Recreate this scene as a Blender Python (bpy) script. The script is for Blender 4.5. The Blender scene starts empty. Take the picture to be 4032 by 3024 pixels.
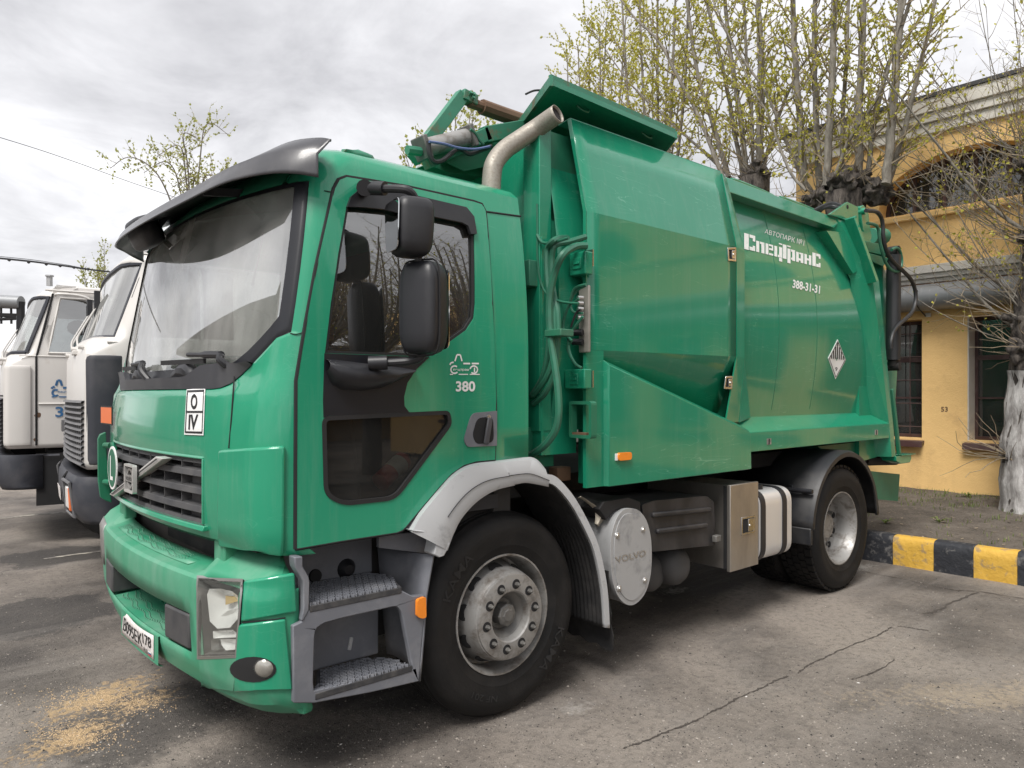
import bpy, bmesh, math, random
from mathutils import Vector, Matrix, noise
from mathutils.geometry import tessellate_polygon

random.seed(7)
sc = bpy.context.scene
COL = sc.collection
R = math.radians

# ------------------------------------------------------------------ camera
CAM = Vector((-2.3696, -2.7647, 1.6)); YAW = 0.7208
cam_d = bpy.data.cameras.new('camera'); cam = bpy.data.objects.new('camera', cam_d)
COL.objects.link(cam); sc.camera = cam
cam.location = CAM; cam.rotation_euler = (R(90), 0, -YAW)
cam_d.sensor_width = 36; cam_d.lens = 36 * 1577.3 / 2212
cam_d.shift_y = 22.19 / 2212
cam_d.clip_start = 0.05; cam_d.clip_end = 3000

# ------------------------------------------------------------------ sky, sun, exposure
SUN_EL, SUN_AZ = R(56), R(246)          # azimuth measured clockwise from +Y
world = bpy.data.worlds.new('World'); sc.world = world; world.use_nodes = True
wn = world.node_tree.nodes; wl = world.node_tree.links; wn.clear()
wout = wn.new('ShaderNodeOutputWorld'); wbg = wn.new('ShaderNodeBackground')
sky = wn.new('ShaderNodeTexSky'); sky.sky_type = 'NISHITA'; sky.sun_disc = False
sky.sun_elevation = SUN_EL; sky.sun_rotation = SUN_AZ; sky.air_density = 1.0; sky.dust_density = 3.0
tc = wn.new('ShaderNodeTexCoord')
sep = wn.new('ShaderNodeSeparateXYZ'); wl.new(tc.outputs['Generated'], sep.inputs[0])
mx = wn.new('ShaderNodeMath'); mx.operation = 'MAXIMUM'; mx.inputs[1].default_value = 0.0
wl.new(sep.outputs['Z'], mx.inputs[0])
ad = wn.new('ShaderNodeMath'); ad.operation = 'ADD'; ad.inputs[1].default_value = 0.22
wl.new(mx.outputs[0], ad.inputs[0])
dv = wn.new('ShaderNodeVectorMath'); dv.operation = 'DIVIDE'
cb = wn.new('ShaderNodeCombineXYZ')
for i in range(3): wl.new(ad.outputs[0], cb.inputs[i])
wl.new(tc.outputs['Generated'], dv.inputs[0]); wl.new(cb.outputs[0], dv.inputs[1])
def wnoise(scale, detail, rough, off):
    mp = wn.new('ShaderNodeMapping'); mp.inputs['Location'].default_value = off
    mp.inputs['Scale'].default_value = (1, 1, 0.3)
    wl.new(dv.outputs[0], mp.inputs[0])
    n = wn.new('ShaderNodeTexNoise'); n.inputs['Scale'].default_value = scale
    n.inputs['Detail'].default_value = detail; n.inputs['Roughness'].default_value = rough
    n.inputs['Distortion'].default_value = 0.4
    wl.new(mp.outputs[0], n.inputs['Vector']); return n
n1 = wnoise(0.9, 7, 0.55, (3.1, 1.7, 0)); n2 = wnoise(2.6, 6, 0.6, (0.4, 8.2, 0))
mxn = wn.new('ShaderNodeMix'); mxn.data_type = 'FLOAT'; mxn.inputs[0].default_value = 0.35
wl.new(n1.outputs['Fac'], mxn.inputs[2]); wl.new(n2.outputs['Fac'], mxn.inputs[3])
cr = wn.new('ShaderNodeValToRGB'); e = cr.color_ramp.elements
e[0].position = 0.37; e[0].color = (0.245, 0.243, 0.252, 1)
e[1].position = 0.60; e[1].color = (0.52, 0.517, 0.52, 1)
em = cr.color_ramp.elements.new(0.49); em.color = (0.375, 0.373, 0.382, 1)
wl.new(mxn.outputs[0], cr.inputs[0])
skm = wn.new('ShaderNodeVectorMath'); skm.operation = 'SCALE'; skm.inputs['Scale'].default_value = 0.07
wl.new(sky.outputs[0], skm.inputs[0])
mixc = wn.new('ShaderNodeMix'); mixc.data_type = 'RGBA'; mixc.inputs[0].default_value = 0.94
wl.new(skm.outputs[0], mixc.inputs[6]); wl.new(cr.outputs[0], mixc.inputs[7])
wl.new(mixc.outputs[2], wbg.inputs['Color']); wbg.inputs['Strength'].default_value = 1.0
wl.new(wbg.outputs[0], wout.inputs[0])

sun_d = bpy.data.lights.new('sun', 'SUN'); sun = bpy.data.objects.new('sun', sun_d); COL.objects.link(sun)
sun_d.energy = 1.5; sun_d.angle = R(24); sun_d.color = (1.0, 0.965, 0.92)
sdir = Vector((math.sin(SUN_AZ) * math.cos(SUN_EL), math.cos(SUN_AZ) * math.cos(SUN_EL), math.sin(SUN_EL)))
sun.rotation_euler = sdir.to_track_quat('Z', 'Y').to_euler(); sun.location = (0, 0, 30)
vs = sc.view_settings; vs.view_transform = 'Standard'; vs.look = 'None'; vs.exposure = 1.4; vs.gamma = 1.0
vs.use_curve_mapping = False
sc.render.engine = 'CYCLES'
sc.cycles.use_denoising = True
sc.cycles.max_bounces = 8; sc.cycles.diffuse_bounces = 3; sc.cycles.glossy_bounces = 4
sc.cycles.transmission_bounces = 6; sc.cycles.transparent_max_bounces = 8
sc.cycles.caustics_reflective = False; sc.cycles.caustics_refractive = False

# ------------------------------------------------------------------ layout rays (photo pixel -> point on a real plane or surface)
CR = dict(d=(0, 0, .548611), A=(0,900,2.074),B=(300,400,1.8436),C=(300,1300,2.074),D=(300,1950,1.843),E=(1200,600,1.5078),
  F=(1100,1500,2.074),G=(1100,1900,1.6592),H=(1500,300,1.8433),I=(2000,800,1.508),J=(2700,600,1.382),K=(2200,1600,1.7015),
  L=(3100,200,1.6588),M=(3100,1100,1.2757),N=(2100,0,1.1449),O=(0,2000,1.58),P=(2200,2200,1.2074),Q=(350,500,2.212),
  R=(380,1250,3.318),T=(380,1700,4.148),U=(370,2000,3.318),V=(400,2200,3.6875),W=(750,2200,2.7644),X1=(0,1000,2.764),
  X2=(0,1550,2.764),Y1=(2850,1450,2.6024),Y2=(2850,850,3.6867),Y3=(1950,850,1.276),Y4=(3250,750,2.764),Y5=(1250,600,3.0157),Y6=(2000,1750,1.058))
_s, _c = math.sin(YAW), math.cos(YAW)
def ray(k, x, y):
    a, b, s = CR[k]; px, py = a + x / s, b + y / s
    r = (px - 2016) / 2875.08; u = -(py - 1552.4) / 2875.08
    return Vector((r * _c + _s, -r * _s + _c, u))
def atY(k, x, y, yy):
    d = ray(k, x, y); return CAM + d * ((yy - CAM.y) / d.y)
def atX(k, x, y, xx):
    d = ray(k, x, y); return CAM + d * ((xx - CAM.x) / d.x)
def atZ(k, x, y, zz):
    d = ray(k, x, y); return CAM + d * ((zz - CAM.z) / d.z)
def xz(k, pts, yy=-.05):
    return [(p.x, p.z) for p in (atY(k, a, b, yy) for a, b in pts)]
def hit(k, x, y, inside, t0=1.5, t1=9.0):
    d = ray(k, x, y); n = 260; pt = t0
    for i in range(n):
        t = t0 + (t1 - t0) * i / n
        if inside(CAM + d * t):
            lo, hi = pt, t
            for _ in range(22):
                m = (lo + hi) / 2
                if inside(CAM + d * m): hi = m
                else: lo = m
            return CAM + d * hi
        pt = t
    return CAM + d * 4.0

# ------------------------------------------------------------------ mesh helpers
class MB:
    def __init__(s): s.v = []; s.f = []
    def add(s, vs, fs):
        n = len(s.v); s.v += [tuple(p) for p in vs]; s.f += [tuple(i + n for i in f) for f in fs]; return s
    def hexa(s, p):
        return s.add(p, [(0,3,2,1),(4,5,6,7),(0,1,5,4),(1,2,6,5),(2,3,7,6),(3,0,4,7)])
    def box(s, x0, x1, y0, y1, z0, z1):
        return s.hexa([(x0,y0,z0),(x1,y0,z0),(x1,y1,z0),(x0,y1,z0),(x0,y0,z1),(x1,y0,z1),(x1,y1,z1),(x0,y1,z1)])
    def bar(s, a, b, w, h, up=(0,0,1)):
        a, b = Vector(a), Vector(b); d = (b - a).normalized(); up = Vector(up)
        if abs(d.dot(up)) > .98: up = Vector((0, 1, 0))
        sx = d.cross(up).normalized() * w / 2; sz = sx.cross(d).normalized() * h / 2
        return s.hexa([a-sx-sz, a+sx-sz, b+sx-sz, b-sx-sz, a-sx+sz, a+sx+sz, b+sx+sz, b-sx+sz])
    def prism(s, outer, holes, fn0, fn1):
        loops = [outer] + list(holes); flat = [p for l in loops for p in l]
        tris = tessellate_polygon([[Vector((p[0], p[1], 0)) for p in l] for l in loops])
        n = len(flat); vs_ = [fn0(*p) for p in flat] + [fn1(*p) for p in flat]
        fs = [tuple(t) for t in tris] + [tuple(n + i for i in reversed(t)) for t in tris]
        o = 0
        for l in loops:
            m = len(l)
            for i in range(m):
                j = (i + 1) % m; fs.append((o + i, o + j, n + o + j, n + o + i))
            o += m
        return s.add(vs_, fs)
    def py(s, outer, y0, y1, holes=()):       # outline in x,z pushed through y
        return s.prism(outer, holes, lambda a, b: (a, y0, b), lambda a, b: (a, y1, b))
    def px(s, outer, x0, x1, holes=()):       # outline in y,z
        return s.prism(outer, holes, lambda a, b: (x0, a, b), lambda a, b: (x1, a, b))
    def pz(s, outer, z0, z1, holes=()):
        return s.prism(outer, holes, lambda a, b: (a, b, z0), lambda a, b: (a, b, z1))
    def tube(s, path, r, n=8, cap=True):
        P = [Vector(p) for p in path]; m = len(P); rr = r if isinstance(r, (list, tuple)) else [r] * m
        vs_, fs = [], []; ref = None
        for i in range(m):
            t = (P[min(i + 1, m - 1)] - P[max(i - 1, 0)])
            t = t.normalized() if t.length > 1e-9 else Vector((0, 0, 1))
            if ref is None: ref = t.orthogonal().normalized()
            ref = (ref - t * ref.dot(t))
            ref = ref.normalized() if ref.length > 1e-6 else t.orthogonal().normalized()
            q = t.cross(ref)
            for k in range(n):
                a = 2 * math.pi * k / n; vs_.append(P[i] + (ref * math.cos(a) + q * math.sin(a)) * rr[i])
        for i in range(m - 1):
            for k in range(n):
                k2 = (k + 1) % n; fs.append((i*n+k, i*n+k2, (i+1)*n+k2, (i+1)*n+k))
        if cap: fs += [tuple(reversed(range(n))), tuple((m-1)*n + k for k in range(n))]
        return s.add(vs_, fs)
    def lathe(s, prof, c, axis='y', n=32, a0=0.0, a1=2*math.pi, capends=False):   # prof: (radius, offset along axis)
        c = Vector(c); full = abs(a1 - a0 - 2*math.pi) < 1e-6; m = n if full else n + 1; vs_, fs = [], []
        for r_, o in prof:
            for k in range(m):
                a = a0 + (a1 - a0) * k / n; ca, sa = math.cos(a) * r_, math.sin(a) * r_
                vs_.append(c + (Vector((ca, o, sa)) if axis == 'y' else Vector((o, ca, sa)) if axis == 'x' else Vector((ca, sa, o))))
        for i in range(len(prof) - 1):
            for k in range(n):
                k2 = (k + 1) % m; fs.append((i*m+k, i*m+k2, (i+1)*m+k2, (i+1)*m+k))
        if capends: fs += [tuple(range(m)), tuple((len(prof)-1)*m + k for k in range(m))]
        return s.add(vs_, fs)
    def grid(s, rows, skip=None):
        m = len(rows[0]); vs_ = [p for r_ in rows for p in r_]; fs = []
        for i in range(len(rows) - 1):
            for k in range(m - 1):
                if skip and skip(i, k): continue
                fs.append((i*m+k, i*m+k+1, (i+1)*m+k+1, (i+1)*m+k))
        return s.add(vs_, fs)
    def ico(s, c, r, sub=2, jitter=0, seed=0, sc3=(1,1,1)):
        bm = bmesh.new(); bmesh.ops.create_icosphere(bm, subdivisions=sub, radius=1)
        c = Vector(c); vs_ = []
        for v in bm.verts:
            k = 1 + jitter * noise.noise(v.co * 2.3 + Vector((seed, seed * 1.7, 0))) * 1.6
            vs_.append(c + Vector((v.co.x*sc3[0], v.co.y*sc3[1], v.co.z*sc3[2])) * r * k)
        fs = [tuple(v.index for v in f.verts) for f in bm.faces]; bm.free()
        return s.add(vs_, fs)

def obj(name, mb, mat, parent=None, smooth=35, bev=0, bseg=2, solid=0, kind=None, label=None, recalc=True, wn_=False):
    me = bpy.data.meshes.new(name); me.from_pydata(mb.v, [], mb.f)
    if recalc:
        bm = bmesh.new(); bm.from_mesh(me)
        bmesh.ops.remove_doubles(bm, verts=bm.verts, dist=1e-5)
        bmesh.ops.recalc_face_normals(bm, faces=bm.faces); bm.to_mesh(me); bm.free()
    return link(name, me, mat, parent, smooth, bev, bseg, solid, kind, label, wn_)
def link(name, me, mat, parent=None, smooth=35, bev=0, bseg=2, solid=0, kind=None, label=None, wn_=False):
    me.materials.append(mat)
    if smooth:
        me.polygons.foreach_set('use_smooth', [True] * len(me.polygons)); me.set_sharp_from_angle(angle=R(smooth))
    o = bpy.data.objects.new(name, me); COL.objects.link(o)
    if parent is not None: attach(o, parent)
    if solid:
        m = o.modifiers.new('thickness', 'SOLIDIFY'); m.thickness = abs(solid); m.offset = -1 if solid > 0 else 1
    if bev:
        m = o.modifiers.new('bevel', 'BEVEL'); m.width = bev; m.segments = bseg; m.limit_method = 'ANGLE'; m.angle_limit = R(38)
    if wn_:
        m = o.modifiers.new('weighted', 'WEIGHTED_NORMAL'); m.keep_sharp = True; m.weight = 90
    if kind: o['kind'] = kind
    if label: o['label'] = label
    return o
def world_of(o):
    M = Matrix.Translation(o.location) @ o.rotation_euler.to_matrix().to_4x4()
    if o.parent is not None: M = world_of(o.parent) @ o.matrix_parent_inverse @ M
    return M
def attach(o, parent):
    o.parent = parent; o.matrix_parent_inverse = world_of(parent).inverted()
def thing(name, label, cat, loc=(0,0,0), group=None):
    o = bpy.data.objects.new(name, None); COL.objects.link(o); o.empty_display_size = .2
    o.location = loc; o['label'] = label; o['category'] = cat
    if group: o['group'] = group
    return o
def tag(o, label, cat, group=None):
    o['label'] = label; o['category'] = cat
    if group: o['group'] = group
    return o
def copy_tree(o, parent=None, keep=None):
    c = o.copy(); COL.objects.link(c)
    if parent is not None: c.parent = parent
    for ch in list(o.children):
        if keep is None or keep(ch): copy_tree(ch, c, keep)
    return c

def fillet(poly, r, n=4):
    out = []; m = len(poly); rs = r if isinstance(r, (list, tuple)) else [r] * m
    for i in range(m):
        p, a, b = Vector(poly[i]), Vector(poly[i-1]), Vector(poly[(i+1) % m])
        da, db = (a - p), (b - p); q = min(rs[i], da.length * .45, db.length * .45)
        if q < 1e-4: out.append(tuple(p)); continue
        p0, p1 = p + da.normalized() * q, p + db.normalized() * q
        for k in range(n + 1):
            t = k / n; out.append(tuple(p0 * (1-t)**2 + p * 2*t*(1-t) + p1 * t*t))
    return out
def spline(pts, n=6, closed=False):
    P = [Vector(p) for p in pts]; out = []; m = len(P)
    for i in range(m if closed else m - 1):
        if closed: p0, p1, p2, p3 = P[i-1], P[i], P[(i+1) % m], P[(i+2) % m]
        else: p0, p1, p2, p3 = P[max(i-1,0)], P[i], P[i+1], P[min(i+2,m-1)]
        for k in range(n):
            t = k / n
            out.append(((p1*2) + (p2-p0)*t + (p0*2-p1*5+p2*4-p3)*t*t + (p1*3-p0-p2*3+p3)*t**3) * .5)
    if not closed: out.append(P[-1])
    return out
def inset(poly, d):
    # push a convex-ish outline inwards by d
    m = len(poly); A = sum(poly[i][0]*poly[(i+1)%m][1]-poly[(i+1)%m][0]*poly[i][1] for i in range(m)); sg = 1 if A > 0 else -1
    out = []
    for i in range(m):
        p, a, b = Vector(poly[i]), Vector(poly[i-1]), Vector(poly[(i+1) % m])
        e1, e2 = (p - a), (b - p)
        if e1.length < 1e-7 or e2.length < 1e-7: out.append(tuple(p)); continue
        e1.normalize(); e2.normalize()
        n1 = Vector((-e1.y, e1.x)) * sg; n2 = Vector((-e2.y, e2.x)) * sg
        nn = n1 + n2; nn = nn.normalized() if nn.length > 1e-6 else n1
        out.append(tuple(p + nn * d / max(.35, nn.dot(n1))))
    return out
_txt = {}
def text_mesh(s, bold=0.0):
    cu = bpy.data.curves.new('t', 'FONT'); cu.body = s; cu.size = 1; cu.offset = bold; cu.resolution_u = 4
    ob = bpy.data.objects.new('t', cu); COL.objects.link(ob); bpy.context.view_layer.update()
    me = bpy.data.meshes.new_from_object(ob.evaluated_get(bpy.context.evaluated_depsgraph_get()))
    bpy.data.objects.remove(ob); bpy.data.curves.remove(cu)
    mb = MB(); mb.v = [tuple(v.co) for v in me.vertices]; mb.f = [tuple(p.vertices) for p in me.polygons]
    bpy.data.meshes.remove(me)
    xs = [v[0] for v in mb.v]; ys = [v[1] for v in mb.v]
    x0, x1, y0, y1 = min(xs), max(xs), min(ys), max(ys)
    mb.v = [((v[0]-x0)/(x1-x0), (v[1]-y0)/(y1-y0), 0) for v in mb.v]
    return mb
def put_text(name, s, fn, mat, parent, bold=0.0):       # fn maps the unit box (u,v) to 3D
    mb = text_mesh(s, bold); mb.v = [tuple(fn(v[0], v[1])) for v in mb.v]
    return obj(name, mb, mat, parent, smooth=0)
def quad_map(bl, br, tr, tl):
    bl, br, tr, tl = map(Vector, (bl, br, tr, tl))
    return lambda u, v: (bl*(1-u)+br*u)*(1-v) + (tl*(1-u)+tr*u)*v
# ------------------------------------------------------------------ materials
def mat_new(name):
    m = bpy.data.materials.new(name); m.use_nodes = True
    nt = m.node_tree; b = nt.nodes['Principled BSDF']; return m, nt, b
def nd(nt, t, **kw):
    n = nt.nodes.new(t)
    for k, v in kw.items(): setattr(n, k, v)
    return n
def noise_node(nt, scale, detail=5, rough=.55, coord='Object', stretch=None, dist=0.0):
    t = nd(nt, 'ShaderNodeTexCoord'); n = nd(nt, 'ShaderNodeTexNoise')
    n.inputs['Scale'].default_value = scale; n.inputs['Detail'].default_value = detail; n.inputs['Roughness'].default_value = rough
    n.inputs['Distortion'].default_value = dist
    if stretch:
        mp = nd(nt, 'ShaderNodeMapping'); mp.inputs['Scale'].default_value = stretch
        nt.links.new(t.outputs[coord], mp.inputs[0]); nt.links.new(mp.outputs[0], n.inputs['Vector'])
    else: nt.links.new(t.outputs[coord], n.inputs['Vector'])
    return n
def ramp(nt, src, p0, p1, c0=(0,0,0,1), c1=(1,1,1,1)):
    r_ = nd(nt, 'ShaderNodeValToRGB'); e = r_.color_ramp.elements
    e[0].position, e[1].position = p0, p1; e[0].color, e[1].color = c0, c1
    nt.links.new(src, r_.inputs[0]); return r_.outputs[0]
def mixc(nt, fac, a, b):
    m = nd(nt, 'ShaderNodeMix', data_type='RGBA')
    for i, x in ((0, fac), (6, a), (7, b)):
        if isinstance(x, (int, float)): m.inputs[i].default_value = x
        elif isinstance(x, tuple): m.inputs[i].default_value = (*x[:3], 1)
        else: nt.links.new(x, m.inputs[i])
    return m.outputs[2]
def mul(nt, a, b):
    m = nd(nt, 'ShaderNodeMath', operation='MULTIPLY')
    for i, x in ((0, a), (1, b)):
        if isinstance(x, (int, float)): m.inputs[i].default_value = x
        else: nt.links.new(x, m.inputs[i])
    return m.outputs[0]
def bump(nt, b, src, strength, dist=.01):
    n = nd(nt, 'ShaderNodeBump'); n.inputs['Strength'].default_value = strength; n.inputs['Distance'].default_value = dist
    nt.links.new(src, n.inputs['Height']); nt.links.new(n.outputs[0], b.inputs['Normal']); return n
def pm(name, col, rough=.5, metal=0.0, coat=0.0, var=.12, vs_=3.0, dirt=None, damt=.4, dscale=2.5, dlo=.45, dhi=.75, dstretch=None,
       bmp=0.0, bscale=40, bstretch=None, rvar=.12, spec=None, bdist=.01):
    m, nt, b = mat_new(name); c = tuple(col)
    n = noise_node(nt, vs_, 6, .6)
    dk = tuple(x * (1 - var) for x in c); lt = tuple(min(1, x * (1 + var)) for x in c)
    out = mixc(nt, n.outputs['Fac'], dk, lt)
    if dirt:
        d = noise_node(nt, dscale, 8, .65, stretch=dstretch, dist=.3)
        f = mul(nt, ramp(nt, d.outputs['Fac'], dlo, dhi), damt); out = mixc(nt, f, out, tuple(dirt))
        rr = nd(nt, 'ShaderNodeMapRange'); rr.inputs[3].default_value = rough; rr.inputs[4].default_value = min(1, rough + .35)
        nt.links.new(f, rr.inputs[0]); nt.links.new(rr.outputs[0], b.inputs['Roughness'])
    else:
        n2 = noise_node(nt, vs_ * 2.7, 5, .6); rr = nd(nt, 'ShaderNodeMapRange')
        rr.inputs[3].default_value = max(0, rough - rvar * .5); rr.inputs[4].default_value = min(1, rough + rvar)
        nt.links.new(n2.outputs['Fac'], rr.inputs[0]); nt.links.new(rr.outputs[0], b.inputs['Roughness'])
    nt.links.new(out, b.inputs['Base Color'])
    b.inputs['Metallic'].default_value = metal; b.inputs['Coat Weight'].default_value = coat; b.inputs['Coat Roughness'].default_value = .12
    if spec is not None: b.inputs['Specular IOR Level'].default_value = spec
    if bmp:
        n3 = noise_node(nt, bscale, 6, .6, stretch=bstretch); bump(nt, b, n3.outputs['Fac'], bmp, bdist)
    return m

GREEN = (.018, .262, .145); GREEN2 = (.012, .225, .126)
def green(name, col, rough, scratch=.3, dirtamt=.25, lump=.25, coat_ior=1.48):
    m, nt, b = mat_new(name)
    n = noise_node(nt, 1.3, 5, .6); out = mixc(nt, n.outputs['Fac'], tuple(x*.9 for x in col), tuple(x*1.12 for x in col))
    # rain-run dust streaks (vertical) and fine scratches
    d = noise_node(nt, 5, 7, .7, stretch=(3.2, 3.2, .22)); f = mul(nt, ramp(nt, d.outputs['Fac'], .5, .78), dirtamt)
    out = mixc(nt, f, out, (.34, .40, .35))
    s = noise_node(nt, 2.2, 3, .5, stretch=(.7, 3, 5.5), dist=.6)
    a = nd(nt, 'ShaderNodeMath', operation='SUBTRACT'); a.inputs[1].default_value = .5; nt.links.new(s.outputs['Fac'], a.inputs[0])
    ab = nd(nt, 'ShaderNodeMath', operation='ABSOLUTE'); nt.links.new(a.outputs[0], ab.inputs[0])
    line = ramp(nt, ab.outputs[0], .0, .005, (1,1,1,1), (0,0,0,1))
    gate = noise_node(nt, 3, 2, .5); lf = mul(nt, mul(nt, line, ramp(nt, gate.outputs['Fac'], .45, .6)), scratch)
    out = mixc(nt, lf, out, (.25, .55, .42))
    nt.links.new(out, b.inputs['Base Color'])
    rr = nd(nt, 'ShaderNodeMapRange'); rr.inputs[3].default_value = rough; rr.inputs[4].default_value = rough + .3
    nt.links.new(f, rr.inputs[0]); nt.links.new(rr.outputs[0], b.inputs['Roughness'])
    b.inputs['Coat Weight'].default_value = .85; b.inputs['Coat Roughness'].default_value = .08; b.inputs['Coat IOR'].default_value = coat_ior; b.inputs['Specular IOR Level'].default_value = .2
    n3 = noise_node(nt, 2.4, 2, .4); bump(nt, b, n3.outputs['Fac'], lump, .02)
    return m
M = {}
M['green'] = green('green_cab_paint', GREEN, .33, .12, .15, .08)
M['green_body'] = green('green_body_paint', GREEN2, .32, .32, .10, .35, 1.5)
M['green_bumper'] = pm('green_bumper_plastic', (.040, .265, .150), .42, var=.15, dirt=(.27,.40,.32), damt=.55, dscale=4, dlo=.42, dhi=.8, dstretch=(1,1,.3))
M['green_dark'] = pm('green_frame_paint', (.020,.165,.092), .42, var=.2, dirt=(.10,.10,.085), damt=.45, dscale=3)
M['green_worn'] = pm('green_worn_paint', (.040,.20,.125), .5, var=.25, dirt=(.16,.10,.06), damt=.75, dscale=9, dlo=.52, dhi=.66)
M['fender'] = pm('light_grey_plastic', (.46,.47,.48), .5, var=.08, dirt=(.16,.16,.165), damt=.75, dscale=7, dlo=.56, dhi=.72)
M['step'] = pm('step_grey_plastic', (.150,.157,.178), .52, var=.12, dirt=(.30,.30,.31), damt=.5, dscale=6, dlo=.5, dhi=.75)
M['tread'] = pm('tread_grey', (.035,.036,.040), .6, var=.25, dirt=(.16,.15,.14), damt=.5, dscale=14)
M['black'] = pm('black_plastic', (.014,.0145,.018), .42, var=.2, dirt=(.07,.07,.07), damt=.2, dscale=5)
M['black_gloss'] = pm('black_moulding', (.011,.012,.016), .32, var=.2)
M['dark'] = pm('dark_recess', (.012,.012,.013), .8, var=.3)
M['grille'] = pm('grille_plastic', (.045,.046,.050), .55, var=.15, dirt=(.15,.14,.13), damt=.5, dscale=6, dlo=.4, dhi=.8)
M['cowl'] = pm('cowl_plastic', (.045,.046,.053), .5, var=.1, dirt=(.2,.2,.2), damt=.3)
M['visor'] = pm('visor_acrylic', (.050,.050,.056), .34, coat=.25, var=.08, dirt=(.16,.155,.155), damt=.55, dscale=2.2)
M['rubber'] = pm('tyre_rubber', (.008,.008,.0085), .62, var=.25, spec=.3, dirt=(.036,.032,.029), damt=.5, dscale=5, dlo=.42, dhi=.75, bmp=.15, bscale=60)
M['rubber_clean'] = pm('rubber_seal', (.014,.014,.015), .6, var=.2)
M['flap'] = pm('mudflap_rubber', (.012,.012,.013), .75, var=.3, dirt=(.07,.065,.06), damt=.4, dscale=9, bmp=.3, bscale=30)
M['rim'] = pm('rim_grey_steel', (.33,.325,.315), .45, metal=.4, var=.2, dirt=(.10,.078,.058), damt=.8, dscale=11, dlo=.46, dhi=.68, bmp=.1, bscale=50)
M['rim_dark'] = pm('rim_inner', (.10,.10,.10), .6, metal=.2, var=.25, dirt=(.05,.045,.04), damt=.6)
M['hub'] = pm('hub_grease', (.17,.165,.155), .5, metal=.3, var=.2, dirt=(.05,.05,.05), damt=.7, dscale=8)
M['steel'] = pm('bare_steel', (.55,.54,.52), .3, metal=.9, var=.1)
M['stainless'] = pm('stainless_sheet', (.50,.47,.43), .30, metal=.85, var=.12, dirt=(.22,.18,.14), damt=.5, dscale=4, dstretch=(1,1,.4), bmp=.05, bscale=8)
M['alu'] = pm('aluminium_tank', (.80,.80,.80), .36, metal=.55, var=.06, dirt=(.5,.5,.48), damt=.4, dscale=3, dstretch=(1,1,.3), bmp=.04, bscale=20, bstretch=(1,20,1))
M['cap'] = pm('cast_grey_cover', (.40,.405,.41), .5, metal=.25, var=.06, dirt=(.20,.20,.20), damt=.7, dscale=6, dlo=.55, dhi=.7)
M['airtank'] = pm('air_tank_grey', (.055,.055,.057), .6, var=.2, dirt=(.12,.11,.10), damt=.4)
M['chassis'] = pm('chassis_dark', (.009,.009,.010), .7, var=.3, dirt=(.035,.03,.026), damt=.5)
M['plastic_box'] = pm('battery_box_black', (.016,.016,.018), .5, var=.2, dirt=(.11,.10,.095), damt=.5, dscale=5, dstretch=(1,1,.4))
M['mudguard'] = pm('mudguard_black', (.016,.017,.020), .45, var=.15, dirt=(.09,.083,.075), damt=.5, dscale=3)
M['exhaust'] = pm('exhaust_pipe', (.33,.305,.265), .5, metal=.45, var=.12, vs_=8, dirt=(.21,.18,.15), damt=.6, dscale=70, dlo=.45, dhi=.7)
M['soot'] = pm('soot', (.02,.018,.018), .9)
M['hose'] = pm('green_hose', (.030,.155,.095), .4, var=.2, dirt=(.03,.04,.035), damt=.5, dscale=8)
M['hose_black'] = pm('black_hose', (.02,.021,.023), .4, var=.2)
M['cable_blue'] = pm('blue_cable', (.10,.14,.30), .4)
M['chrome'] = pm('chrome_latch', (.62,.61,.59), .16, metal=1.0, var=.08)
M['rust'] = pm('rusty_steel', (.13,.075,.045), .8, var=.4, vs_=9)
M['orange'] = pm('amber_lens', (.85,.25,.02), .2, var=.15, vs_=14, coat=.5)
M['orange_plate'] = pm('orange_plate', (.72,.17,.05), .4, var=.06)
M['white'] = pm('white_paint', (.80,.80,.79), .45, var=.04, dirt=(.5,.5,.47), damt=.35, dscale=8)
M['stencil'] = pm('stencil_white', (.78,.80,.78), .6, var=.05, dirt=(.40,.55,.48), damt=.45, dscale=30, dlo=.52, dhi=.66)
M['ink'] = pm('black_print', (.015,.015,.016), .5)
M['oval_green'] = pm('oval_green', (.02,.13,.075), .4)
M['silver_trim'] = pm('silver_trim', (.62,.61,.59), .35, metal=.5, var=.08)
M['plate'] = pm('licence_plate', (.72,.68,.66), .45, var=.05, dirt=(.30,.27,.25), damt=.6, dscale=30, dlo=.45, dhi=.7)
M['blue_ink'] = pm('blue_stencil', (.03,.12,.27), .5)
M['mesh_dark'] = pm('radiator_mesh', (.05,.045,.045), .6, var=.3, dirt=(.16,.13,.12), damt=.5)
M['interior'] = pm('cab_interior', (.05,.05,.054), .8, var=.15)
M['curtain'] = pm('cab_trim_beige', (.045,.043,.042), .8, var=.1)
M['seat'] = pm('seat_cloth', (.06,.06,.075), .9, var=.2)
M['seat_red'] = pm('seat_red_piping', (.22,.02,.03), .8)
M['red'] = pm('extinguisher_red', (.55,.03,.025), .3, coat=.3)
M['beige'] = pm('beige_casing', (.30,.285,.25), .6, dirt=(.12,.12,.10), damt=.5, dscale=8)
M['paper'] = pm('newsprint', (.62,.56,.46), .8, var=.12, dirt=(.30,.27,.22), damt=.6, dscale=25)
M['cardboard'] = pm('cardboard', (.32,.19,.12), .85, var=.15)
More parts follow.
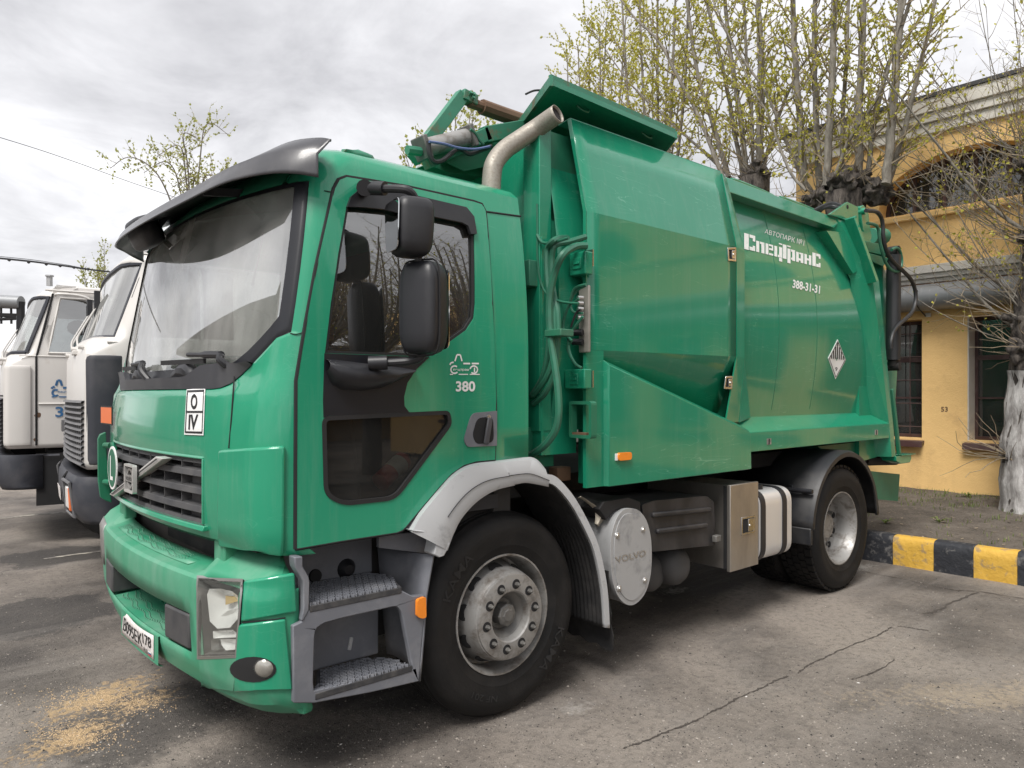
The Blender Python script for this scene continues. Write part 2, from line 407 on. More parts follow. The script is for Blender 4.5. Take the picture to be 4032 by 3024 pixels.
def glass(name, tint=(.9,.95,.93), rough=.02, alpha=.25, dirt=.12, ior=1.52, refl=1.0):
    # a thin pane: clear film that lets the inside show, with a real mirror reflection on top and dry dust, which on the windscreen also paints sky haze
    m, nt, b = mat_new(name); nt.nodes.remove(b); out = nt.nodes['Material Output']
    tr = nd(nt, 'ShaderNodeBsdfTransparent'); tr.inputs[0].default_value = (*[x * (1 - alpha) for x in tint], 1)
    gl = nd(nt, 'ShaderNodeBsdfGlossy'); gl.inputs['Roughness'].default_value = rough; gl.inputs[0].default_value = (refl, refl, refl, 1)
    lw = nd(nt, 'ShaderNodeLayerWeight'); lw.inputs['Blend'].default_value = .5; f0 = ((ior - 1) / (ior + 1)) ** 2
    pw = nd(nt, 'ShaderNodeMath', operation='POWER'); pw.inputs[1].default_value = 4.0; nt.links.new(lw.outputs['Facing'], pw.inputs[0])
    fr = nd(nt, 'ShaderNodeMath', operation='MULTIPLY_ADD'); fr.inputs[1].default_value = 1 - f0; fr.inputs[2].default_value = f0; nt.links.new(pw.outputs[0], fr.inputs[0])
    mx_ = nd(nt, 'ShaderNodeMixShader'); nt.links.new(fr.outputs[0], mx_.inputs[0])
    nt.links.new(tr.outputs[0], mx_.inputs[1]); nt.links.new(gl.outputs[0], mx_.inputs[2])
    df = nd(nt, 'ShaderNodeBsdfDiffuse'); df.inputs[0].default_value = (.52, .52, .50, 1)
    n = noise_node(nt, 2.0, 8, .62, stretch=(1.6, 1.6, .45)); f = mul(nt, ramp(nt, n.outputs['Fac'], .2, .85), dirt)
    mx2 = nd(nt, 'ShaderNodeMixShader'); nt.links.new(f, mx2.inputs[0])
    nt.links.new(mx_.outputs[0], mx2.inputs[1]); nt.links.new(df.outputs[0], mx2.inputs[2])
    nt.links.new(mx2.outputs[0], out.inputs[0]); return m
M['windscreen'] = glass('windscreen_glass', (.85,.92,.88), .012, .10, .58, 3.9)  # dust raised to a pale haze, painting in the bright sky reflection
M['side_glass'] = glass('side_window_glass', (.55,.60,.60), .006, .35, .06, 2.9)
M['low_glass'] = glass('dusty_lower_glass', (.40,.44,.44), .02, .45, .05, 1.45)
M['lens'] = glass('lamp_lens', (.97,.98,.97), .03, .02, .05, 1.5)
M['house_glass'] = glass('window_pane', (.55,.58,.60), .015, .3, .12, 1.9)
M['mirror'] = pm('mirror_glass', (.75,.77,.78), .03, metal=1.0, var=.02, rvar=.02)
M['lamp_silver'] = pm('lamp_reflector', (.93,.925,.91), .14, metal=.2, var=.08, vs_=30)
M['lamp_dark'] = pm('lamp_bezel', (.30,.295,.285), .3, metal=.5, var=.15)
M['fog_glass'] = pm('fog_lamp_bowl', (.42,.40,.37), .2, metal=.5, var=.3, vs_=40)
M['lamp_yellow'] = pm('lamp_yellowed', (.70,.50,.20), .3, metal=.3)
# white lorries
M['lorry'] = pm('off_white_lorry', (.60,.58,.555), .38, coat=.15, var=.05, vs_=1.5, dirt=(.34,.24,.17), damt=.55, dscale=4.5, dlo=.58, dhi=.80, dstretch=(1,1,.45))
M['lorry_dark'] = pm('lorry_dark_grey', (.032,.035,.045), .5, var=.15, dirt=(.15,.14,.14), damt=.35, dscale=3)
M['lorry_grille'] = pm('lorry_grille_grey', (.125,.125,.132), .55, var=.15, dirt=(.26,.25,.24), damt=.5, dscale=6)
# ------------------------------------------------------------------ ground
def m_asphalt():
    m, nt, b = mat_new('yard_asphalt')
    n = noise_node(nt, .55, 8, .62); n2 = noise_node(nt, 2.1, 8, .7, stretch=(1, .45, 1)); n3 = noise_node(nt, 130, 5, .75); n4 = noise_node(nt, 22, 8, .75)
    c = mixc(nt, ramp(nt, n.outputs['Fac'], .38, .62), (.075,.065,.058), (.30,.262,.225))
    c = mixc(nt, mul(nt, ramp(nt, n2.outputs['Fac'], .50, .74), .65), c, (.26,.235,.21))
    n6 = noise_node(nt, 1.5, 7, .7, stretch=(.5, 1.6, 1)); c = mixc(nt, mul(nt, ramp(nt, n6.outputs['Fac'], .55, .72), .5), c, (.062,.057,.054))
    c = mixc(nt, mul(nt, ramp(nt, n4.outputs['Fac'], .48, .66), .55), c, (.042,.037,.034))
    c = mixc(nt, mul(nt, ramp(nt, n3.outputs['Fac'], .52, .72), .6), c, (.33,.30,.265)); c = mixc(nt, mul(nt, ramp(nt, n3.outputs['Fac'], .30, .46, (1,1,1,1), (0,0,0,1)), .6), c, (.025,.022,.020))
    t = nd(nt, 'ShaderNodeTexCoord')
    wob = noise_node(nt, 1.6, 6, .65)
    fine = noise_node(nt, 24, 8, .75)
    def blob(cen, rad, edge, gain=.9, fineamt=.5, sx=1.0, sy=1.0, rot=0.0):
        mp = nd(nt, 'ShaderNodeMapping'); mp.vector_type = 'TEXTURE'
        mp.inputs['Location'].default_value = (cen[0], cen[1], 0); mp.inputs['Rotation'].default_value = (0, 0, rot)
        mp.inputs['Scale'].default_value = (sx, sy, 1); nt.links.new(t.outputs['Object'], mp.inputs[0])
        ln = nd(nt, 'ShaderNodeVectorMath', operation='LENGTH'); nt.links.new(mp.outputs[0], ln.inputs[0])
        a = nd(nt, 'ShaderNodeMath', operation='MULTIPLY_ADD'); a.inputs[1].default_value = gain; nt.links.new(wob.outputs['Fac'], a.inputs[0]); nt.links.new(ln.outputs['Value'], a.inputs[2])
        a2 = nd(nt, 'ShaderNodeMath', operation='MULTIPLY_ADD'); a2.inputs[1].default_value = fineamt; nt.links.new(fine.outputs['Fac'], a2.inputs[0]); nt.links.new(a.outputs[0], a2.inputs[2])
        o = gain * .5 + fineamt * .5
        return ramp(nt, a2.outputs[0], max(0, rad - edge + o), rad + edge + o, (1,1,1,1), (0,0,0,1))
    # oil stains where lorries stand, plus painted shade under the truck; spilt sand, worn paint
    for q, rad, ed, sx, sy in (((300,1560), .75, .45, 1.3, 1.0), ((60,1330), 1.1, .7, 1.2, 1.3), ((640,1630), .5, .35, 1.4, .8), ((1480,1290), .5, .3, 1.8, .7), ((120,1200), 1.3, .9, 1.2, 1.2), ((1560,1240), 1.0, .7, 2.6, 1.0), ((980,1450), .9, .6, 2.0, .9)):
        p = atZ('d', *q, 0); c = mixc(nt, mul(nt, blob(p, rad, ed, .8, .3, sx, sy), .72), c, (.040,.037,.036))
    for q, rad, ed, am, sx, sy in (((212,1510), .17, .08, .95, 1.5, .7), ((165,1590), .18, .08, .95, 1.4, .8), ((295,1520), .08, .06, .8, 1.0, .8)):
        p = atZ('d', *q, 0); c = mixc(nt, mul(nt, blob(p, rad, ed, .5, 1.1, sx, sy, .5), am * .9), c, (.50,.35,.19))
    for q, rad, sx, sy in (((2050,1495), .10, 4.0, .9), ((2190,1510), .10, 4.0, .8)):
        p = atZ('d', *q, 0); c = mixc(nt, mul(nt, blob(p, rad, .06, .3, 1.0, sx, sy, -.55), .45), c, (.42,.34,.24))
    for q, rad in (((1240,1530), .05), ((1460,1275), .04), ((1700,1270), .06), ((1860,1225), .08), ((560,1325), .05)):
        p = atZ('d', *q, 0); c = mixc(nt, mul(nt, blob(p, rad, .05, .3, .5, 1.6, .8), .5), c, (.50,.48,.45))
    # rolled-in dust trails along the parking bays
    n5 = noise_node(nt, 1.6, 7, .65, stretch=(.22, 1.9, 1)); c = mixc(nt, mul(nt, ramp(nt, n5.outputs['Fac'], .52, .72), .5), c, (.27,.245,.22))
    nt.links.new(c, b.inputs['Base Color'])
    rr = nd(nt, 'ShaderNodeMapRange'); rr.inputs[3].default_value = .62; rr.inputs[4].default_value = .95
    nt.links.new(n2.outputs['Fac'], rr.inputs[0]); nt.links.new(rr.outputs[0], b.inputs['Roughness'])
    add = nd(nt, 'ShaderNodeMath', operation='MULTIPLY_ADD'); add.inputs[1].default_value = .35
    nt.links.new(n3.outputs['Fac'], add.inputs[0]); nt.links.new(n4.outputs['Fac'], add.inputs[2])
    bump(nt, b, add.outputs[0], 1.0, .018); return m
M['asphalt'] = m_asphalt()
gm = MB(); gm.add([(-500,-500,0),(700,-500,0),(700,700,0),(-500,700,0)], [(0,1,2,3)])
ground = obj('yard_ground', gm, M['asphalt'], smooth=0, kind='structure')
M['crack'] = pm('crack_fill', (.07,.06,.052), .9, var=.4, vs_=30)
M['line_paint'] = pm('worn_line_paint', (.42,.39,.33), .8, var=.2, dirt=(.14,.13,.12), damt=.95, dscale=7, dlo=.42, dhi=.58)
def ribbon(name, pts, w, mat, z=.004, jit=.5, parent=ground, n=10):
    P = spline([(p.x, p.y, z) for p in pts], n); L, Rr = [], []
    for i, p in enumerate(P):
        t = (P[min(i+1, len(P)-1)] - P[max(i-1, 0)]).normalized(); q = Vector((-t.y, t.x, 0))
        ww = w * (1 + jit * random.uniform(-1.4, 1)) / 2; off = q * (random.uniform(-1, 1) * w * jit * 1.2 + (.02 * noise.noise(p * 4) if jit > .3 else 0))
        L.append(p + off + q * ww); Rr.append(p + off - q * ww)
    mb = MB(); mb.grid([L, Rr]); return obj(name, mb, mat, parent, smooth=0)
D_ = lambda *ps: [atZ('d', x, y, 0) for x, y in ps]
PP = lambda *ps: [atZ('P', x, y, 0) for x, y in ps]
ribbon('crack', PP((300,900),(490,840),(720,735),(900,640),(1090,560),(1290,460),(1500,370),(1600,325),(1680,330),(1720,340))[:5], .010, M['crack'], n=22)
ribbon('crack', PP((1130,545),(1290,460),(1500,370),(1590,328)), .009, M['crack'], n=22)
ribbon('crack', PP((1610,322),(1680,330),(1760,342)), .012, M['crack'], n=22)
ribbon('crack', PP((1440,60),(1640,100),(1850,145),(2000,160),(2212,192)), .012, M['crack'], n=9)
ribbon('crack', PP((1985,160),(1900,200),(1800,245),(1740,265)), .018, M['crack'], n=9)
ribbon('crack', PP((1390,575),(1480,550),(1600,480)), .008, M['crack'], z=.0045)
ribbon('parking_line', D_((0,1120),(60,1114),(125,1108),(170,1103)), .10, M['line_paint'], jit=.12)
ribbon('parking_line', D_((95,1208),(150,1200),(205,1193),(240,1188)), .055, M['line_paint'], jit=.12)
# loose flecks and chips on the asphalt
fm = {'pale': MB(), 'dark': MB()}
rf = random.Random(3)
for i in range(900):
    px, py = rf.uniform(0, 2212), 1060 + 600 * rf.random() ** .8
    p = atZ('d', px, py, 0)
    if p.y > 8 or p.x > 4.7: continue
    s = rf.uniform(.002, .0055) * (2.2 if rf.random() < .05 else 1); a = rf.uniform(0, 6.28)
    u = Vector((math.cos(a), math.sin(a), 0)) * s; v = Vector((-u.y, u.x, 0)) * rf.uniform(.4, .9)
    k = 'pale' if rf.random() < .35 else 'dark'; h = s * rf.uniform(.25, .6)
    fm[k].add([p-u+Vector((0,0,.001)), p-v+Vector((0,0,.001)), p+u+Vector((0,0,.001)), p+v+Vector((0,0,.001)), p+Vector((0,0,h))], [(0,1,4),(1,2,4),(2,3,4),(3,0,4)])
gr_ = {'dark': MB(), 'mid': MB()}
for i in range(9000):
    px, py = rf.uniform(0, 2212), 1180 + 480 * rf.random() ** .75
    p = atZ('d', px, py, 0)
    if p.x > 4.7: continue
    s = rf.uniform(.0018, .0048) * (1.9 if rf.random() < .08 else 1); a = rf.uniform(0, 6.28); u = Vector((math.cos(a), math.sin(a), 0)) * s; v = Vector((-u.y, u.x, 0)) * rf.uniform(.5, 1); h = s * rf.uniform(.4, 1.0)
    gr_['dark' if rf.random() < .45 else 'mid'].add([p-u, p-v, p+u, p+v, p+Vector((0,0,h))], [(0,1,4),(1,2,4),(2,3,4),(3,0,4)])
M['mid_grit'] = pm('mid_grit', (.30,.27,.235), .9, var=.3)
sg_ = MB()
for (cx, cy, sx, sy, nn) in ((212,1512,66,15,800),(165,1588,50,18,800),(295,1520,40,12,250)):
    for i in range(nn):
        p = atZ('d', rf.gauss(cx, sx), rf.gauss(cy, sy), 0); s = rf.uniform(.002, .0055); a = rf.uniform(0, 6.28); u = Vector((math.cos(a), math.sin(a), 0)) * s; v = Vector((-u.y, u.x, 0)) * rf.uniform(.5, 1)
        sg_.add([p-u, p-v, p+u, p+v, p+Vector((0,0,s*.8))], [(0,1,4),(1,2,4),(2,3,4),(3,0,4)])
M['sand'] = pm('sand_grain', (.48,.35,.21), .9, var=.3)
tag(obj('spilt_sand', sg_, M['sand'], smooth=0, kind='stuff', recalc=False), 'loose yellow sand spilt on the asphalt in front of the bumper', 'sand')
M['fleck'] = pm('pale_grit', (.62,.60,.57), .8); M['grit'] = pm('dark_grit', (.04,.037,.034), .9)
fm['fine dark'], fm['fine brown'] = gr_['dark'], gr_['mid']
for k, mm in (('pale','fleck'), ('dark','grit'), ('fine dark','grit'), ('fine brown','mid_grit')):
    o = obj('scattered_grit', fm[k], M[mm], smooth=0, kind='stuff', recalc=False)
    tag(o, 'small %s grit and chips scattered over the asphalt' % k, 'grit')

# ------------------------------------------------------------------ raised bed and kerb
KX = 4.85
def m_soil():
    m, nt, b = mat_new('bed_soil'); n = noise_node(nt, 2.2, 8, .7); n2 = noise_node(nt, 45, 6, .75); n3 = noise_node(nt, 8, 7, .7)
    c = mixc(nt, ramp(nt, n.outputs['Fac'], .35, .65), (.075,.062,.050), (.17,.145,.12))
    c = mixc(nt, mul(nt, ramp(nt, n2.outputs['Fac'], .5, .7), .7), c, (.27,.235,.19)); c = mixc(nt, mul(nt, ramp(nt, n3.outputs['Fac'], .52, .7), .6), c, (.045,.038,.032))
    nt.links.new(c, b.inputs['Base Color']); b.inputs['Roughness'].default_value = .95
    bump(nt, b, n2.outputs['Fac'], .9, .03); return m
M['soil'] = m_soil()
BX0, BX1 = KX + .17, 8.04
def soil_z(x, y):
    t = (x - BX0) / (BX1 - BX0)
    return .235 + .09 * t + .03 * noise.noise(Vector((x*1.1, y*1.1, 0))) + .018 * noise.noise(Vector((x*4, y*4, 3))) - .02 * (1 - t) + (.035 * max(0, 1 - abs(t - 1) * 5))
rows = []
for i in range(34):
    x = BX0 + (BX1 - BX0) * i / 33; rows.append([(x, y, soil_z(x, y)) for y in [-7 + 22 * k / 150 for k in range(151)]])
sm_ = MB(); sm_.grid(rows); obj('soil_bed', sm_, M['soil'], kind='structure', smooth=180)
def m_kerb(name, base, chip):
    return pm(name, base, .7, var=.18, vs_=6, dirt=chip, damt=.85, dscale=11, dlo=.53, dhi=.62, bmp=.8, bscale=18, bdist=.015)
M['kerb_black'] = m_kerb('kerb_black_paint', (.022,.024,.030), (.15,.145,.14))
M['kerb_yellow'] = m_kerb('kerb_yellow_paint', (.60,.36,.055), (.30,.22,.13))
M['concrete'] = pm('kerb_concrete', (.28,.26,.235), .9, var=.2, bmp=.5, bscale=25)
kc = MB(); kc.box(KX + .012, KX + .165, -6.9, 14.9, 0, .245); kerb = obj('kerb', kc, M['concrete'], kind='structure', smooth=0)
yb = [atX('M', x, 1380, KX).y for x in (380, 530, 735, 935, 1155)]
seg = (yb[1] - yb[4]) / 3
y = yb[1] + seg * 4 * 9; i = 0; marks = [yb[1] + seg * k for k in range(40)][::-1] + [yb[2], yb[3], yb[4]] + [yb[4] - seg * k for k in range(1, 18)]
i0 = marks.index(yb[2])                      # the stone that ends at yb[2] is yellow
rk = random.Random(11)
for i in range(len(marks) - 1):
    ya, yb_ = marks[i], marks[i + 1]
    if ya > 14 or yb_ < -6.5: continue
    nx, ny, nz = 3, 8, 5; mb = MB(); X0, X1, Z1 = KX, KX + .18, .275
    # rounded, uneven cast stone
    rows = []
    prof = [(X0, .0), (X0, .10), (X0 - .004, .19), (X0 + .004, .245), (X0 + .022, .268), (X0 + .05, .275), (X0 + .12, .277), (X1, .262), (X1, .15), (X1, 0)]
    for j in range(ny + 1):
        yy = ya + (yb_ - ya) * j / ny + (0.0015 if j == ny else -.0015 if j == 0 else 0)
        rows.append([(x + .010 * noise.noise(Vector((x*9, yy*7, z*9 + i))), yy, max(0, z + .008 * noise.noise(Vector((yy*6, z*5, 4 + i))) * (1 if z > .05 else 0))) for x, z in prof])
    mb.grid(rows); n_ = len(prof); mb.f.append(tuple(range(n_))); mb.f.append(tuple(ny * n_ + k for k in range(n_)))
    obj('kerb_stone', mb, M['kerb_yellow'] if (i - i0) % 2 == 1 else M['kerb_black'], kerb, smooth=50)

# ------------------------------------------------------------------ yellow building
FX = 8.0
def m_plaster(name, c, dk):
    m, nt, b = mat_new(name); n = noise_node(nt, .9, 7, .6); n2 = noise_node(nt, 3.5, 8, .65); n3 = noise_node(nt, 60, 4, .6); n4 = noise_node(nt, 1.3, 8, .7, stretch=(1, 1.2, .35))
    o = mixc(nt, n.outputs['Fac'], tuple(x*.93 for x in c), tuple(min(1, x*1.06) for x in c))
    o = mixc(nt, mul(nt, ramp(nt, n2.outputs['Fac'], .54, .70), .6), o, dk); o = mixc(nt, mul(nt, ramp(nt, n4.outputs['Fac'], .55, .8), .4), o, tuple(x*.8 for x in dk))
    nt.links.new(o, b.inputs['Base Color']); b.inputs['Roughness'].default_value = .9
    a = nd(nt, 'ShaderNodeMath', operation='MULTIPLY_ADD'); a.inputs[1].default_value = .25; nt.links.new(n3.outputs['Fac'], a.inputs[0]); nt.links.new(n2.outputs['Fac'], a.inputs[2])
    bump(nt, b, a.outputs[0], .45, .03); return m
M['plaster'] = m_plaster('yellow_plaster', (.84,.56,.235), (.62,.39,.17))
M['trim'] = m_plaster('white_trim', (.66,.635,.58), (.42,.39,.34))
M['brown'] = pm('brown_frame_paint', (.060,.030,.028), .5, var=.2, dirt=(.16,.13,.12), damt=.4, dscale=8)
M['sill'] = pm('brown_sill', (.075,.038,.036), .45, var=.15, dirt=(.2,.17,.16), damt=.4)
M['duct'] = pm('galvanised_duct', (.29,.30,.31), .45, metal=.35, var=.12, vs_=2, dirt=(.5,.5,.5), damt=.6, dscale=9, dlo=.60, dhi=.72, dstretch=(1,2,.25))
M['roof'] = pm('roof_sheet', (.05,.05,.052), .6, var=.2)
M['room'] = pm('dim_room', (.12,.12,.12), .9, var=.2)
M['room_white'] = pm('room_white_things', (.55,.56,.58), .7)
bld = thing('yellow_building', 'yellow plastered building with brown windows, white cornices and an arched upper window', 'building', (FX, -4, .25))
W1 = (atX('M', 560, 500, FX).y + .62, atX('M', 676, 500, FX).y)        # left window, mostly behind the lorry
W2 = (atX('M', 905, 500, FX).y, atX('M', 905, 500, FX).y - 1.02)
wz0, wz1 = 1.02, 2.585
AC, AW, AZ0, AH = .335, 1.10, 4.0, .73                                 # arched window
def arch(c, w, z0, h, n=18):
    return [(c + w, z0)] + [(c + w * math.cos(a), z0 + .10 + (h - .10) * math.sin(a)) for a in [math.pi * k / n for k in range(n + 1)]] + [(c - w, z0)]
outer = [(-14, .1), (2.62, .1), (2.62, 5.30), (-14, 5.30)]
rect = lambda w: [(w[1], wz0), (w[0], wz0), (w[0], wz1), (w[1], wz1)]
more = [(-2.1 - 1.6*k, -1.1 - 1.6*k) for k in range(7)]; more = [(b_, a_) for a_, b_ in more]
holes = [rect(W1), rect(W2)] + [rect(w) for w in more] + [arch(AC, AW, AZ0, AH), arch(AC - 3.6, AW, AZ0, AH), arch(AC - 7.2, AW, AZ0, AH)]
mb = MB(); mb.px(outer, FX, FX + .42, holes); obj('facade', mb, M['plaster'], bld, smooth=0)
mb = MB(); mb.box(FX + .421, 19, 2.2, 2.619, .1, 5.30); mb.box(FX + .421, 19, -14, -13.6, .1, 5.3); mb.box(18.6, 19, -13.6, 2.2, .1, 5.3); obj('side_wall', mb, M['plaster'], bld, smooth=0)
mb = MB(); mb.box(FX - .14, 19.2, -14.2, 2.80, 5.42, 5.47); mb.hexa([(FX-.14,-14.2,5.47),(19.2,-14.2,5.47),(19.2,2.8,5.47),(FX-.14,2.8,5.47),(13,-14.2,6.4),(14,-14.2,6.4),(14,2.8,6.4),(13,2.8,6.4)])
obj('roof', mb, M['roof'], bld, smooth=0)
mb = MB(); mb.px([(-13.9,4.98),(2.66,4.98),(2.66,5.12),(-13.9,5.12)], FX - .05, FX + .1); mb.px([(-13.9,5.121),(2.69,5.121),(2.69,5.24),(-13.9,5.24)], FX - .085, FX + .1)
mb.px([(-13.9,5.241),(2.73,5.241),(2.73,5.418),(-13.9,5.418)], FX - .12, FX + .1); obj('roof_cornice', mb, M['trim'], bld, smooth=0, bev=.008)
zc = [atX('Y4', 1000, y, FX - .1).z for y in (840, 900, 990, 1080)]
mb = MB(); mb.box(FX - .16, FX - .002, -13.8, 2.60, 3.16, 3.265); mb.box(FX - .12, FX - .002, -13.8, 2.60, 3.10, 3.159); mb.box(FX - .07, FX - .002, -13.8, 2.60, 3.045, 3.099)
obj('string_course', mb, M['trim'], bld, smooth=0, bev=.006)
mb = MB(); mb.box(FX - .06, FX - .002, -13.8, 2.6, 3.90, 3.975); obj('sill_course', mb, M['plaster'], bld, smooth=0, bev=.012)
mb = MB(); mb.box(FX - .05, FX - .002, -13.8, 2.6, 3.02, 3.044); obj('timber_fillet', mb, M['cardboard'], bld, smooth=0)
mb = MB(); mb.tube([(FX - .17, y, 2.845) for y in (-13.5, -4, 0, 2.55)], .168, 20)
duct = obj('ventilation_duct', mb, M['duct'], bld)
for y in (-5.2, -2.6, -.6, 1.2): 
    mb = MB(); mb.tube([(FX - .17, y - .012, 2.845), (FX - .17, y + .012, 2.845)], .171, 20); obj('duct_joint', mb, M['duct'], duct)
def window(w, n_v, bars, arched=None, deep=.24):
    x = FX + deep; f = MB(); t = .045
    if arched:
        o_ = arch(*arched); i_ = inset(o_, t); f.px(o_, x, x + .07, [i_])
        c, hw, z0, h = arched; zz = lambda y: z0 + .10 + (h - .10) * math.sqrt(max(0, 1 - ((y - c) / hw) ** 2))
        for k in range(1, n_v):
            yv = c - hw + 2 * hw * k / n_v; f.box(x + .008, x + .062, yv - .02, yv + .02, z0 + t, zz(yv) - t * .6)
        po = i_
    else:
        y1, y0 = max(w), min(w); o_ = [(y0, wz0), (y1, wz0), (y1, wz1), (y0, wz1)]; i_ = inset(o_, t); f.px(o_, x, x + .07, [i_])
        for k in range(1, n_v):
            yv = y0 + (y1 - y0) * k / n_v; f.box(x + .004, x + .066, yv - .022, yv + .022, wz0 + t, wz1 - t)
        zt = wz1 - .52; f.box(x + .006, x + .064, y0 + t, y1 - t, zt - .03, zt + .03); f.box(x + .008, x + .062, y0 + t, y1 - t, wz0 + .52, wz0 + .545); po = i_
    fr = obj('window', f, M['brown'], bld, smooth=0)
    g = MB(); g.px(po, x + .03, x + .036); obj('pane', g, M['house_glass'], fr, smooth=0)
    if not arched:
        s_ = MB(); y1, y0 = max(w), min(w); s_.hexa([(FX-.09,y0-.03,wz0-.065),(FX+.2,y0-.03,wz0-.04),(FX+.2,y1+.03,wz0-.04),(FX-.09,y1+.03,wz0-.065),(FX-.09,y0-.03,wz0-.035),(FX+.2,y0-.03,wz0-.004),(FX+.2,y1+.03,wz0-.004),(FX-.09,y1+.03,wz0-.035)])
        s_.box(FX - .095, FX - .085, y0 - .032, y1 + .032, wz0 - .11, wz0 - .036); obj('sill', s_, M['sill'], fr, smooth=0)
        r_ = MB(); r_.box(FX + .002, FX + deep - .002, y1 - .012, y1 - .001, wz0, wz1); obj('reveal', r_, M['trim'], fr, smooth=0)
        if bars:
            gb = MB()
            for k in range(1, 5): gb.tube([(FX + .10, y0 + (y1 - y0) * k / 5, wz0 + .01), (FX + .10, y0 + (y1 - y0) * k / 5, wz1 - .01)], .007, 5)
            for k in range(5): gb.tube([(FX + .10, y0 + .01, wz0 + .15 + .31 * k), (FX + .10, y1 - .01, wz0 + .15 + .31 * k)], .007, 5)
            obj('window_grating', gb, M['brown'], fr)
    return fr
window(W1, 2, True); window(W2, 2, False)
for w in more: window(w, 2, False)
for k in range(3): window(None, 6, False, (AC - 3.6 * k, AW, AZ0, AH))
mb = MB(); mb.px(arch(AC, AW + .06, AZ0, AH + .05), FX - .03, FX - .001, [arch(AC, AW, AZ0, AH)]); 
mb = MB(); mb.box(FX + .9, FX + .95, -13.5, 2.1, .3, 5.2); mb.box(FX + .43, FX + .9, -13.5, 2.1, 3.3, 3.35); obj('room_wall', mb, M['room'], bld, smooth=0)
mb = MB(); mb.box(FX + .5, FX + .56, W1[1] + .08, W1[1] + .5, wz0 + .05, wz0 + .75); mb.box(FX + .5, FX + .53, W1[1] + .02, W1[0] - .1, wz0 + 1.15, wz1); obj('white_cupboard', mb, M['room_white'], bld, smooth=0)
p = [atX('M', *q, FX - .002) for q in ((772,665),(806,665),(806,640),(772,640))]
put_text('house_number', '53', quad_map(*p), M['rust'], bld, .02)
mb = MB(); mb.tube(spline([(FX-.03, atX('Y4',1100,1060,FX).y, 3.0),(FX-.36, atX('Y4',1105,1100,FX).y, 2.9),(FX-.36, atX('Y4',1103,1250,FX).y, 2.75),(FX-.02, atX('Y4',1095,1340,FX).y, 2.62)]), .008, 5); obj('wall_cable', mb, M['hose_black'], bld)
mb = MB(); q = atX('Y4', 1125, 1360, FX); mb.box(FX - .03, FX - .001, q.y - .03, q.y + .03, q.z - .02, q.z + .03); obj('cable_box', mb, M['trim'], bld, smooth=0)
# ------------------------------------------------------------------ the green refuse lorry: cab
YC = 1.2
truck = thing('garbage_truck', 'green refuse collection lorry with grey steps and open roof hatch, parked on the asphalt', 'garbage truck', (0, YC, 0))
def lerp_tab(t, z):
    if z <= t[0][0]: return t[0][1]
    for (a, x), (b_, y) in zip(t, t[1:]):
        if z <= b_: return x + (y - x) * (z - a) / (b_ - a)
    return t[-1][1]
XC = [(.96,-1.295),(.985,-1.33),(1.04,-1.353),(1.2,-1.36),(1.45,-1.355),(1.60,-1.335),(1.64,-1.305),(1.85,-1.265),(2.48,-1.15),(2.56,-1.11),(2.62,-1.05)]
def hw(z): return 1.25 if z < 1.75 else 1.25 - .058 * ((z - 1.75) / .72) ** 2
def plan(dy, z, tab=XC, h=None, rc=.16, rx=.16, k=.09):
    h = hw(z) if h is None else h; a = abs(dy); e_ = h - rc; x = lerp_tab(tab, z)
    if a <= e_: return x + k * a * a
    t = min(1, (a - e_) / rc); return x + k * e_ * e_ + rx * (1 - math.sqrt(1 - t * t))
def in_cab(p): return .9 < p.z < 2.7 and abs(p.y - YC) < hw(p.z) and p.x > plan(p.y - YC, p.z)
def cab_normal(p, f=plan, h=hw):
    dy = p.y - YC; H = h(p.z)
    if abs(dy) > H - .004: return Vector((0, -1 if dy < 0 else 1, .0))
    d = 1e-3; gy = (f(dy + d, p.z) - f(dy - d, p.z)) / (2*d); gz = (f(dy, p.z + d) - f(dy, p.z - d)) / (2*d)
    return Vector((-1, max(-6, min(6, gy)), max(-2, min(2, gz)))).normalized()
XB = [(.25,-1.15),(.275,-1.22),(.31,-1.29),(.37,-1.355),(.45,-1.385),(.55,-1.395),(.80,-1.405),(.825,-1.40),(.84,-1.385)]
def bplan(dy, z): return plan(dy, z, XB, 1.255, .20, .17)
def in_bump(p): return .2 < p.z < 1.0 and abs(p.y - YC) < 1.255 and p.x > bplan(p.y - YC, p.z)
def bump_normal(p): return cab_normal(p, bplan, lambda z: 1.255)
def surf_patch(k, quad, off, depth, nu=8, nv=8, inside=in_cab, nrm=cab_normal, mb=None):
    tl, tr, br, bl = quad; F_, B_ = [], []; mb = mb or MB()
    for j in range(nv + 1):
        v = j / nv; rf_, rb_ = [], []
        for i in range(nu + 1):
            u = i / nu
            x = (tl[0]*(1-u)+tr[0]*u)*(1-v) + (bl[0]*(1-u)+br[0]*u)*v; y = (tl[1]*(1-u)+tr[1]*u)*(1-v) + (bl[1]*(1-u)+br[1]*u)*v
            p = hit(k, x, y, inside); n = nrm(p); rf_.append(p + n * off); rb_.append(p - n * depth)
        F_.append(rf_); B_.append(rb_)
    mb.grid(F_); mb.grid(B_)
    ring = lambda g: g[0] + [r_[-1] for r_ in g[1:-1]] + g[-1][::-1] + [r_[0] for r_ in g[-2:0:-1]]
    a, b_ = ring(F_), ring(B_); mb.grid([a + [a[0]], b_ + [b_[0]]]); return mb
def surf_map(k, quad, off, inside=in_cab, nrm=cab_normal):     # unit box -> surface; quad is tl,tr,br,bl
    tl, tr, br, bl = quad
    def fn(u, v):
        v = 1 - v
        x = (tl[0]*(1-u)+tr[0]*u)*(1-v) + (bl[0]*(1-u)+br[0]*u)*v; y = (tl[1]*(1-u)+tr[1]*u)*(1-v) + (bl[1]*(1-u)+br[1]*u)*v
        p = hit(k, x, y, inside); return p + nrm(p) * off
    return fn
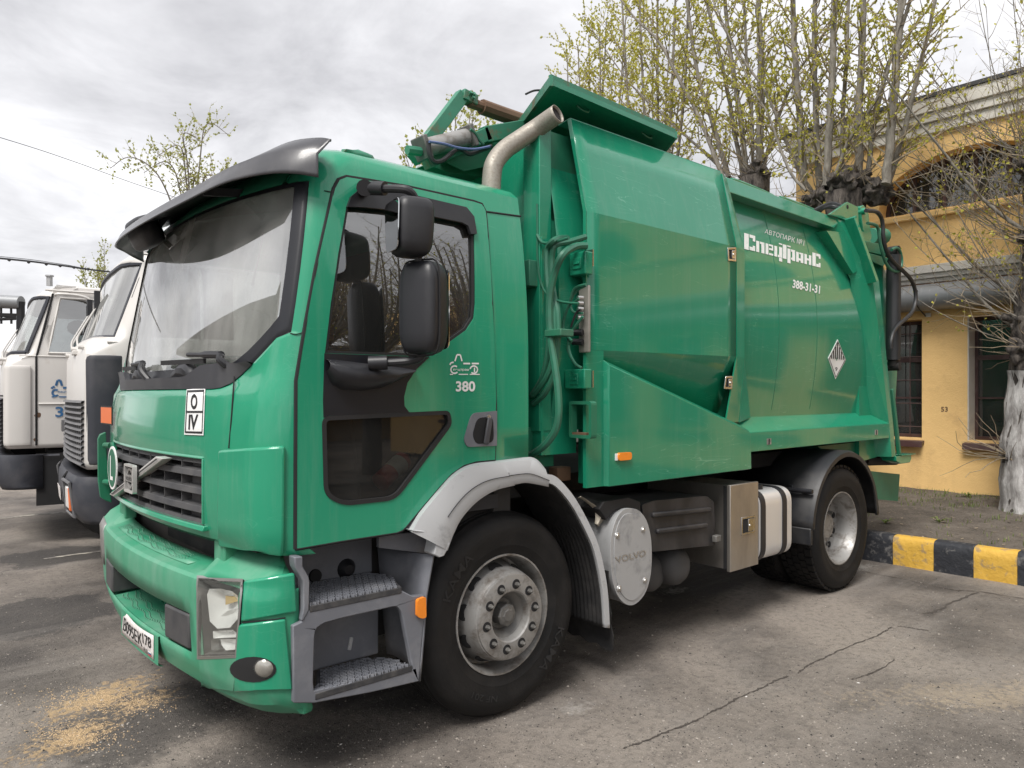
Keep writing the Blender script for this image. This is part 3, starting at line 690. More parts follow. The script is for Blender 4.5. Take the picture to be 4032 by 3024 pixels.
def belt(dy):
    a = abs(dy)
    if a < .78: return 1.625
    t = min(1, (a - .78) / .40); t = t * t * (1.6 - .6 * t); return 1.625 + .222 * t
def header(dy): return 2.485 + .03 * (1 - min(1, abs(dy) / 1.2) ** 2)
def colset(h, rc):
    e_ = h - rc; half = [h] + [e_ + rc * math.sin(R(a)) for a in (67.5, 45, 22.5, 0)] + [1.03, .97, .89, .82, .757, .68, .6, .5, .4, .3, .2, .1, 0.0]
    return half
NCOL = len(colset(1.25, .16)); ARC45 = 2
def cab_row(zf, ztab=None):
    left, right = [], []
    ref = colset(1.25, .16)
    for i, dref in enumerate(ref):
        z = zf(dref); h = hw(z); e_ = h - .16
        dy = dref if i > 4 else ([h] + [e_ + .16 * math.sin(R(a)) for a in (67.5, 45, 22.5, 0)])[i]
        dy = min(dy, h); x = plan(dy, z)
        left.append(Vector((x, YC - dy, z))); right.append(Vector((x, YC + dy, z)))
    z = zf(1.25); h = hw(z)
    side = lambda s, X: Vector((X, YC + s * h, z))
    L = [side(-1, .125), side(-1, -.105)] + left
    return L + right[:-1][::-1] + [side(1, -.105), side(1, .125)]
vs_low = [0, .03, .085, .085 + .125, .53, .68, .86, .95, 1]
zlow = [.962, .985, 1.045, 1.18, 1.322, 1.40, 1.45, 1.50, 1.55, 1.58, 1.60, 1.615, 1.625]
rows = [cab_row(lambda d, z=z: .962 + (belt(d) - .962) * (z - .962) / (1.625 - .962)) for z in zlow]
nl = len(rows); gl_rows = []
for f in (0, .02, .2, .4, .6, .8, .98, 1):
    gl_rows.append(cab_row(lambda d, f=f: belt(d) + (header(d) - belt(d)) * f))
rows += gl_rows[1:]
ng = len(rows)
rows.append(cab_row(lambda d: 2.555)); rows.append(cab_row(lambda d: 2.605))
base = rows[-1]; ctr = Vector((-.42, YC, 0))
for s, z in ((.03, 2.64), (.075, 2.665), (.16, 2.683), (.45, 2.70), (.97, 2.705)):
    rows.append([Vector((p.x + (ctr.x - p.x) * s, p.y + (ctr.y - p.y) * s, z)) for p in base])
m_ = len(rows[0]); mid = (m_ - 1) // 2
WL, WR = 2 + ARC45, m_ - 1 - (2 + ARC45)
def skip(i, k):
    if nl - 1 <= i < ng - 1 and WL <= k < WR: return True                              # windscreen
    if k == 0 and i < 3: return True                                                    # wheel arch cut
    if k == 1 and i < ng - 0 and rows[i + 1][1].z < 2.51: return True                   # driver's door
    if k == m_ - 3 and nl - 1 <= i < ng - 1: return True                                # far side window
    if zlow[2] - .001 < zlow[min(i, nl-1)] and i < 4 and i >= 2:                        # grille opening
        y0, y1 = rows[i][k].y, rows[i][k + 1].y
        if abs(y0 - YC) < .7575 and abs(y1 - YC) < .7575: return True
    return False
mb = MB(); mb.grid(rows, skip)
mb.grid([[r_[-1] for r_ in rows[3:]], [r_[0] for r_ in rows[3:]]])                      # rear wall
n0 = len(mb.v); mb.add(rows[-1], [tuple(range(m_))])
cab = obj('cab_shell', mb, M['green'], truck, smooth=32, solid=.012, wn_=True)
mb = MB(); mb.box(-1.22, .10, YC - 1.12, YC + 1.2, .97, 1.02); obj('cab_underside', mb, M['chassis'], truck, smooth=0)
# windscreen with its black printed border
wr = [r_[WL:WR + 1] for r_ in [rows[nl - 1]] + rows[nl:ng]]
inn = lambda p, d: p - cab_normal(p) * d
gl = [[inn(p, .008) for p in r_] for r_ in wr]
mb = MB(); mb.grid(gl); wind = obj('windscreen', mb, M['windscreen'], truck, smooth=60)
mb = MB()
nW = len(gl[0])
def band(i0, k0, i1, k1, w):                                                            # edge strip of the pane between outer edge and w inwards
    pass
edge_o = [gl[0][k] for k in range(nW)] + [gl[i][-1] for i in range(1, len(gl))] + [gl[-1][k] for k in range(nW - 2, -1, -1)] + [gl[i][0] for i in range(len(gl) - 2, 0, -1)]
cen = Vector((-1.25, YC, 2.05))
def pull(p, w):
    dy = p.y - YC; q = p.copy(); 
    zt, zb = header(dy), belt(dy)
    q.z = min(max(p.z, zb + w * 1.6), zt - w * .45)
    lim = hw(q.z) - .16 + .113 - w; dy2 = max(-lim, min(lim, dy)); q.y = YC + dy2; q.x = plan(dy2, q.z)
    return q - cab_normal(q) * .001
rings_ = [[inn(p, .004) for p in edge_o]] + [[pull(p, w_) for p in edge_o] for w_ in (.010, .020, .030, .040, .050, .058)]
mb.grid([r_ + [r_[0]] for r_ in rings_])
obj('screen_border', mb, M['black_gloss'], wind, smooth=60)
mb = MB(); mb.tube([inn(p, .002) for p in edge_o] + [inn(edge_o[0], .002)], .006, 6); obj('screen_seal', mb, M['rubber_clean'], wind)
# far side window
fw = [[r_[m_ - 3], r_[m_ - 2]] for r_ in [rows[nl - 1]] + rows[nl:ng]]
mb = MB(); mb.grid([[p - Vector((0, .006, 0)) for p in r_] for r_ in fw]); obj('side_window', mb, M['side_glass'], truck)

# ---- cowl below the screen
def cowl_pt(dy, z, out): 
    x = plan(dy, z); return Vector((x, YC + dy, z)) + cab_normal(Vector((x, YC + dy, z))) * out
mb = MB(); up, lo = [], []
for i in range(33):
    dy = -1.02 + 2.04 * i / 32; zb = belt(dy); a = abs(dy)
    zt = zb + (.048 if a < .50 else .048 + (.100 - .048) * min(1, (a - .50) / .15)) * (1 if a < .85 else max(.05, 1 - (a - .85) / .17 * .95))
    lo.append(cowl_pt(dy, zb - .004, .004)); up.append(cowl_pt(dy, zt, .030))
bk = [p + Vector((.07, 0, -.015)) for p in up]; lob = [p + Vector((.06, 0, 0)) for p in lo]
mb.grid([lo, up, bk, lob]); cowl = obj('windscreen_cowl', mb, M['cowl'], truck, smooth=40)
for dyc in (-.55, .15):
    mb = MB(); pth = [cowl_pt(dyc + .28 * t, 1.665 + .045 * math.sin(math.pi * t), -.01) for t in (0, .15, .35, .6, .85, 1)]
    mb.tube(pth, [.012, .035, .042, .038, .03, .012], 10); obj('cowl_hump', mb, M['black'], cowl)
# wipers
def wiper(a, b_, c, d_):
    A_, B_, C_, E_ = [hit('R', *q, in_cab) + Vector((-o, 0, 0)) for q, o in ((a, .012), (b_, .035), (c, .035), (d_, .02))]
    mb = MB(); mb.tube(spline([A_, A_ + (B_ - A_) * .55 + Vector((-.02,0,0)), B_], 5), [.016]*10 + [.014], 8)
    mb.tube(spline([B_, B_ + (C_ - B_) * .5, C_], 5), [.016]*6 + [.010]*5, 8); o = obj('wiper_arm', mb, M['black'], truck)
    mb = MB(); q = (E_ - B_).normalized(); mb.bar(B_ + (E_ - B_) * .25 + Vector((.0, 0, -.02)), E_ + Vector((0, 0, -.01)), .012, .022); obj('wiper_blade', mb, M['rubber_clean'], o)
wiper((1760,640), (1740,490), (1300,490), (910,570)); wiper((715,820), (700,600), (560,620), (400,650))

# ---- grille
grille_z = [(1.262, .030), (1.186, .030), (1.108, .030)]
def arc_bar(z0, z1, x0, x1, d0=-.752, d1=.752, n=20, rise=0.0):
    mb = MB(); rws = []
    for i in range(n + 1):
        dy = d0 + (d1 - d0) * i / n; x = plan(dy, 1.2); y = YC + dy
        rws.append([Vector((x + x0, y, z0)), Vector((x + x0 + .008, y, z1)), Vector((x + x1, y, z1 + rise)), Vector((x + x1, y, z0 + rise)), Vector((x + x0, y, z0))])
    mb.grid(rws); mb.f.append((0,1,2,3)); k = n * 5; mb.f.append((k,k+1,k+2,k+3)); return mb
mb = arc_bar(1.0, 1.36, .085, .10); grille = obj('grille', mb, M['mesh_dark'], truck)
for i, (z, h) in enumerate(grille_z): obj('grille_slat', arc_bar(z - .016, z + .012, -.002, .075, rise=.012), M['grille'], grille, bev=.003)
obj('grille_slat', arc_bar(1.040, 1.062, .006, .075), M['grille'], grille); obj('grille_slat', arc_bar(1.302, 1.324, .012, .08), M['grille'], grille)
for a, b_ in ((-.755, -.56), (.56, .755)):
    obj('grille_plate', arc_bar(1.055, 1.315, .042, .07, a, b_, 6), M['grille'], grille)
obj('grille_plate', arc_bar(1.265, 1.315, .04, .055, -.3, .56, 8), M['grille'], grille)
for dy in (-.53, -.33, -.13, .07, .27, .47):
    mb = MB(); x = plan(dy, 1.2); mb.box(x + .012, x + .09, YC + dy - .004, YC + dy + .004, 1.05, 1.31); obj('grille_rib', mb, M['grille'], grille)
# emblem: diagonal bar, frame and ring
def gpt(k, x, y, out): p = hit(k, x, y, in_cab); return p + Vector((-out, 0, 0))
mb = MB()
def strip(k, a, b_, c, d_, o0, o1, mb):
    q = [gpt(k, *p, o1) for p in (a, b_, c, d_)]; mb.hexa([p + Vector((o1 - o0, 0, 0)) for p in q] + q); return mb
strip('T', (350,1010), (415,1045), (1260,430), (1130,395), .0, .045, mb); emblem = obj('emblem_bar', mb, M['silver_trim'], grille, bev=.004)
mb = MB(); strip('T', (385,1005), (402,1012), (1172,437), (1145,430), .046, .047, mb); obj('emblem_groove', mb, M['ink'], emblem)
ey, ez, ex = 1.212, 1.182, plan(0, 1.2) - .062
mb = MB(); o_ = fillet([(ey-.082,ez-.070),(ey+.082,ez-.070),(ey+.082,ez+.070),(ey-.082,ez+.070)], .012); mb.px(o_, ex + .012, ex + .032, [inset(o_, .011)]); obj('emblem_frame', mb, M['silver_trim'], emblem, bev=.003)
mb = MB(); ri = [(ey + .052*math.cos(a), ez + .052*math.sin(a)) for a in [2*math.pi*k/24 for k in range(24)]]; mb.px(ri, ex + .018, ex + .030, [inset(ri, .011)]); obj('emblem_ring', mb, M['rim'], emblem)
mb = MB(); mb.px(inset(o_, .010), ex + .033, ex + .036); obj('emblem_back', mb, M['ink'], emblem, smooth=0)
mb = MB(); mb.px([(ey-.072,ez-.016),(ey+.072,ez-.016),(ey+.072,ez+.016),(ey-.072,ez+.016)], ex + .015, ex + .03); obj('emblem_band', mb, M['rim'], emblem)
put_text('emblem_lettering', 'VOLVO', lambda u, v: Vector((ex + .013, ey + .055 - .11 * u, ez - .009 + .018 * v)), M['ink'], emblem, .02)
# bezel under and over the grille: raised lip
mb = arc_bar(1.018, 1.040, -.012, .02, -.78, .78); obj('grille_lip', mb, M['green'], grille, bev=.004)
mb = arc_bar(1.324, 1.338, -.004, .03, -.765, .765, rise=-.010); obj('grille_lip', mb, M['green'], grille, bev=.004)
for s in (-1, 1):
    mb = MB(); x = plan(.765, 1.2); mb.box(x - .004, x + .02, YC + s*.760 - .006, YC + s*.760 + .006, 1.045, 1.324); obj('grille_lip', mb, M['green'], grille, bev=.004)

# ---- plates and stickers on the front panel
def orient(o, c):
    s_ = sum((f.center - Vector(c)).dot(f.normal) * f.area for f in o.data.polygons)
    if s_ < 0: o.data.flip_normals()
orient(cab, (-.5, YC, 1.8))
def sticker(name, k, quad, off, mat, parent=truck, **kw): return obj(name, surf_patch(k, quad, off, -off + .0008, 4, 14, **kw), mat, parent, smooth=0)
st = sticker('class_sign', 'R', ((1187,948),(1430,928),(1408,1540),(1156,1530)), .004, M['white'])
for q in (((1196,960),(1418,950),(1416,980),(1195,988)), ((1183,1222),(1405,1222),(1404,1247),(1182,1247)), ((1170,1485),(1395,1490),(1394,1518),(1169,1508)),
          ((1195,960),(1206,960),(1180,1508),(1169,1508)), ((1410,950),(1418,950),(1396,1518),(1387,1518))):
    sticker('sign_rule', 'R', q, .0055, M['ink'], st)
put_text('sign_character', 'O', surf_map('R', ((1250,1003),(1335,1003),(1328,1200),(1245,1200)), .0058), M['ink'], st, .03)
put_text('sign_character', 'IV', surf_map('R', ((1222,1270),(1345,1268),(1322,1465),(1215,1465)), .0058), M['ink'], st, .03)
op = sticker('orange_plate', 'R', ((156,1158),(270,1156),(263,1415),(143,1410)), .006, M['orange_plate'])
q = [hit('R', *p, in_cab) for p in ((268,1160), (263,1415))]
mb = MB(); X = q[0].x - .012
op.data.materials[0] = M['orange_plate']
bpy.data.objects.remove(op)
zt, zb, yr = q[0].z, q[1].z, q[0].y
def curved_plate(y0, y1, z0, z1, off, t, n=6):
    mb = MB(); F_ = [[Vector((plan(yr + .03 - YC, 1.4) - off - .012, y, z)) for y in [y0 + (y1 - y0) * i / n for i in range(n + 1)]] for z in (z0, z1)]
    B_ = [[p + Vector((t, 0, 0)) for p in r_] for r_ in F_]; mb.grid(F_); mb.grid(B_); mb.grid([F_[0], B_[0]]); mb.grid([F_[1], B_[1]])
    mb.f.append((0, n + 1, n + 1 + 2*(n+1), 2*(n+1))); return mb
pl_ = obj('orange_plate', curved_plate(yr, yr + .27, zb, zt, .007, .005), M['ink'], truck, smooth=0)
obj('plate_face', curved_plate(yr + .008, yr + .262, zb + .008, zt - .008, .0085, .001), M['orange_plate'], pl_, smooth=0)
# oval L badge on the far edge of the grille
ox = plan(.60, 1.2) - .05; _c0 = atX('T', 253, 590, ox); oy, oz = _c0.y, _c0.z
ov = lambda ry, rz, x: [(oy + ry * math.cos(a), oz + rz * math.sin(a)) for a in [2*math.pi*k/32 for k in range(32)]]
mb = MB(); mb.px(ov(.098, .118, 0), ox, ox + .006); badge = obj('oval_badge', mb, M['white'], truck, smooth=0)
mb = MB(); mb.px(ov(.084, .104, 0), ox - .002, ox - .0005); obj('badge_field', mb, M['oval_green'], badge, smooth=0)
put_text('badge_letter', 'L', lambda u, v: Vector((ox - .0032, oy + .03 - .06 * u, oz - .066 + .132 * v)), M['white'], badge, .01)
# green far-side wind deflector seen edge-on past the front corner
mb = MB(); o_ = [atY('X2', x, y, 2.44) for x, y in ((1062,490),(1085,440),(1150,415),(1165,700),(1215,1185),(1150,1165),(1090,1125),(1065,950))]
mb.py([(p.x, p.z) for p in o_], 2.43, 2.452); obj('corner_deflector', mb, M['green_dark'], truck, bev=.006)
for yv in (560, 960):
    p = atY('X2', 1140, yv, 2.42); mb = MB(); mb.tube([p, p + Vector((.02, -.06, 0))], .018, 10); obj('deflector_stud', mb, M['green_dark'], truck)

# ---- corner panels, seams
cp = surf_patch('d', ((480,972),(616,962),(614,1196),(477,1172)), .022, .004, 10, 8)
obj('corner_cover', cp, M['green'], truck, bev=.012, bseg=3)
def seam(pts, w=.0035, mat='dark', k='d', inside=in_cab, off=.001, name='panel_gap', parent=truck):
    P = [hit(k, *p, inside) for p in pts]; P = [p + (cab_normal(p) if inside is in_cab else bump_normal(p)) * off for p in P]
    mb = MB(); mb.tube(spline(P, 4), w, 5); return obj(name, mb, M[mat], parent)
seam(((508,800),(504,850),(500,910),(495,968)))
seam(((655,718),(640,722),(627,720)), .002); seam(((700,412),(711,414),(720,415)), .002)
# ---- door
def on_side(k, x, y, off=0.0):
    p = atY(k, x, y, -.05)
    for _ in range(5): p = atY(k, x, y, YC - hw(p.z) - off)
    return p
def side_poly(pts): return [(p.x, p.z) for p in (on_side(*q) for q in pts)]
def side_panel(name, outer, holes, off, thick, mat, parent, bev=0):
    # a sheet lying on the curved cab side, with turned-in edges of the given depth and analytic normals
    loops = [outer] + list(holes); flat = [p for l in loops for p in l]
    tris = tessellate_polygon([[Vector((p[0], p[1], 0)) for p in l] for l in loops])
    bm = bmesh.new(); vv = [bm.verts.new((p[0], 0, p[1])) for p in flat]
    for t in tris:
        try: bm.faces.new([vv[i] for i in t])
        except ValueError: pass
    zs = [p[1] for p in flat]
    for z in (1.75,1.82,1.9,1.97,2.04,2.11,2.18,2.25,2.32,2.39,2.46,2.52):
        if min(zs) < z < max(zs):
            bmesh.ops.bisect_plane(bm, geom=bm.verts[:] + bm.edges[:] + bm.faces[:], plane_co=(0,0,z), plane_no=(0,0,1))
    for v in bm.verts: v.co.y = YC - hw(v.co.z) - off
    bmesh.ops.recalc_face_normals(bm, faces=bm.faces); bm.normal_update()
    if sum(f.normal.y * f.calc_area() for f in bm.faces) > 0: bmesh.ops.reverse_faces(bm, faces=bm.faces)
    nf = len(bm.faces); be = [e for e in bm.edges if e.is_boundary]
    ex = bmesh.ops.extrude_edge_only(bm, edges=be)
    for v in ex['geom']:
        if isinstance(v, bmesh.types.BMVert): v.co.y += thick
    bm.normal_update(); me = bpy.data.meshes.new(name); bm.to_mesh(me); bm.free()
    o = link(name, me, mat, parent, 0)
    nn = []
    for p in me.polygons:
        for li in p.loop_indices:
            z = me.vertices[me.loops[li].vertex_index].co.z
            if abs(p.normal.y) > .7: nn.append(Vector((0, -1, max(0, (z - 1.75)) * 2 * .058 / .72 ** 2)).normalized())
            else: nn.append(p.normal.copy())
    me.polygons.foreach_set('use_smooth', [True] * len(me.polygons)); me.normals_split_custom_set(nn)
    return o
door_px = [('F',132,1372),('F',134,700),('F',137,0),('d',658,711),('d',682,580),('E',172,215),('E',200,162),('E',245,143),('E',600,201),('E',1000,290),('E',1050,307),('E',1072,350),
  ('E',1085,500),('E',1110,900),('E',1133,1500),('F',1765,400),('F',1757,645),('F',1600,660),('F',1500,690),('F',1400,760),('F',1300,870),('F',1150,1045),('F',1030,1190),('F',1000,1220),('F',955,1238),('F',500,1308)]
door_o = side_poly(door_px)
win_o = side_poly([('E',240,340),('E',262,270),('E',335,214),('E',720,285),('E',930,335),('E',985,400),('E',1001,480),('E',1008,900),('E',1000,985),('E',955,1055),('E',735,1214),('E',430,1203),('E',115,1192),('E',150,900),('E',195,600)])
low_o = fillet(side_poly([('F',352,300),('F',1375,252),('F',1395,350),('F',940,960),('F',520,1006),('F',368,930)]), [.03,.02,.05,.05,.08,.06], 5)
door = side_panel('cab_door', door_o, [win_o, low_o], .006, .03, M['green'], truck)
mb = MB(); mb.tube([Vector((x, YC - hw(z) + .001, z)) for x, z in door_o] + [Vector((door_o[0][0], YC - hw(door_o[0][1]) + .001, door_o[0][1]))], .0085, 6); obj('door_gap', mb, M['dark'], door)
side_panel('door_window', win_o, [], -.014, .004, M['side_glass'], door)
side_panel('window_seal', win_o, [inset(win_o, .012)], .001, .012, M['rubber_clean'], door)
side_panel('lower_window', low_o, [], -.006, .004, M['low_glass'], door)
side_panel('window_seal', inset(low_o, -.006), [inset(low_o, .012)], .010, .014, M['rubber_clean'], door, bev=.004)
blk = side_poly([('E',112,1193),('E',735,1216),('E',655,1290),('E',603,1370),('E',584,1450),('E',586,1505),('E',612,1540)]) + side_poly([('F',1075,264),('F',400,284),('F',354,300),('F',350,160)])
side_panel('door_trim', blk, [], .0085, .006, M['black_gloss'], door)
defl = side_poly([('E',240,328),('E',262,268),('E',335,206),('E',400,205),('E',720,278),('E',945,330),('E',990,385),('E',1006,488),('E',972,488),('E',955,440),('E',920,420),('E',735,382),('E',480,345),('E',330,330)])
side_panel('rain_deflector', defl, [], .022, .018, M['black'], door, bev=.004)
# mirror foot fairing
mb = MB(); rows_ = []
fo = [('E',118,1225),('E',210,1232),('E',330,1248),('E',450,1262),('E',560,1275),('E',645,1290)]; fb = [('E',122,1300),('E',150,1375),('E',210,1412),('E',330,1418),('E',450,1400),('E',600,1320)]
A_ = [on_side(*q) for q in fo]; B_ = [on_side(*q) for q in fb]
for t, o in ((0, .004), (.12, .045), (.35, .075), (.6, .075), (.85, .05), (1, .004)):
    rows_.append([a.lerp(b_, t) + Vector((0, -o * (.35 + .65 * math.sin(math.pi * (.12 + .76 * i / 5))), 0)) for i, (a, b_) in enumerate(zip(A_, B_))])
mb.grid(rows_); obj('mirror_fairing', mb, M['black'], door, smooth=80)
mb = MB(); mb.tube([on_side('E', x, y) for x, y in ((1078,352),(1150,362),(1282,380))], .005, 5); obj('roof_seam', mb, M['dark'], cab)
# handle
ho = fillet(side_poly([('F',1560,262),('F',1764,244),('F',1762,528),('F',1520,538),('F',1495,480)]), [.03,.004,.004,.03,.02], 5)
hd = side_panel('door_handle', ho, [], .014, .012, M['step'], door, bev=.004)
hr = fillet(side_poly([('F',1600,300),('F',1730,290),('F',1735,500),('F',1590,515),('F',1560,440)]), .03, 4); side_panel('handle_recess', hr, [], .0152, .001, M['dark'], hd)
mb = MB(); a, b_ = on_side('F',1692,300), on_side('F',1655,515); mb.bar(a + Vector((0,-.028,0)), b_ + Vector((0,-.03,0)), .03, .012, (0,-1,0)); obj('handle_grip', mb, M['cowl'], hd, bev=.005)
a = on_side('F',1690,293); mb = MB(); mb.lathe([(.0, -.022), (.011, -.022), (.011, -.012)], a, 'y', 12); obj('door_lock', mb, M['steel'], hd)
# door lettering: outline lorry and number
def smap(k, quad, off=.0085):
    def fn(u, v):
        tl, tr, br, bl = quad; w = 1 - v
        x = (tl[0]*(1-u)+tr[0]*u)*(1-w) + (bl[0]*(1-u)+br[0]*u)*w; y = (tl[1]*(1-u)+tr[1]*u)*(1-w) + (bl[1]*(1-u)+br[1]*u)*w
        return on_side(k, x, y, off)
    return fn
put_text('door_number', '380', smap('E', ((897,1358),(1012,1358),(1012,1420),(897,1420))), M['white'], door, .03)
def stroke(name, k, pts, w, mat, parent, yfn, off):
    P = [yfn(k, *p) for p in pts]; mb = MB()
    for a, b_ in zip(P, P[1:]):
        d = (b_ - a); q = Vector((-d.z, 0, d.x)).normalized() * w / 2; o = Vector((0, -off, 0))
        mb.add([a - q + o, b_ - q + o, b_ + q + o, a + q + o], [(0,1,2,3)])
    return obj(name, mb, mat, parent, smooth=0)
def lorry_logo(k, fn, parent, mat, wd, ox, oy, s, off, half=False):
    C_ = lambda cx, cy, r_, a0, a1: [(ox + s*(cx + r_*math.cos(R(a))), oy + s*(cy + r_*math.sin(R(a)))) for a in range(a0, a1 + 1, 15)]
    T_ = lambda *ps: [(ox + s*x, oy + s*y) for x, y in ps]
    L_ = [T_((0,62),(6,50),(22,46)), T_((30,40),(42,2),(62,2),(72,40)), C_(28, 90, 22, 40, 320)]
    if not half: L_ += [T_((80,54),(120,54)), T_((130,54),(172,54)), C_(142, 90, 22, -170, 130), T_((146,78),(146,104))]
    L_ += [T_((0,118),(18,118)), T_((52,118),(108,118))] + ([] if half else [T_((118,118),(178,118))])
    for i, l in enumerate(L_): stroke('logo_stroke', k, l, wd * (.6 if l[0][1] > oy + 110 * s else 1), mat, parent, fn, off)
lorry_logo('E', lambda k, x, y: on_side(k, x, y), door, M['white'], .0075, 855, 1200, 1.0, .0085)
put_text('logo_lettering', 'пецтран', smap('E', ((882,1285),(975,1285),(975,1300),(882,1300))), M['white'], door, .01)

# ---- mirrors
def rbox(c, sx, sy, sz, r, rot, n=5, taper=0.0):
    # rounded box as a superellipsoid grid
    mb = MB(); e1 = .45; rows_ = []
    sg = lambda v, p: math.copysign(abs(v) ** p, v)
    for i in range(13):
        ph = -math.pi/2 + math.pi * i / 12; rw = []
        for k in range(25):
            th = 2 * math.pi * k / 24
            x = sg(math.cos(ph), e1) * sg(math.cos(th), e1); y = sg(math.cos(ph), e1) * sg(math.sin(th), e1); z = sg(math.sin(ph), e1)
            f = 1 + taper * z
            rw.append(Vector(c) + rot @ Vector((x * sx * f, y * sy * f, z * sz)))
        rows_.append(rw)
    mb.grid(rows_); return mb
MY = -.27
up_c = atY('Y5', 1110, 900, MY); lo_c = atY('E', 705, 925, MY)
def arm(pts, r, name, parent=truck): mb = MB(); mb.tube(spline(pts, 5), r, 10); return obj(name, mb, M['black'], parent)
a0 = on_side('Y5', 555, 420); mir = arm([a0 + Vector((0,-.02,0)), atY('Y5', 620, 430, -.11), atY('Y5', 800, 430, -.18), atY('Y5', 1000, 435, -.25), atY('Y5', 1090, 460, MY), atY('Y5', 1150, 530, MY), atY('Y5', 1165, 640, MY), atY('Y5', 1190, 1220, MY), atY('E', 700, 700, MY), atY('E', 705, 900, MY), atY('E', 712, 1140, MY), atY('E', 690, 1215, -.25), atY('E', 620, 1238, -.2), atY('E', 490, 1248, -.14)], .017, 'mirror_arm')
mb = MB(); mb.tube([a0 + Vector((0, .0, 0)), atY('Y5', 560, 420, -.12)], .034, 12); mb.tube([atY('Y5', 600, 425, -.10), atY('Y5', 800, 430, -.18)], .028, 12); obj('mirror_bracket', mb, M['black'], mir)
mb = MB(); mb.tube([atY('E', 380, 1252, -.10), atY('E', 490, 1247, -.145)], .03, 12); obj('mirror_bracket', mb, M['black'], mir)
ru = Matrix.Rotation(R(-13), 3, 'Z'); rl = Matrix.Rotation(R(20), 3, 'Z')
h1 = obj('mirror_housing', rbox(up_c, .078, .092, .118, .03, ru, taper=.06), M['black'], mir, smooth=80)
def panel_on(c, rot, sy, sz, off, name, mat, parent, bevel=.0, taper=0.0):
    o_ = fillet([(-sy*(1-taper),-sz),(sy*(1-taper),-sz),(sy*(1+taper),sz),(-sy*(1+taper),sz)], .03, 4); mb = MB()
    f = lambda o: (lambda a, b_: Vector(c) + rot @ Vector((o, a, b_))); mb.prism(o_, [], f(off), f(off + .004 * (1 if off > 0 else -1))); return obj(name, mb, mat, parent, smooth=0)
panel_on(up_c, ru, .078, .100, -.0785, 'mirror_glass', M['mirror'], h1, taper=.1)
h2 = obj('mirror_housing', rbox(lo_c, .070, .092, .190, .03, rl), M['black'], mir, smooth=80)
panel_on(lo_c, rl, .078, .168, .0705, 'mirror_glass', M['mirror'], h2)
mb = MB(); rws = []
for t in range(25):
    a = 2*math.pi*t/24; sg = lambda v: math.copysign(abs(v)**.35, v)
    rws.append(Vector(lo_c) + rl @ Vector((-.02 , .0945*sg(math.cos(a)), .196*sg(math.sin(a)))))
mb.tube(rws, .004, 5); obj('housing_seam', mb, M['dark'], h2)
# front (kerb) mirror hanging on its own arm at the far side
fm_c = atY('Q', 480, 925, 1.55)
fr_ = Matrix.Rotation(R(18), 3, 'Y') @ Matrix.Rotation(R(-12), 3, 'Z')
fma = arm([atY('Q', 1180, 500, 1.15), atY('Q', 1060, 600, 1.2), atY('Q', 860, 620, 1.35), atY('Q', 700, 740, 1.5), atY('Q', 600, 850, 1.62)], .024, 'front_mirror_arm')
fmh = obj('front_mirror', rbox(fm_c, .055, .15, .085, .03, Matrix.Rotation(R(-25), 3, 'Y')), M['black'], fma, smooth=80)
panel_on(fm_c, Matrix.Rotation(R(-25), 3, 'Y'), .125, .068, .0555, 'mirror_glass', M['mirror'], fmh)
# ---- sun visor
low = [(-1.02, 2.470, 1.252), (-1.10, 2.485, 1.19), (-1.17, 2.492, 1.09), (-1.265, 2.480, .90), (-1.335, 2.448, .60), (-1.382, 2.425, .30), (-1.40, 2.415, 0)]
top = [(-.965, 2.635, 1.256), (-1.00, 2.648, 1.20), (-1.07, 2.645, 1.08), (-1.15, 2.60, .90), (-1.215, 2.545, .60), (-1.25, 2.522, .30), (-1.262, 2.515, 0)]
bck = [(-.962, 2.628, 1.250), (-.965, 2.655, 1.19), (-.975, 2.668, 1.06), (-.97, 2.66, .90), (-1.02, 2.625, .60), (-1.05, 2.61, .30), (-1.06, 2.605, 0)]
def sym(t): return [Vector((x, YC - d, z)) for x, z, d in t] + [Vector((x, YC + d, z)) for x, z, d in t[::-1][1:]]
Lw, Tp, Bk = [spline(sym(t), 5) for t in (low, top, bck)]
mid_ = [a.lerp(b_, .5) + Vector((-.03, 0, .012)) for a, b_ in zip(Lw, Tp)]
m2 = [a.lerp(b_, .5) + Vector((-.01, 0, .012)) * min(1, 3 * (1.256 - abs(a.y - YC))) for a, b_ in zip(Tp, Bk)]
mb = MB(); mb.grid([Lw, [a.lerp(b_, .12) + Vector((-.008,0,-.004)) for a, b_ in zip(Lw, Tp)], mid_, Tp, m2, Bk])
obj('sun_visor', mb, M['visor'], truck, smooth=70, solid=.006)
for s in (-.62, .62):
    mb = MB(); mb.bar((-1.05, YC + s, 2.53), (-1.26, YC + s, 2.50), .02, .035); obj('visor_bracket', mb, M['black'], truck)
# roof marker lamp with torn tape
c = atY('Y5', 525, 85, .10) + Vector((0, 0, .012)); mb = MB(); mb.ico(c + Vector((0, .03, .005)), .055, 2, .25, 3, (1.5, .7, .55)); ml = obj('roof_marker', mb, M['green_worn'], truck, smooth=60)
mb = MB(); mb.box(c.x - .11, c.x + .12, c.y - .02, c.y + .05, c.z - .03, c.z - .012); obj('marker_base', mb, M['black'], ml, bev=.006)
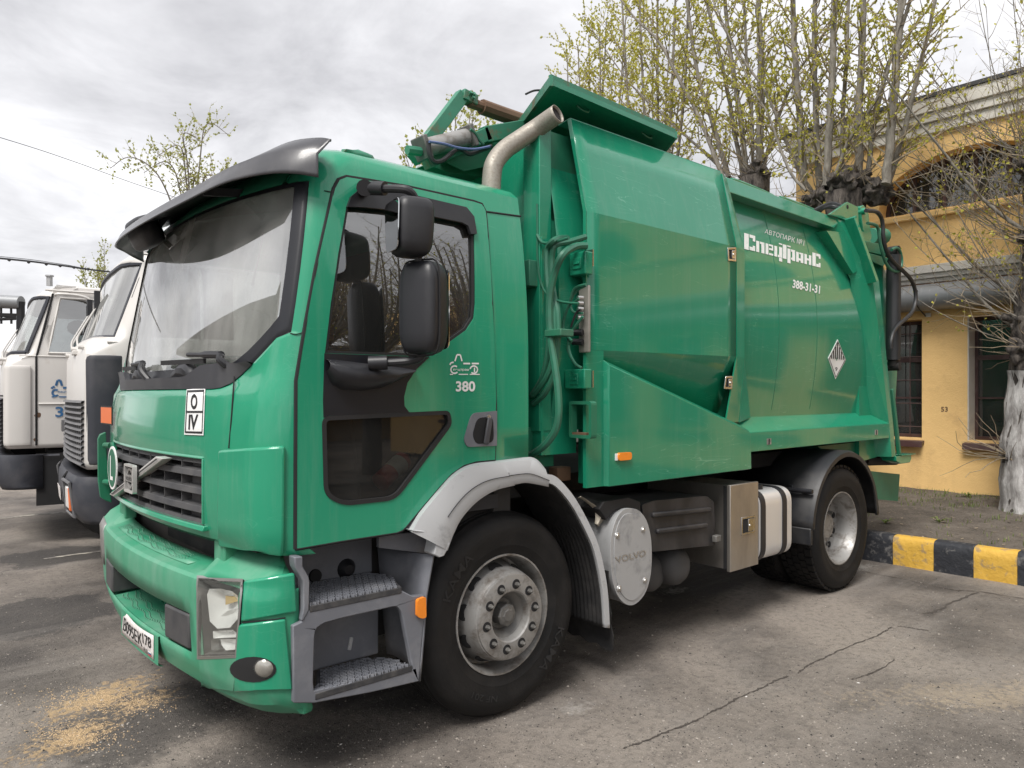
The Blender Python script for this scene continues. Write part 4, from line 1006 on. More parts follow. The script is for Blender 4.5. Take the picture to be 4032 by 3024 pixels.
# ---- interior
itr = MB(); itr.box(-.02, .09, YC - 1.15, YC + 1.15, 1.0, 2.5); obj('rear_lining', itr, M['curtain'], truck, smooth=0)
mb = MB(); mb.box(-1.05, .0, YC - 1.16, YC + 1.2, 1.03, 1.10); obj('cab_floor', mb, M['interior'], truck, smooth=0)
mb = MB(); mb.box(-1.02, -.12, .24, .27, 1.05, 1.62); obj('dark_window_backing', mb, M['interior'], truck, smooth=0)  # added dark panel, standing for the black shade seen through the lower window
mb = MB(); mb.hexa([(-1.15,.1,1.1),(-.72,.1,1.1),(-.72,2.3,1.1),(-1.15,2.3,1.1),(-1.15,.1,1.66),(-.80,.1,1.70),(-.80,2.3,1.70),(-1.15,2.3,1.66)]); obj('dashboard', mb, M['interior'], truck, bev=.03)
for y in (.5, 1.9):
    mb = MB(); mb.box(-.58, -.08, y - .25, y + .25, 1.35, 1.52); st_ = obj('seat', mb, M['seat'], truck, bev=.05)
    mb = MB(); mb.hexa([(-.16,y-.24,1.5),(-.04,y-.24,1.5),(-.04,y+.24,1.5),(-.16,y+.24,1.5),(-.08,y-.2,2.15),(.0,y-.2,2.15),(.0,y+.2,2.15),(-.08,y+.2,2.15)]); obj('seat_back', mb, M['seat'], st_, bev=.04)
    mb = MB(); mb.box(-.175, -.05, y - .245, y - .2, 1.52, 2.1); obj('seat_bolster', mb, M['seat_red'], st_, bev=.02)
wc = Vector((-.72, .52, 1.72)); rt = Matrix.Rotation(R(-32), 3, 'Y')
mb = MB(); mb.tube([wc + rt @ Vector((0, .22*math.cos(a), .22*math.sin(a))) for a in [2*math.pi*k/28 for k in range(29)]], .015, 8)
for a in (0, 2.3, 4.0): mb.tube([wc, wc + rt @ Vector((0, .21*math.cos(a), .21*math.sin(a)))], .014, 6)
mb.tube([wc, wc + rt @ Vector((-.22, 0, -.02))], .04, 8); obj('steering_wheel', mb, M['interior'], truck)
p = atY('B', 1130, 1180, .95)
mb = MB(); mb.tube(spline([atY('B',1360,950,.55), atY('B',1320,1150,.55), atY('B',1280,1330,.5)]), .006, 5); obj('mirror_cable', mb, M['hose_black'], truck)
# ------------------------------------------------------------------ bumper
H_ = 1.255; E_ = H_ - .20
bc = [H_] + [E_ + .20 * math.sin(R(a)) for a in (80, 70, 60, 50, 40, 28, 20, 10, 0)] + [.99, .93, .88, .825, .77, .73, .66, .60, .53, .475, .38, .3, .2, .1, 0.0]
def brow(z, dx=0.0, zs=None, back=None):
    L, Rr = [], []
    for d in bc:
        zz = zs(d) if zs else z + (.06 * max(0, (d - .85) / .4) ** 2 * (.43 - z) / .155 if z < .43 else 0); x = bplan(d, min(z, .84)) + dx; x = min(x, -1.118 if zs else -1.085); d = min(d, H_ - dx * .9) if zs else d
        L.append(Vector((x, YC - d, zz))); Rr.append(Vector((x, YC + d, zz)))
    xe = back if back is not None else -1.105
    ye = abs(L[0].y - YC)
    return [Vector((xe, YC - ye, L[0].z))] + L + Rr[:-1][::-1] + [Vector((xe, YC + ye, L[0].z))]
inner = lambda d: abs(d) < .74
brs = [brow(.275, .04, None, -1.07), brow(.28, 0, None, -1.05), brow(.31, 0, None, -1.045), brow(.37, 0, None, -1.06), brow(.43, 0, None, -1.08), brow(.46), brow(.50), brow(.67), brow(.74), brow(.80), brow(.825), brow(.838)]
def topz(d):
    a = abs(d); return .845 if a < .74 else .845 + .03 * min(1, (a - .74) / .1)
brs.append(brow(.84, .03, topz)); brs.append(brow(.84, .10, lambda d: .862 if abs(d) < .74 else .915))
brs.append(brow(.84, .135, lambda d: .868 if abs(d) < .74 else .955))
m2_ = len(brs[0])
def bskip(i, k):
    y0, y1 = brs[i][k].y, brs[i][k + 1].y
    if y0 < YC and y1 < YC and min(abs(y0 - YC), abs(y1 - YC)) > .824 and max(abs(y0 - YC), abs(y1 - YC)) < 1.146 and 6 <= i < 11: return True      # lamp opening
    return (i == 6 and abs(y0 - YC) < .735 and abs(y1 - YC) < .735) or (i >= 11 and k in (0, 1, m2_ - 2, m2_ - 3))
mb = MB(); mb.grid(brs, bskip); bumper = obj('front_bumper', mb, M['green_bumper'], truck, smooth=22, solid=.008)
# centre pocket behind the slot: floor, back grid, grey covers
mb = MB(); f0 = [Vector((bplan(d, .5) + .004, YC + d, .499)) for d in [-.73 + 1.46*i/10 for i in range(11)]]; f1 = [p + Vector((.20, 0, .012)) for p in f0]
mb.grid([f0, f1]); obj('lower_step', mb, M['green_bumper'], bumper)
mb = MB(); g0 = [p + Vector((.205, 0, 0)) for p in f0]; mb.grid([g0, [p + Vector((0, 0, .2)) for p in g0]]); obj('pocket_back', mb, M['dark'], bumper)
gm_ = MB()
for i in range(15):
    y = YC - .42 + .84 * i / 14; x = bplan(y - YC, .6) + .17; gm_.box(x, x + .02, y - .005, y + .005, .512, .67)
for z in (.56, .61, .655):
    gm_.box(-1.21, -1.20, YC - .43, YC + .43, z - .004, z + .004)
obj('pocket_grid', gm_, M['green_dark'], bumper, smooth=0)
def cover(d0, d1, flip):
    mb = MB(); n = 5; rws = []
    ds = [d0 + (d1 - d0) * i / n for i in range(n + 1)]
    o_ = [Vector((bplan(d, .58) - .004, YC + d, .513)) for d in ds]; t_ = [Vector((bplan(d, .62) - .004, YC + d, .663)) for d in ds]
    ob, tb = [p + Vector((.15, 0, 0)) for p in o_], [p + Vector((.15, 0, 0)) for p in t_]
    mb.grid([o_, t_, tb, ob, o_]); k = n; mb.f.append((0, n+1, 2*(n+1), 3*(n+1))); mb.f.append((n, 2*n+1, 3*n+2, 4*n+3)); return mb
for a, b_ in ((-.725, -.475), (.475, .725)): obj('tow_cover', cover(a, b_, 0), M['grille'], bumper, bev=.01)
def dots(z, base, parent, rows_, y0, y1, tab, name):
    mb = MB()
    for r_ in rows_:
        n = int((y1 - y0) / .021)
        for i in range(n):
            y = y0 + (y1 - y0) * (i + .5) / n; w = .010 * math.sin(i * .55 + r_ * 40)
            x = bplan(y - YC, base) + r_ + w; s = .0052
            zz = z + r_ * tab
            mb.add([(x-s,y,zz),(x,y-s,zz),(x+s,y,zz),(x,y+s,zz),(x,y,zz+.004)], [(0,1,4),(1,2,4),(2,3,4),(3,0,4)])
    return obj(name, mb, M['green_dark'], parent, smooth=0, kind='stuff')
dots(.501, .5, bumper, (.045, .062, .095, .112), YC - .46, YC + .46, .06, 'tread_studs')
# top step tread
mb = MB(); a_ = [Vector((bplan(d, .84) + .035, YC + d, .852)) for d in [-.60 + 1.2*i/10 for i in range(11)]]; mb.grid([a_, [p + Vector((.085, 0, .012)) for p in a_]]); obj('upper_step', mb, M['green_bumper'], bumper, solid=.004)
dots(.852, .84, bumper, (.05, .066, .092, .108), YC - .52, YC + .52, .145, 'tread_studs')
for s in (-1, 1):
    mb = MB(); y0, y1 = sorted((YC + s * .735, YC + s * .86)); x = bplan(.8, .84); mb.box(x + .075, x + .14, y0, y1, .87, .985); obj('bumper_bracket', mb, M['green_bumper'], bumper, bev=.008)
# radiator dark gap between bumper and front panel
mb = MB(); mb.box(-1.16, -1.10, YC - .9, YC + .9, .70, 1.05); obj('radiator', mb, M['mesh_dark'], truck, smooth=0)
mb = MB()
for i in range(60):
    y = YC - .5 + i * .012; mb.box(-1.166, -1.158, y, y + .005, .84, 1.0)
obj('radiator_fins', mb, M['grille'], truck, smooth=0)
# lamps: near one by the photograph, far one mirrored
kw = dict(inside=in_bump, nrm=bump_normal)
hlq = ((104,225),(574,240),(512,1045),(108,1058))
def sub(q, u0, v0, u1, v1):
    tl, tr, br, bl = [Vector(p) for p in q]; f = lambda u, v: tuple((tl*(1-u)+tr*u)*(1-v) + (bl*(1-u)+br*u)*v); return (f(u0,v0), f(u1,v0), f(u1,v1), f(u0,v1))
hl = obj('headlight', surf_patch('W', hlq, -.075, .085, 8, 10, **kw), M['lamp_dark'], truck, smooth=50)
def lamp_ring(off, g=0.0):
    r_ = []
    for u, v in [(t / 8, 0) for t in range(8)] + [(1, t / 12) for t in range(12)] + [(1 - t / 8, 1) for t in range(8)] + [(0, 1 - t / 12) for t in range(13)]:
        u, v = -g + (1 + 2*g) * u, -g + (1 + 2*g) * v; p = hit('W', *sub(hlq, u, v, u, v)[0], in_bump); r_.append(p + bump_normal(p) * off)
    return r_
mb = MB(); mb.grid([lamp_ring(.010, .035), lamp_ring(.012, -.005), lamp_ring(-.075, -.02)]); obj('lamp_surround', mb, M['lamp_dark'], hl, smooth=40)
def poly_patch(k, pts, off, inner=0.0):
    P = []; cx = sum(p[0] for p in pts) / len(pts); cy = sum(p[1] for p in pts) / len(pts); rings = []
    for f in (1, .75, .5, .25, .02):
        r_ = []
        for x, y in pts:
            p = hit(k, cx + (x - cx) * f, cy + (y - cy) * f, in_bump); r_.append(p + bump_normal(p) * (off + inner * (1 - f)))
        rings.append(r_ + [r_[0]])
    mb = MB(); mb.grid(rings); return mb
obj('lamp_reflector', poly_patch('W', [(150,400),(175,335),(300,325),(430,335),(480,400),(512,500),(505,640),(400,760),(262,770),(180,690)], -.012, -.045), M['lamp_silver'], hl, smooth=60)
obj('lamp_bulb', poly_patch('W', [(305,420),(420,410),(440,480),(305,525)], -.030), M['lamp_yellow'], hl, smooth=50)
obj('lamp_facet', poly_patch('W', [(215,680),(330,590),(490,540),(485,640),(395,735),(270,748)], -.028, -.012), M['lamp_silver'], hl, smooth=50)
obj('lamp_reflector', poly_patch('W', [(205,800),(420,785),(478,830),(466,868),(210,878)], -.015, -.03), M['lamp_silver'], hl, smooth=60)
obj('lamp_reflector', poly_patch('W', [(290,890),(480,884),(474,1000),(345,1010),(300,950)], -.015, -.02), M['lamp_silver'], hl, smooth=60)
obj('lamp_reflector', poly_patch('W', [(180,890),(270,890),(270,1010),(180,1012)], -.018, -.02), M['lamp_dark'], hl, smooth=60)
obj('headlight_lens', surf_patch('W', hlq, .014, -.012, 8, 10, **kw), M['lens'], hl, smooth=50)
mb = MB(); ring = []
for u, v in [(0,0),(.5,0),(1,0),(1,.33),(1,.66),(1,1),(.5,1),(0,1),(0,.66),(0,.33),(0,0)]:
    q = sub(hlq, u, v, u, v)[0]; p = hit('W', *q, in_bump); ring.append(p + bump_normal(p) * .002)
mb.tube(ring, .007, 5); obj('lamp_gasket', mb, M['rubber_clean'], hl)
# far headlight
mb = MB(); F_ = [[Vector((bplan(d, z) - .008, YC + d, z)) for d in (.83, .9, .97, 1.04, 1.10, 1.145)] for z in (.60, .68, .74, .80, .84)]; mb.grid(F_); obj('headlight', mb, M['lamp_dark'], truck, smooth=60, solid=.02)
# corner cap and lower corner
obj('corner_cap', surf_patch('W', ((590,238),(1130,150),(1158,580),(558,688)), .010, .01, 10, 6, **kw), M['green'], bumper, bev=.01)
seam(((572,690),(700,678),(900,660),(1030,640)), .003, k='W', inside=in_bump, off=.004, name='bumper_gap')
lo_ = surf_patch('W', ((525,715),(1028,648),(1105,1425),(490,1440)), .011, .006, 10, 12, **kw); obj('corner_skirt', lo_, M['green'], bumper, bev=.008)
obj('corner_skirt', surf_patch('W', ((100,1078),(535,1046),(490,1440),(130,1390)), .0085, .006, 8, 8, **kw), M['green_bumper'], bumper, bev=.006)
# fog lamp
def ell_patch(k, cx, cy, rx, ry, off, n=20):
    P = []; 
    for i in range(n):
        a = 2*math.pi*i/n; p = hit(k, cx + rx*math.cos(a)*(1 if math.cos(a) > 0 else 1.05), cy + ry*math.sin(a), in_bump); P.append(p + bump_normal(p) * off)
    c = hit(k, cx, cy, in_bump); return P, c + bump_normal(c) * off
mb = MB(); rg_ = [ell_patch('W', 705, 1190, 232 * f_, 138 * f_, .0135)[0] for f_ in (1, .8, .6, .4, .2, .02)]; mb.grid([r_ + [r_[0]] for r_ in rg_]); fog = obj('fog_lamp', mb, M['dark'], truck, smooth=60)
c = hit('W', 800, 1185, in_bump); n = Vector((-.75, -.62, -.1)).normalized(); q = n.to_track_quat('Z', 'Y').to_matrix()
mb = MB(); rws = []
for r_, h in ((.0, .022), (.02, .020), (.034, .013), (.040, .004), (.043, -.02)): rws.append([c + q @ Vector((r_*math.cos(a), r_*math.sin(a), h)) for a in [2*math.pi*k/20 for k in range(21)]])
mb.grid(rws); obj('fog_lens', mb, M['fog_glass'], fog, smooth=60)
mb = MB(); rws = []
for r_, h in ((.0, .026), (.02, .024), (.036, .016), (.043, .006)): rws.append([c + q @ Vector((r_*math.cos(a), r_*math.sin(a), h)) for a in [2*math.pi*k/20 for k in range(21)]])
mb.grid(rws); obj('fog_glass', mb, M['lens'], fog, smooth=60)
# licence plate on its holder
pz0, pz1, py0, py1 = .375, .487, .855, 1.378
def plx(y, z): return bplan(y - YC, .45) - .016 - .010 * math.sin((y - py0) * 9) * ((z - pz0) / .112 - .3)
mb = MB(); rws = [[Vector((bplan(y - YC, .45) + o, y, z)) for y in (py0 - .05, py0 - .012, 1.1, py1 + .012, py1 + .04)] for z, o in ((.352, .01), (.36, -.012), (.492, -.012), (.499, .02))]
mb.grid(rws); obj('plate_holder', mb, M['green_bumper'], bumper)
ys = [py0 + (py1 - py0) * i / 14 for i in range(15)]; zs_ = [pz0 + .112 * j / 4 for j in range(5)]
mb = MB(); mb.grid([[Vector((plx(y, z), y, z)) for y in ys] for z in zs_]); lp = obj('licence_plate', mb, M['plate'], truck, smooth=60, solid=.002)
pm_ = lambda y0, y1, z0, z1: (lambda u, v: Vector((plx(y0 + (y1 - y0) * u, z0 + (z1 - z0) * v) - .0025, y0 + (y1 - y0) * u, z0 + (z1 - z0) * v)))
put_text('plate_lettering', 'В095ЕК', pm_(1.345, 1.005, .398, .462), M['ink'], lp, .01)
put_text('plate_lettering', '178', pm_(.990, .880, .420, .472), M['ink'], lp, .01)
put_text('plate_lettering', 'RUS', pm_(.985, .930, .384, .405), M['ink'], lp, .005)
for i, c_ in enumerate(('white', 'blue_ink', 'red')):
    mb = MB(); f = pm_(.918, .880, .404 - i*.007, .397 - i*.007); mb.add([f(0,0), f(1,0), f(1,1), f(0,1)], [(0,1,2,3)]); obj('plate_flag', mb, M[c_], lp, smooth=0)
# ------------------------------------------------------------------ entry steps
SY = -.075
g = lambda pts, yy=SY: xz('G', pts, yy)
plate = g([(195,832),(800,705),(870,742),(958,735),(945,900),(935,1000),(912,1300),(600,1372),(230,1442),(95,1442),(88,937),(120,922),(148,908),(170,870)])
hole = fillet(g([(232,960),(300,912),(770,806),(800,850),(872,1218),(228,1362),(222,1300)]), [.03,.02,.02,.02,.004,.004,.004], 4)
mb = MB(); mb.py(plate, SY, SY + .03, [hole]); step = obj('step_unit', mb, M['step'], truck, bev=.006)
post = g([(96,487),(150,482),(150,545),(190,615),(196,650),(192,830),(150,908),(140,900),(155,830),(155,645),(128,600),(100,548)])
mb = MB(); mb.py(post, SY - .004, SY + .05); obj('step_post', mb, M['step'], step, bev=.006)
zt = sum(p[1] for p in g([(195,806),(800,690)])) / 2; zl = sum(p[1] for p in g([(230,1360),(870,1218)])) / 2
xL, xM, xR = -1.09, -.60, g([(1005,470)])[0][0]
mb = MB(); mb.box(xL, xM, .24, .262, zt, .985); mb.box(xL, xM - .02, .15, .17, zl, zt - .03); obj('step_back', mb, M['step'], step, smooth=0, bev=.01)
# right cheek sweeping from the back wall out to the wheel arch
top_ = [atY('G', x, y, yy) for x, y, yy in ((640,425,.24),(720,428,.2),(820,452,.1),(920,464,.0),(1005,470,SY))]
bot_ = [atY('G', x, y, yy) for x, y, yy in ((700,1120,.20),(740,1125,.16),(800,1160,.08),(850,1200,.0),(912,1300,SY))]
ed = [atY('G', x, y, SY) for x, y in ((1005,470),(980,600),(955,740),(938,1000),(912,1300))]
mb = MB(); rws = []
for j in range(9):
    t = j / 8; row = []
    for i in range(5):
        a = top_[i].lerp(bot_[i], t)
        if i == 4:
            k = t * 4; i0 = min(3, int(k)); a = ed[i0].lerp(ed[i0 + 1], k - i0)
        row.append(a)
    rws.append(row)
mb.grid(rws); obj('step_cheek', mb, M['step'], step, smooth=60, solid=.01)
def tread(name, pts, z, depth):
    mb = MB(); P = [(x, y) for x, y in pts]; mb.pz(P, z - .03, z - .004); t = obj(name, mb, M['tread'], step, bev=.003)
    b_ = MB(); x0, x1 = min(p[0] for p in P), max(p[0] for p in P); y0, y1 = min(p[1] for p in P), max(p[1] for p in P)
    def ins(x, y):
        c_ = False; j = len(P) - 1
        for i in range(len(P)):
            if (P[i][1] > y) != (P[j][1] > y) and x < (P[j][0]-P[i][0])*(y-P[i][1])/(P[j][1]-P[i][1]) + P[i][0]: c_ = not c_
            j = i
        return c_
    ny = int((y1 - y0) / .034); nx = int((x1 - x0) / .034)
    for j in range(ny + 1):
        for i in range(nx + 1):
            x, y = x0 + .017 + .034 * i + (.017 if j % 2 else 0), y0 + .017 + .034 * j
            for a in (.75, -.75):
                dx, dy = .019 * math.cos(a), .019 * math.sin(a)
                if ins(x - dx, y - dy) and ins(x + dx, y + dy): b_.bar((x - dx, y - dy, z), (x + dx, y + dy, z), .006, .012)
    obj('tread_pattern', b_, M['step'], t, smooth=0, kind='stuff'); return t
xt = lambda q: g([q])[0][0]
tread('step_tread', [(xt((197,800)), SY - .002), (xt((798,690)), SY - .002), (xM + .02, .10), (xM - .04, .235), (xL + .03, .235)], zt + .006, 0)
tread('step_tread', [(xt((232,1360)), SY - .002), (xt((868,1218)), SY - .002), (xt((868,1218)) - .02, .02), (-.70, .145), (-.93, .145)], zl + .006, 0)
mb = MB(); mb.lathe([(0, -.012), (.028, -.012), (.03, .0)], (g([(232,608)], .24)[0][0], .24, g([(232,608)], .24)[0][1]), 'y', 16); obj('step_hole', mb, M['dark'], step)
c = atY('G', 438, 562, .24); mb = MB(); mb.lathe([(0, -.03), (.022, -.03), (.03, -.022), (.038, -.012), (.046, 0)], c, 'y', 18); obj('step_plug', mb, M['black'], step)
c = atY('G', 920, 815, SY); mb = MB(); o_ = fillet(xz('G', [(897,765),(952,742),(955,880),(925,887),(895,875)], SY - .012), .012, 4); mb.py(o_, SY - .02, SY - .002); obj('side_marker', mb, M['orange'], truck, bev=.006)
mb = MB(); a, b_ = atY('G', 470, 1010, .148), atY('G', 455, 1095, .148); mb.bar(a, b_, .018, .012, (0, 1, 0)); obj('step_rib', mb, M['fender'], step, bev=.004)
# dark void behind steps and under the door
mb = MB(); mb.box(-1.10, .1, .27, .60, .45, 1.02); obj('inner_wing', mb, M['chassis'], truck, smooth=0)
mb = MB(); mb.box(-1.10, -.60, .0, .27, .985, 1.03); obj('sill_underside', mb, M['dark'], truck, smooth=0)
mb = MB(); o_ = xz('G', [(650,345),(1015,318),(1012,470),(650,425)], .03); mb.py(o_, .03, .05); obj('wing_infill', mb, M['step'], truck, smooth=0)
# ------------------------------------------------------------------ front wheel arch flare and rear mudguard
Bo = [('G',838,310),('G',880,238),('G',920,178),('G',1040,36),('F',1400,765),('F',1500,697),('F',1600,667),('F',1757,650),('F',1900,634),('F',2040,620),('Y3',215,1228),('Y3',255,1275)]
Bi = [('G',1100,445),('G',1118,390),('G',1140,335),('G',1185,245),('G',1260,155),('G',1340,90),('G',1430,45),('G',1540,18),('F',1850,858),('F',1940,843),('F',2030,833),('Y3',270,1362)]
mb = MB(); lg = xz('G', [(870,313),(990,315),(1026,333),(1030,372),(1022,420),(1012,470),(1045,490),(1078,478),(1108,425),(1118,395),(1040,350)], -.112); mb.py(lg, -.112, -.03); obj('flare_leg', mb, M['fender'], truck, bev=.008)
o1 = spline([atY(*q, -.045) for q in Bo], 4); o2 = spline([atY(*q, -.10) for q in Bo], 4); i1 = spline([atY(*q, -.115) for q in Bi], 4); i2 = spline([atY(*q, -.105) for q in Bi], 4)
r1 = [a.lerp(b_, .10) for a, b_ in zip(o2, i1)]; r2 = [a.lerp(b_, .5) + Vector((0, -.012, 0)) for a, b_ in zip(o2, i1)]; r3 = [a.lerp(b_, .93) for a, b_ in zip(o2, i1)]
lip = [Vector((p.x, .22, p.z)) + (Vector((p.x, 0, p.z)) - Vector((0, 0, .5))).normalized() * .02 for p in i2]
mb = MB(); mb.grid([[p + Vector((0, .05, 0)) for p in o1], o1, r1, r2, r3, i2]); flare = obj('wheel_arch_flare', mb, M['fender'], truck, smooth=50)
mb = MB(); mb.grid([i2, lip]); obj('arch_liner', mb, M['flap'], flare, smooth=60)
mb = MB(); mb.tube([a.lerp(b_, .62) + Vector((0, -.0115, 0)) for a, b_ in zip(o2, i1)][10:], .002, 4); obj('flare_seam', mb, M['black'], flare)
mgp = [('Y6',160,126),('Y6',185,127),('Y6',215,146),('Y6',260,196),('Y6',300,256),('Y6',345,342),('Y6',375,412),('Y6',396,492),('Y6',412,580),('Y6',420,660),('Y6',425,765)]
e0 = spline([atY(*q, -.10) for q in mgp], 4); e1 = [p + (Vector((0, 0, .5)) - Vector((p.x, 0, p.z))).normalized() * .045 + Vector((0, -.004, 0)) for p in e0]
mb = MB(); mb.grid([[p + Vector((0, .10, 0)) for p in e0], e0, e1, [p + Vector((0, .03, 0)) for p in e1]]); mg = obj('front_mudguard', mb, M['fender'], truck, smooth=50, solid=.006)
rws = []
for i, p in enumerate(e1): rws.append([Vector((p.x, yy, p.z)) + Vector((.004 * (k % 2), 0, 0)) for k, yy in enumerate([-.085 + .36 * k / 24 for k in range(25)])])
mb = MB(); mb.grid(rws); obj('mudguard_liner', mb, M['flap'], mg, smooth=25, solid=.006)
fl = [atY('Y6', x, y, -.02) for x, y in ((285,745),(330,742),(350,748),(372,735),(400,660),(408,742),(436,792),(447,855),(400,862),(340,845),(282,832))]
mb = MB(); mb.px([(-.06 + .0*i, 0) for i in range(0)] or [(0,0),(1,0),(1,1)], 0, .001) if False else None
X = .70; fp = [(-.075, .62), (.28, .62), (.29, .40), (.285, .21), (.22, .185), (.16, .20), (.10, .175), (.03, .19), (-.03, .165), (-.085, .175), (-.095, .25), (-.075, .33), (-.085, .38), (-.072, .45)]
mb = MB(); mb.prism(fp, [], lambda a, b_: (X + .06 * (.62 - b_), a, b_), lambda a, b_: (X + .008 + .06 * (.62 - b_), a, b_)); obj('mud_flap', mb, M['flap'], mg, smooth=0)
# ------------------------------------------------------------------ wheels
def tyre_prof(R0, y0, w, grooves=True):
    p = [(.285, .012), (.300, -.006), (.318, -.012), (.345, -.024), (.352, -.0235), (.40, -.034), (.43, -.035), (.436, -.0335), (.465, -.026), (.487, -.010), (.498, .006), (.503, .018)]
    s = R0 / .515; p = [(r_ if r_ < .33 else r_ * (1 + (s - 1) * (r_ - .33) / .18), o) for r_, o in p]
    tr = []; xs = [.03, .055] + ([.058, .066, .069] if grooves else []) + [.10] + ([.103, .112, .115] if grooves else []) + [w / 2]
    for x in xs: tr.append((R0 - (.012 if x in (.058, .066, .103, .112) else 0) - .006 * abs(1 - x / (w / 2)) ** 2, x))
    half = p + tr; full = half + [(r_, w - o) for r_, o in half[::-1][1:]]
    return [(r_, y0 + o) for r_, o in full]
def wheel_thing(x, y0, front):
    hz = .506; R0 = .508; c = Vector((x, 0, hz)); W_ = .262
    mb = MB()
    if front:
        prof = [(.2985, -.004), (.298, -.010), (.290, -.010), (.284, .0), (.277, .03), (.272, .12)]
    else:
        prof = [(.2985, -.004), (.298, -.010), (.290, -.010), (.284, .0), (.276, .03), (.262, .055), (.258, .12), (.254, .15)]
    prof = [(r_, y0 + o) for r_, o in prof]; mb.lathe(prof, c, 'y', 56); rim = obj('wheel', mb, M['rim'], truck, smooth=40)
    mb = MB()
    if front: d = [(.272, .12), (.258, .125), (.247, .10), (.239, .06), (.228, .0), (.219, -.035), (.213, -.050), (.209, -.052), (.207, -.0615), (.203, -.063), (.126, -.063), (.119, -.056), (.114, -.03), (.108, .02), (.0, .03)]
    else: d = [(.256, .148), (.236, .152), (.205, .150), (.18, .158), (.112, .160), (.108, .12), (.095, .10), (.0, .10)]
    mb.lathe([(r_, y0 + o) for r_, o in d], c, 'y', 56); disc = obj('rim_disc', mb, M['rim'], rim, smooth=24)
    mb = MB(); mb.lathe(tyre_prof(R0, y0, W_, front), c, 'y', 72); ty = obj('tyre', mb, M['rubber'], rim, smooth=28)
    if front:
        for i in range(10):
            a = 2*math.pi*i/10 + .12; r_ = .158; q = c + Vector((r_*math.cos(a), 0, r_*math.sin(a)))
            mb = MB(); mb.lathe([(.0, y0 - .0648), (.0245, y0 - .0648), (.0255, y0 - .060)], q, 'y', 14); w_ = obj('nut_recess', mb, M['dark'], disc)
            mb = MB(); mb.lathe([(0, y0 - .092), (.006, y0 - .092), (.008, y0 - .088), (.008, y0 - .080), (.011, y0 - .079), (.012, y0 - .063)], q, 'y', 6); obj('wheel_nut', mb, M['hub'], disc)
        for i in range(10):
            a = 2*math.pi*(i + .5)/10 + .12; n_ = Vector((math.cos(a)*.9, -.42, math.sin(a)*.9)).normalized(); r_ = .2325
            q = c + Vector((r_*math.cos(a), y0 + .025, r_*math.sin(a))) + n_ * .004; t1 = Vector((-math.sin(a), 0, math.cos(a))); t2 = n_.cross(t1)
            mb = MB(); mb.add([q + t1*.040*math.cos(b_) + t2*.034*math.sin(b_) - n_ * (.0045 * math.cos(b_)**2) for b_ in [2*math.pi*k/16 for k in range(16)]], [tuple(range(16))]); obj('hand_hole', mb, M['dark'], disc, smooth=0, solid=.001)
        mb = MB(); mb.lathe([(0, y0 - .045), (.03, y0 - .045), (.033, y0 - .041), (.05, y0 - .037), (.058, y0 - .03), (.058, y0 + .02)], c, 'y', 8); obj('hub_cap', mb, M['hub'], rim, smooth=0, bev=.004)
        mb = MB(); mb.lathe([(.113, y0 - .02), (.085, y0 + .0), (.075, y0 + .018), (.058, y0 + .018)], c, 'y', 40); obj('hub', mb, M['hub'], rim, smooth=40)
        def sw(name, s, a_mid, r0, r1, da, up):
            def fn(u, v):
                a = a_mid + (da * (u - .5)) * (-1 if up else 1); r_ = r0 + (r1 - r0) * (v if up else 1 - v)
                pr_ = .0385 if r_ < .44 else .0385 - (r_ - .44) * .25
                return c + Vector((r_*math.cos(a), y0 - pr_ + (max(0, .40 - r_) * .16), r_*math.sin(a)))
            put_text(name, s, fn, M['rubber_clean'], ty, .01)
        sw('tyre_lettering', 'KAMA', R(-38), .375, .425, .62, True); sw('tyre_lettering', 'NF 201', R(-112), .385, .415, .42, True); sw('tyre_lettering', 'KAMA', R(142), .375, .425, .62, True)
    else:
        for i in range(10):
            a = 2*math.pi*i/10; q = c + Vector((.168*math.cos(a), 0, .168*math.sin(a)))
            mb = MB(); mb.lathe([(0, y0 + .125), (.012, y0 + .125), (.015, y0 + .155)], q, 'y', 6); obj('wheel_nut', mb, M['hub'], disc)
            a += .314; q = c + Vector((.212*math.cos(a), 0, .212*math.sin(a))); mb = MB(); mb.lathe([(0, y0 + .1465), (.026, y0 + .1465), (.026, y0 + .149)], q, 'y', 14); obj('hand_hole', mb, M['dark'], disc)
        # block tread
        b_ = MB(); nb = 46
        for r_, yy, wy in ((0, .028, .050), (1, .082, .046), (2, .136, .046), (3, .190, .046), (4, .240, .040)):
            for i in range(nb):
                a = 2*math.pi*(i + .5*(r_ % 2))/nb; da = math.pi/nb*.78; ra, rb = R0 - .012, R0 + .008
                p = lambda aa, rr, y: c + Vector((rr*math.cos(aa), y0 + y, rr*math.sin(aa)))
                b_.hexa([p(a-da,ra,yy-wy/2), p(a+da,ra,yy-wy/2), p(a+da,ra,yy+wy/2), p(a-da,ra,yy+wy/2), p(a-da,rb,yy-wy/2), p(a+da,rb,yy-wy/2), p(a+da,rb,yy+wy/2), p(a-da,rb,yy+wy/2)])
        obj('tread_blocks', b_, M['rubber'], ty, smooth=0, kind='stuff')
    return rim
wheel_thing(0, 0.0, True)
RWX = 3.585
wheel_thing(RWX, -.05, False)
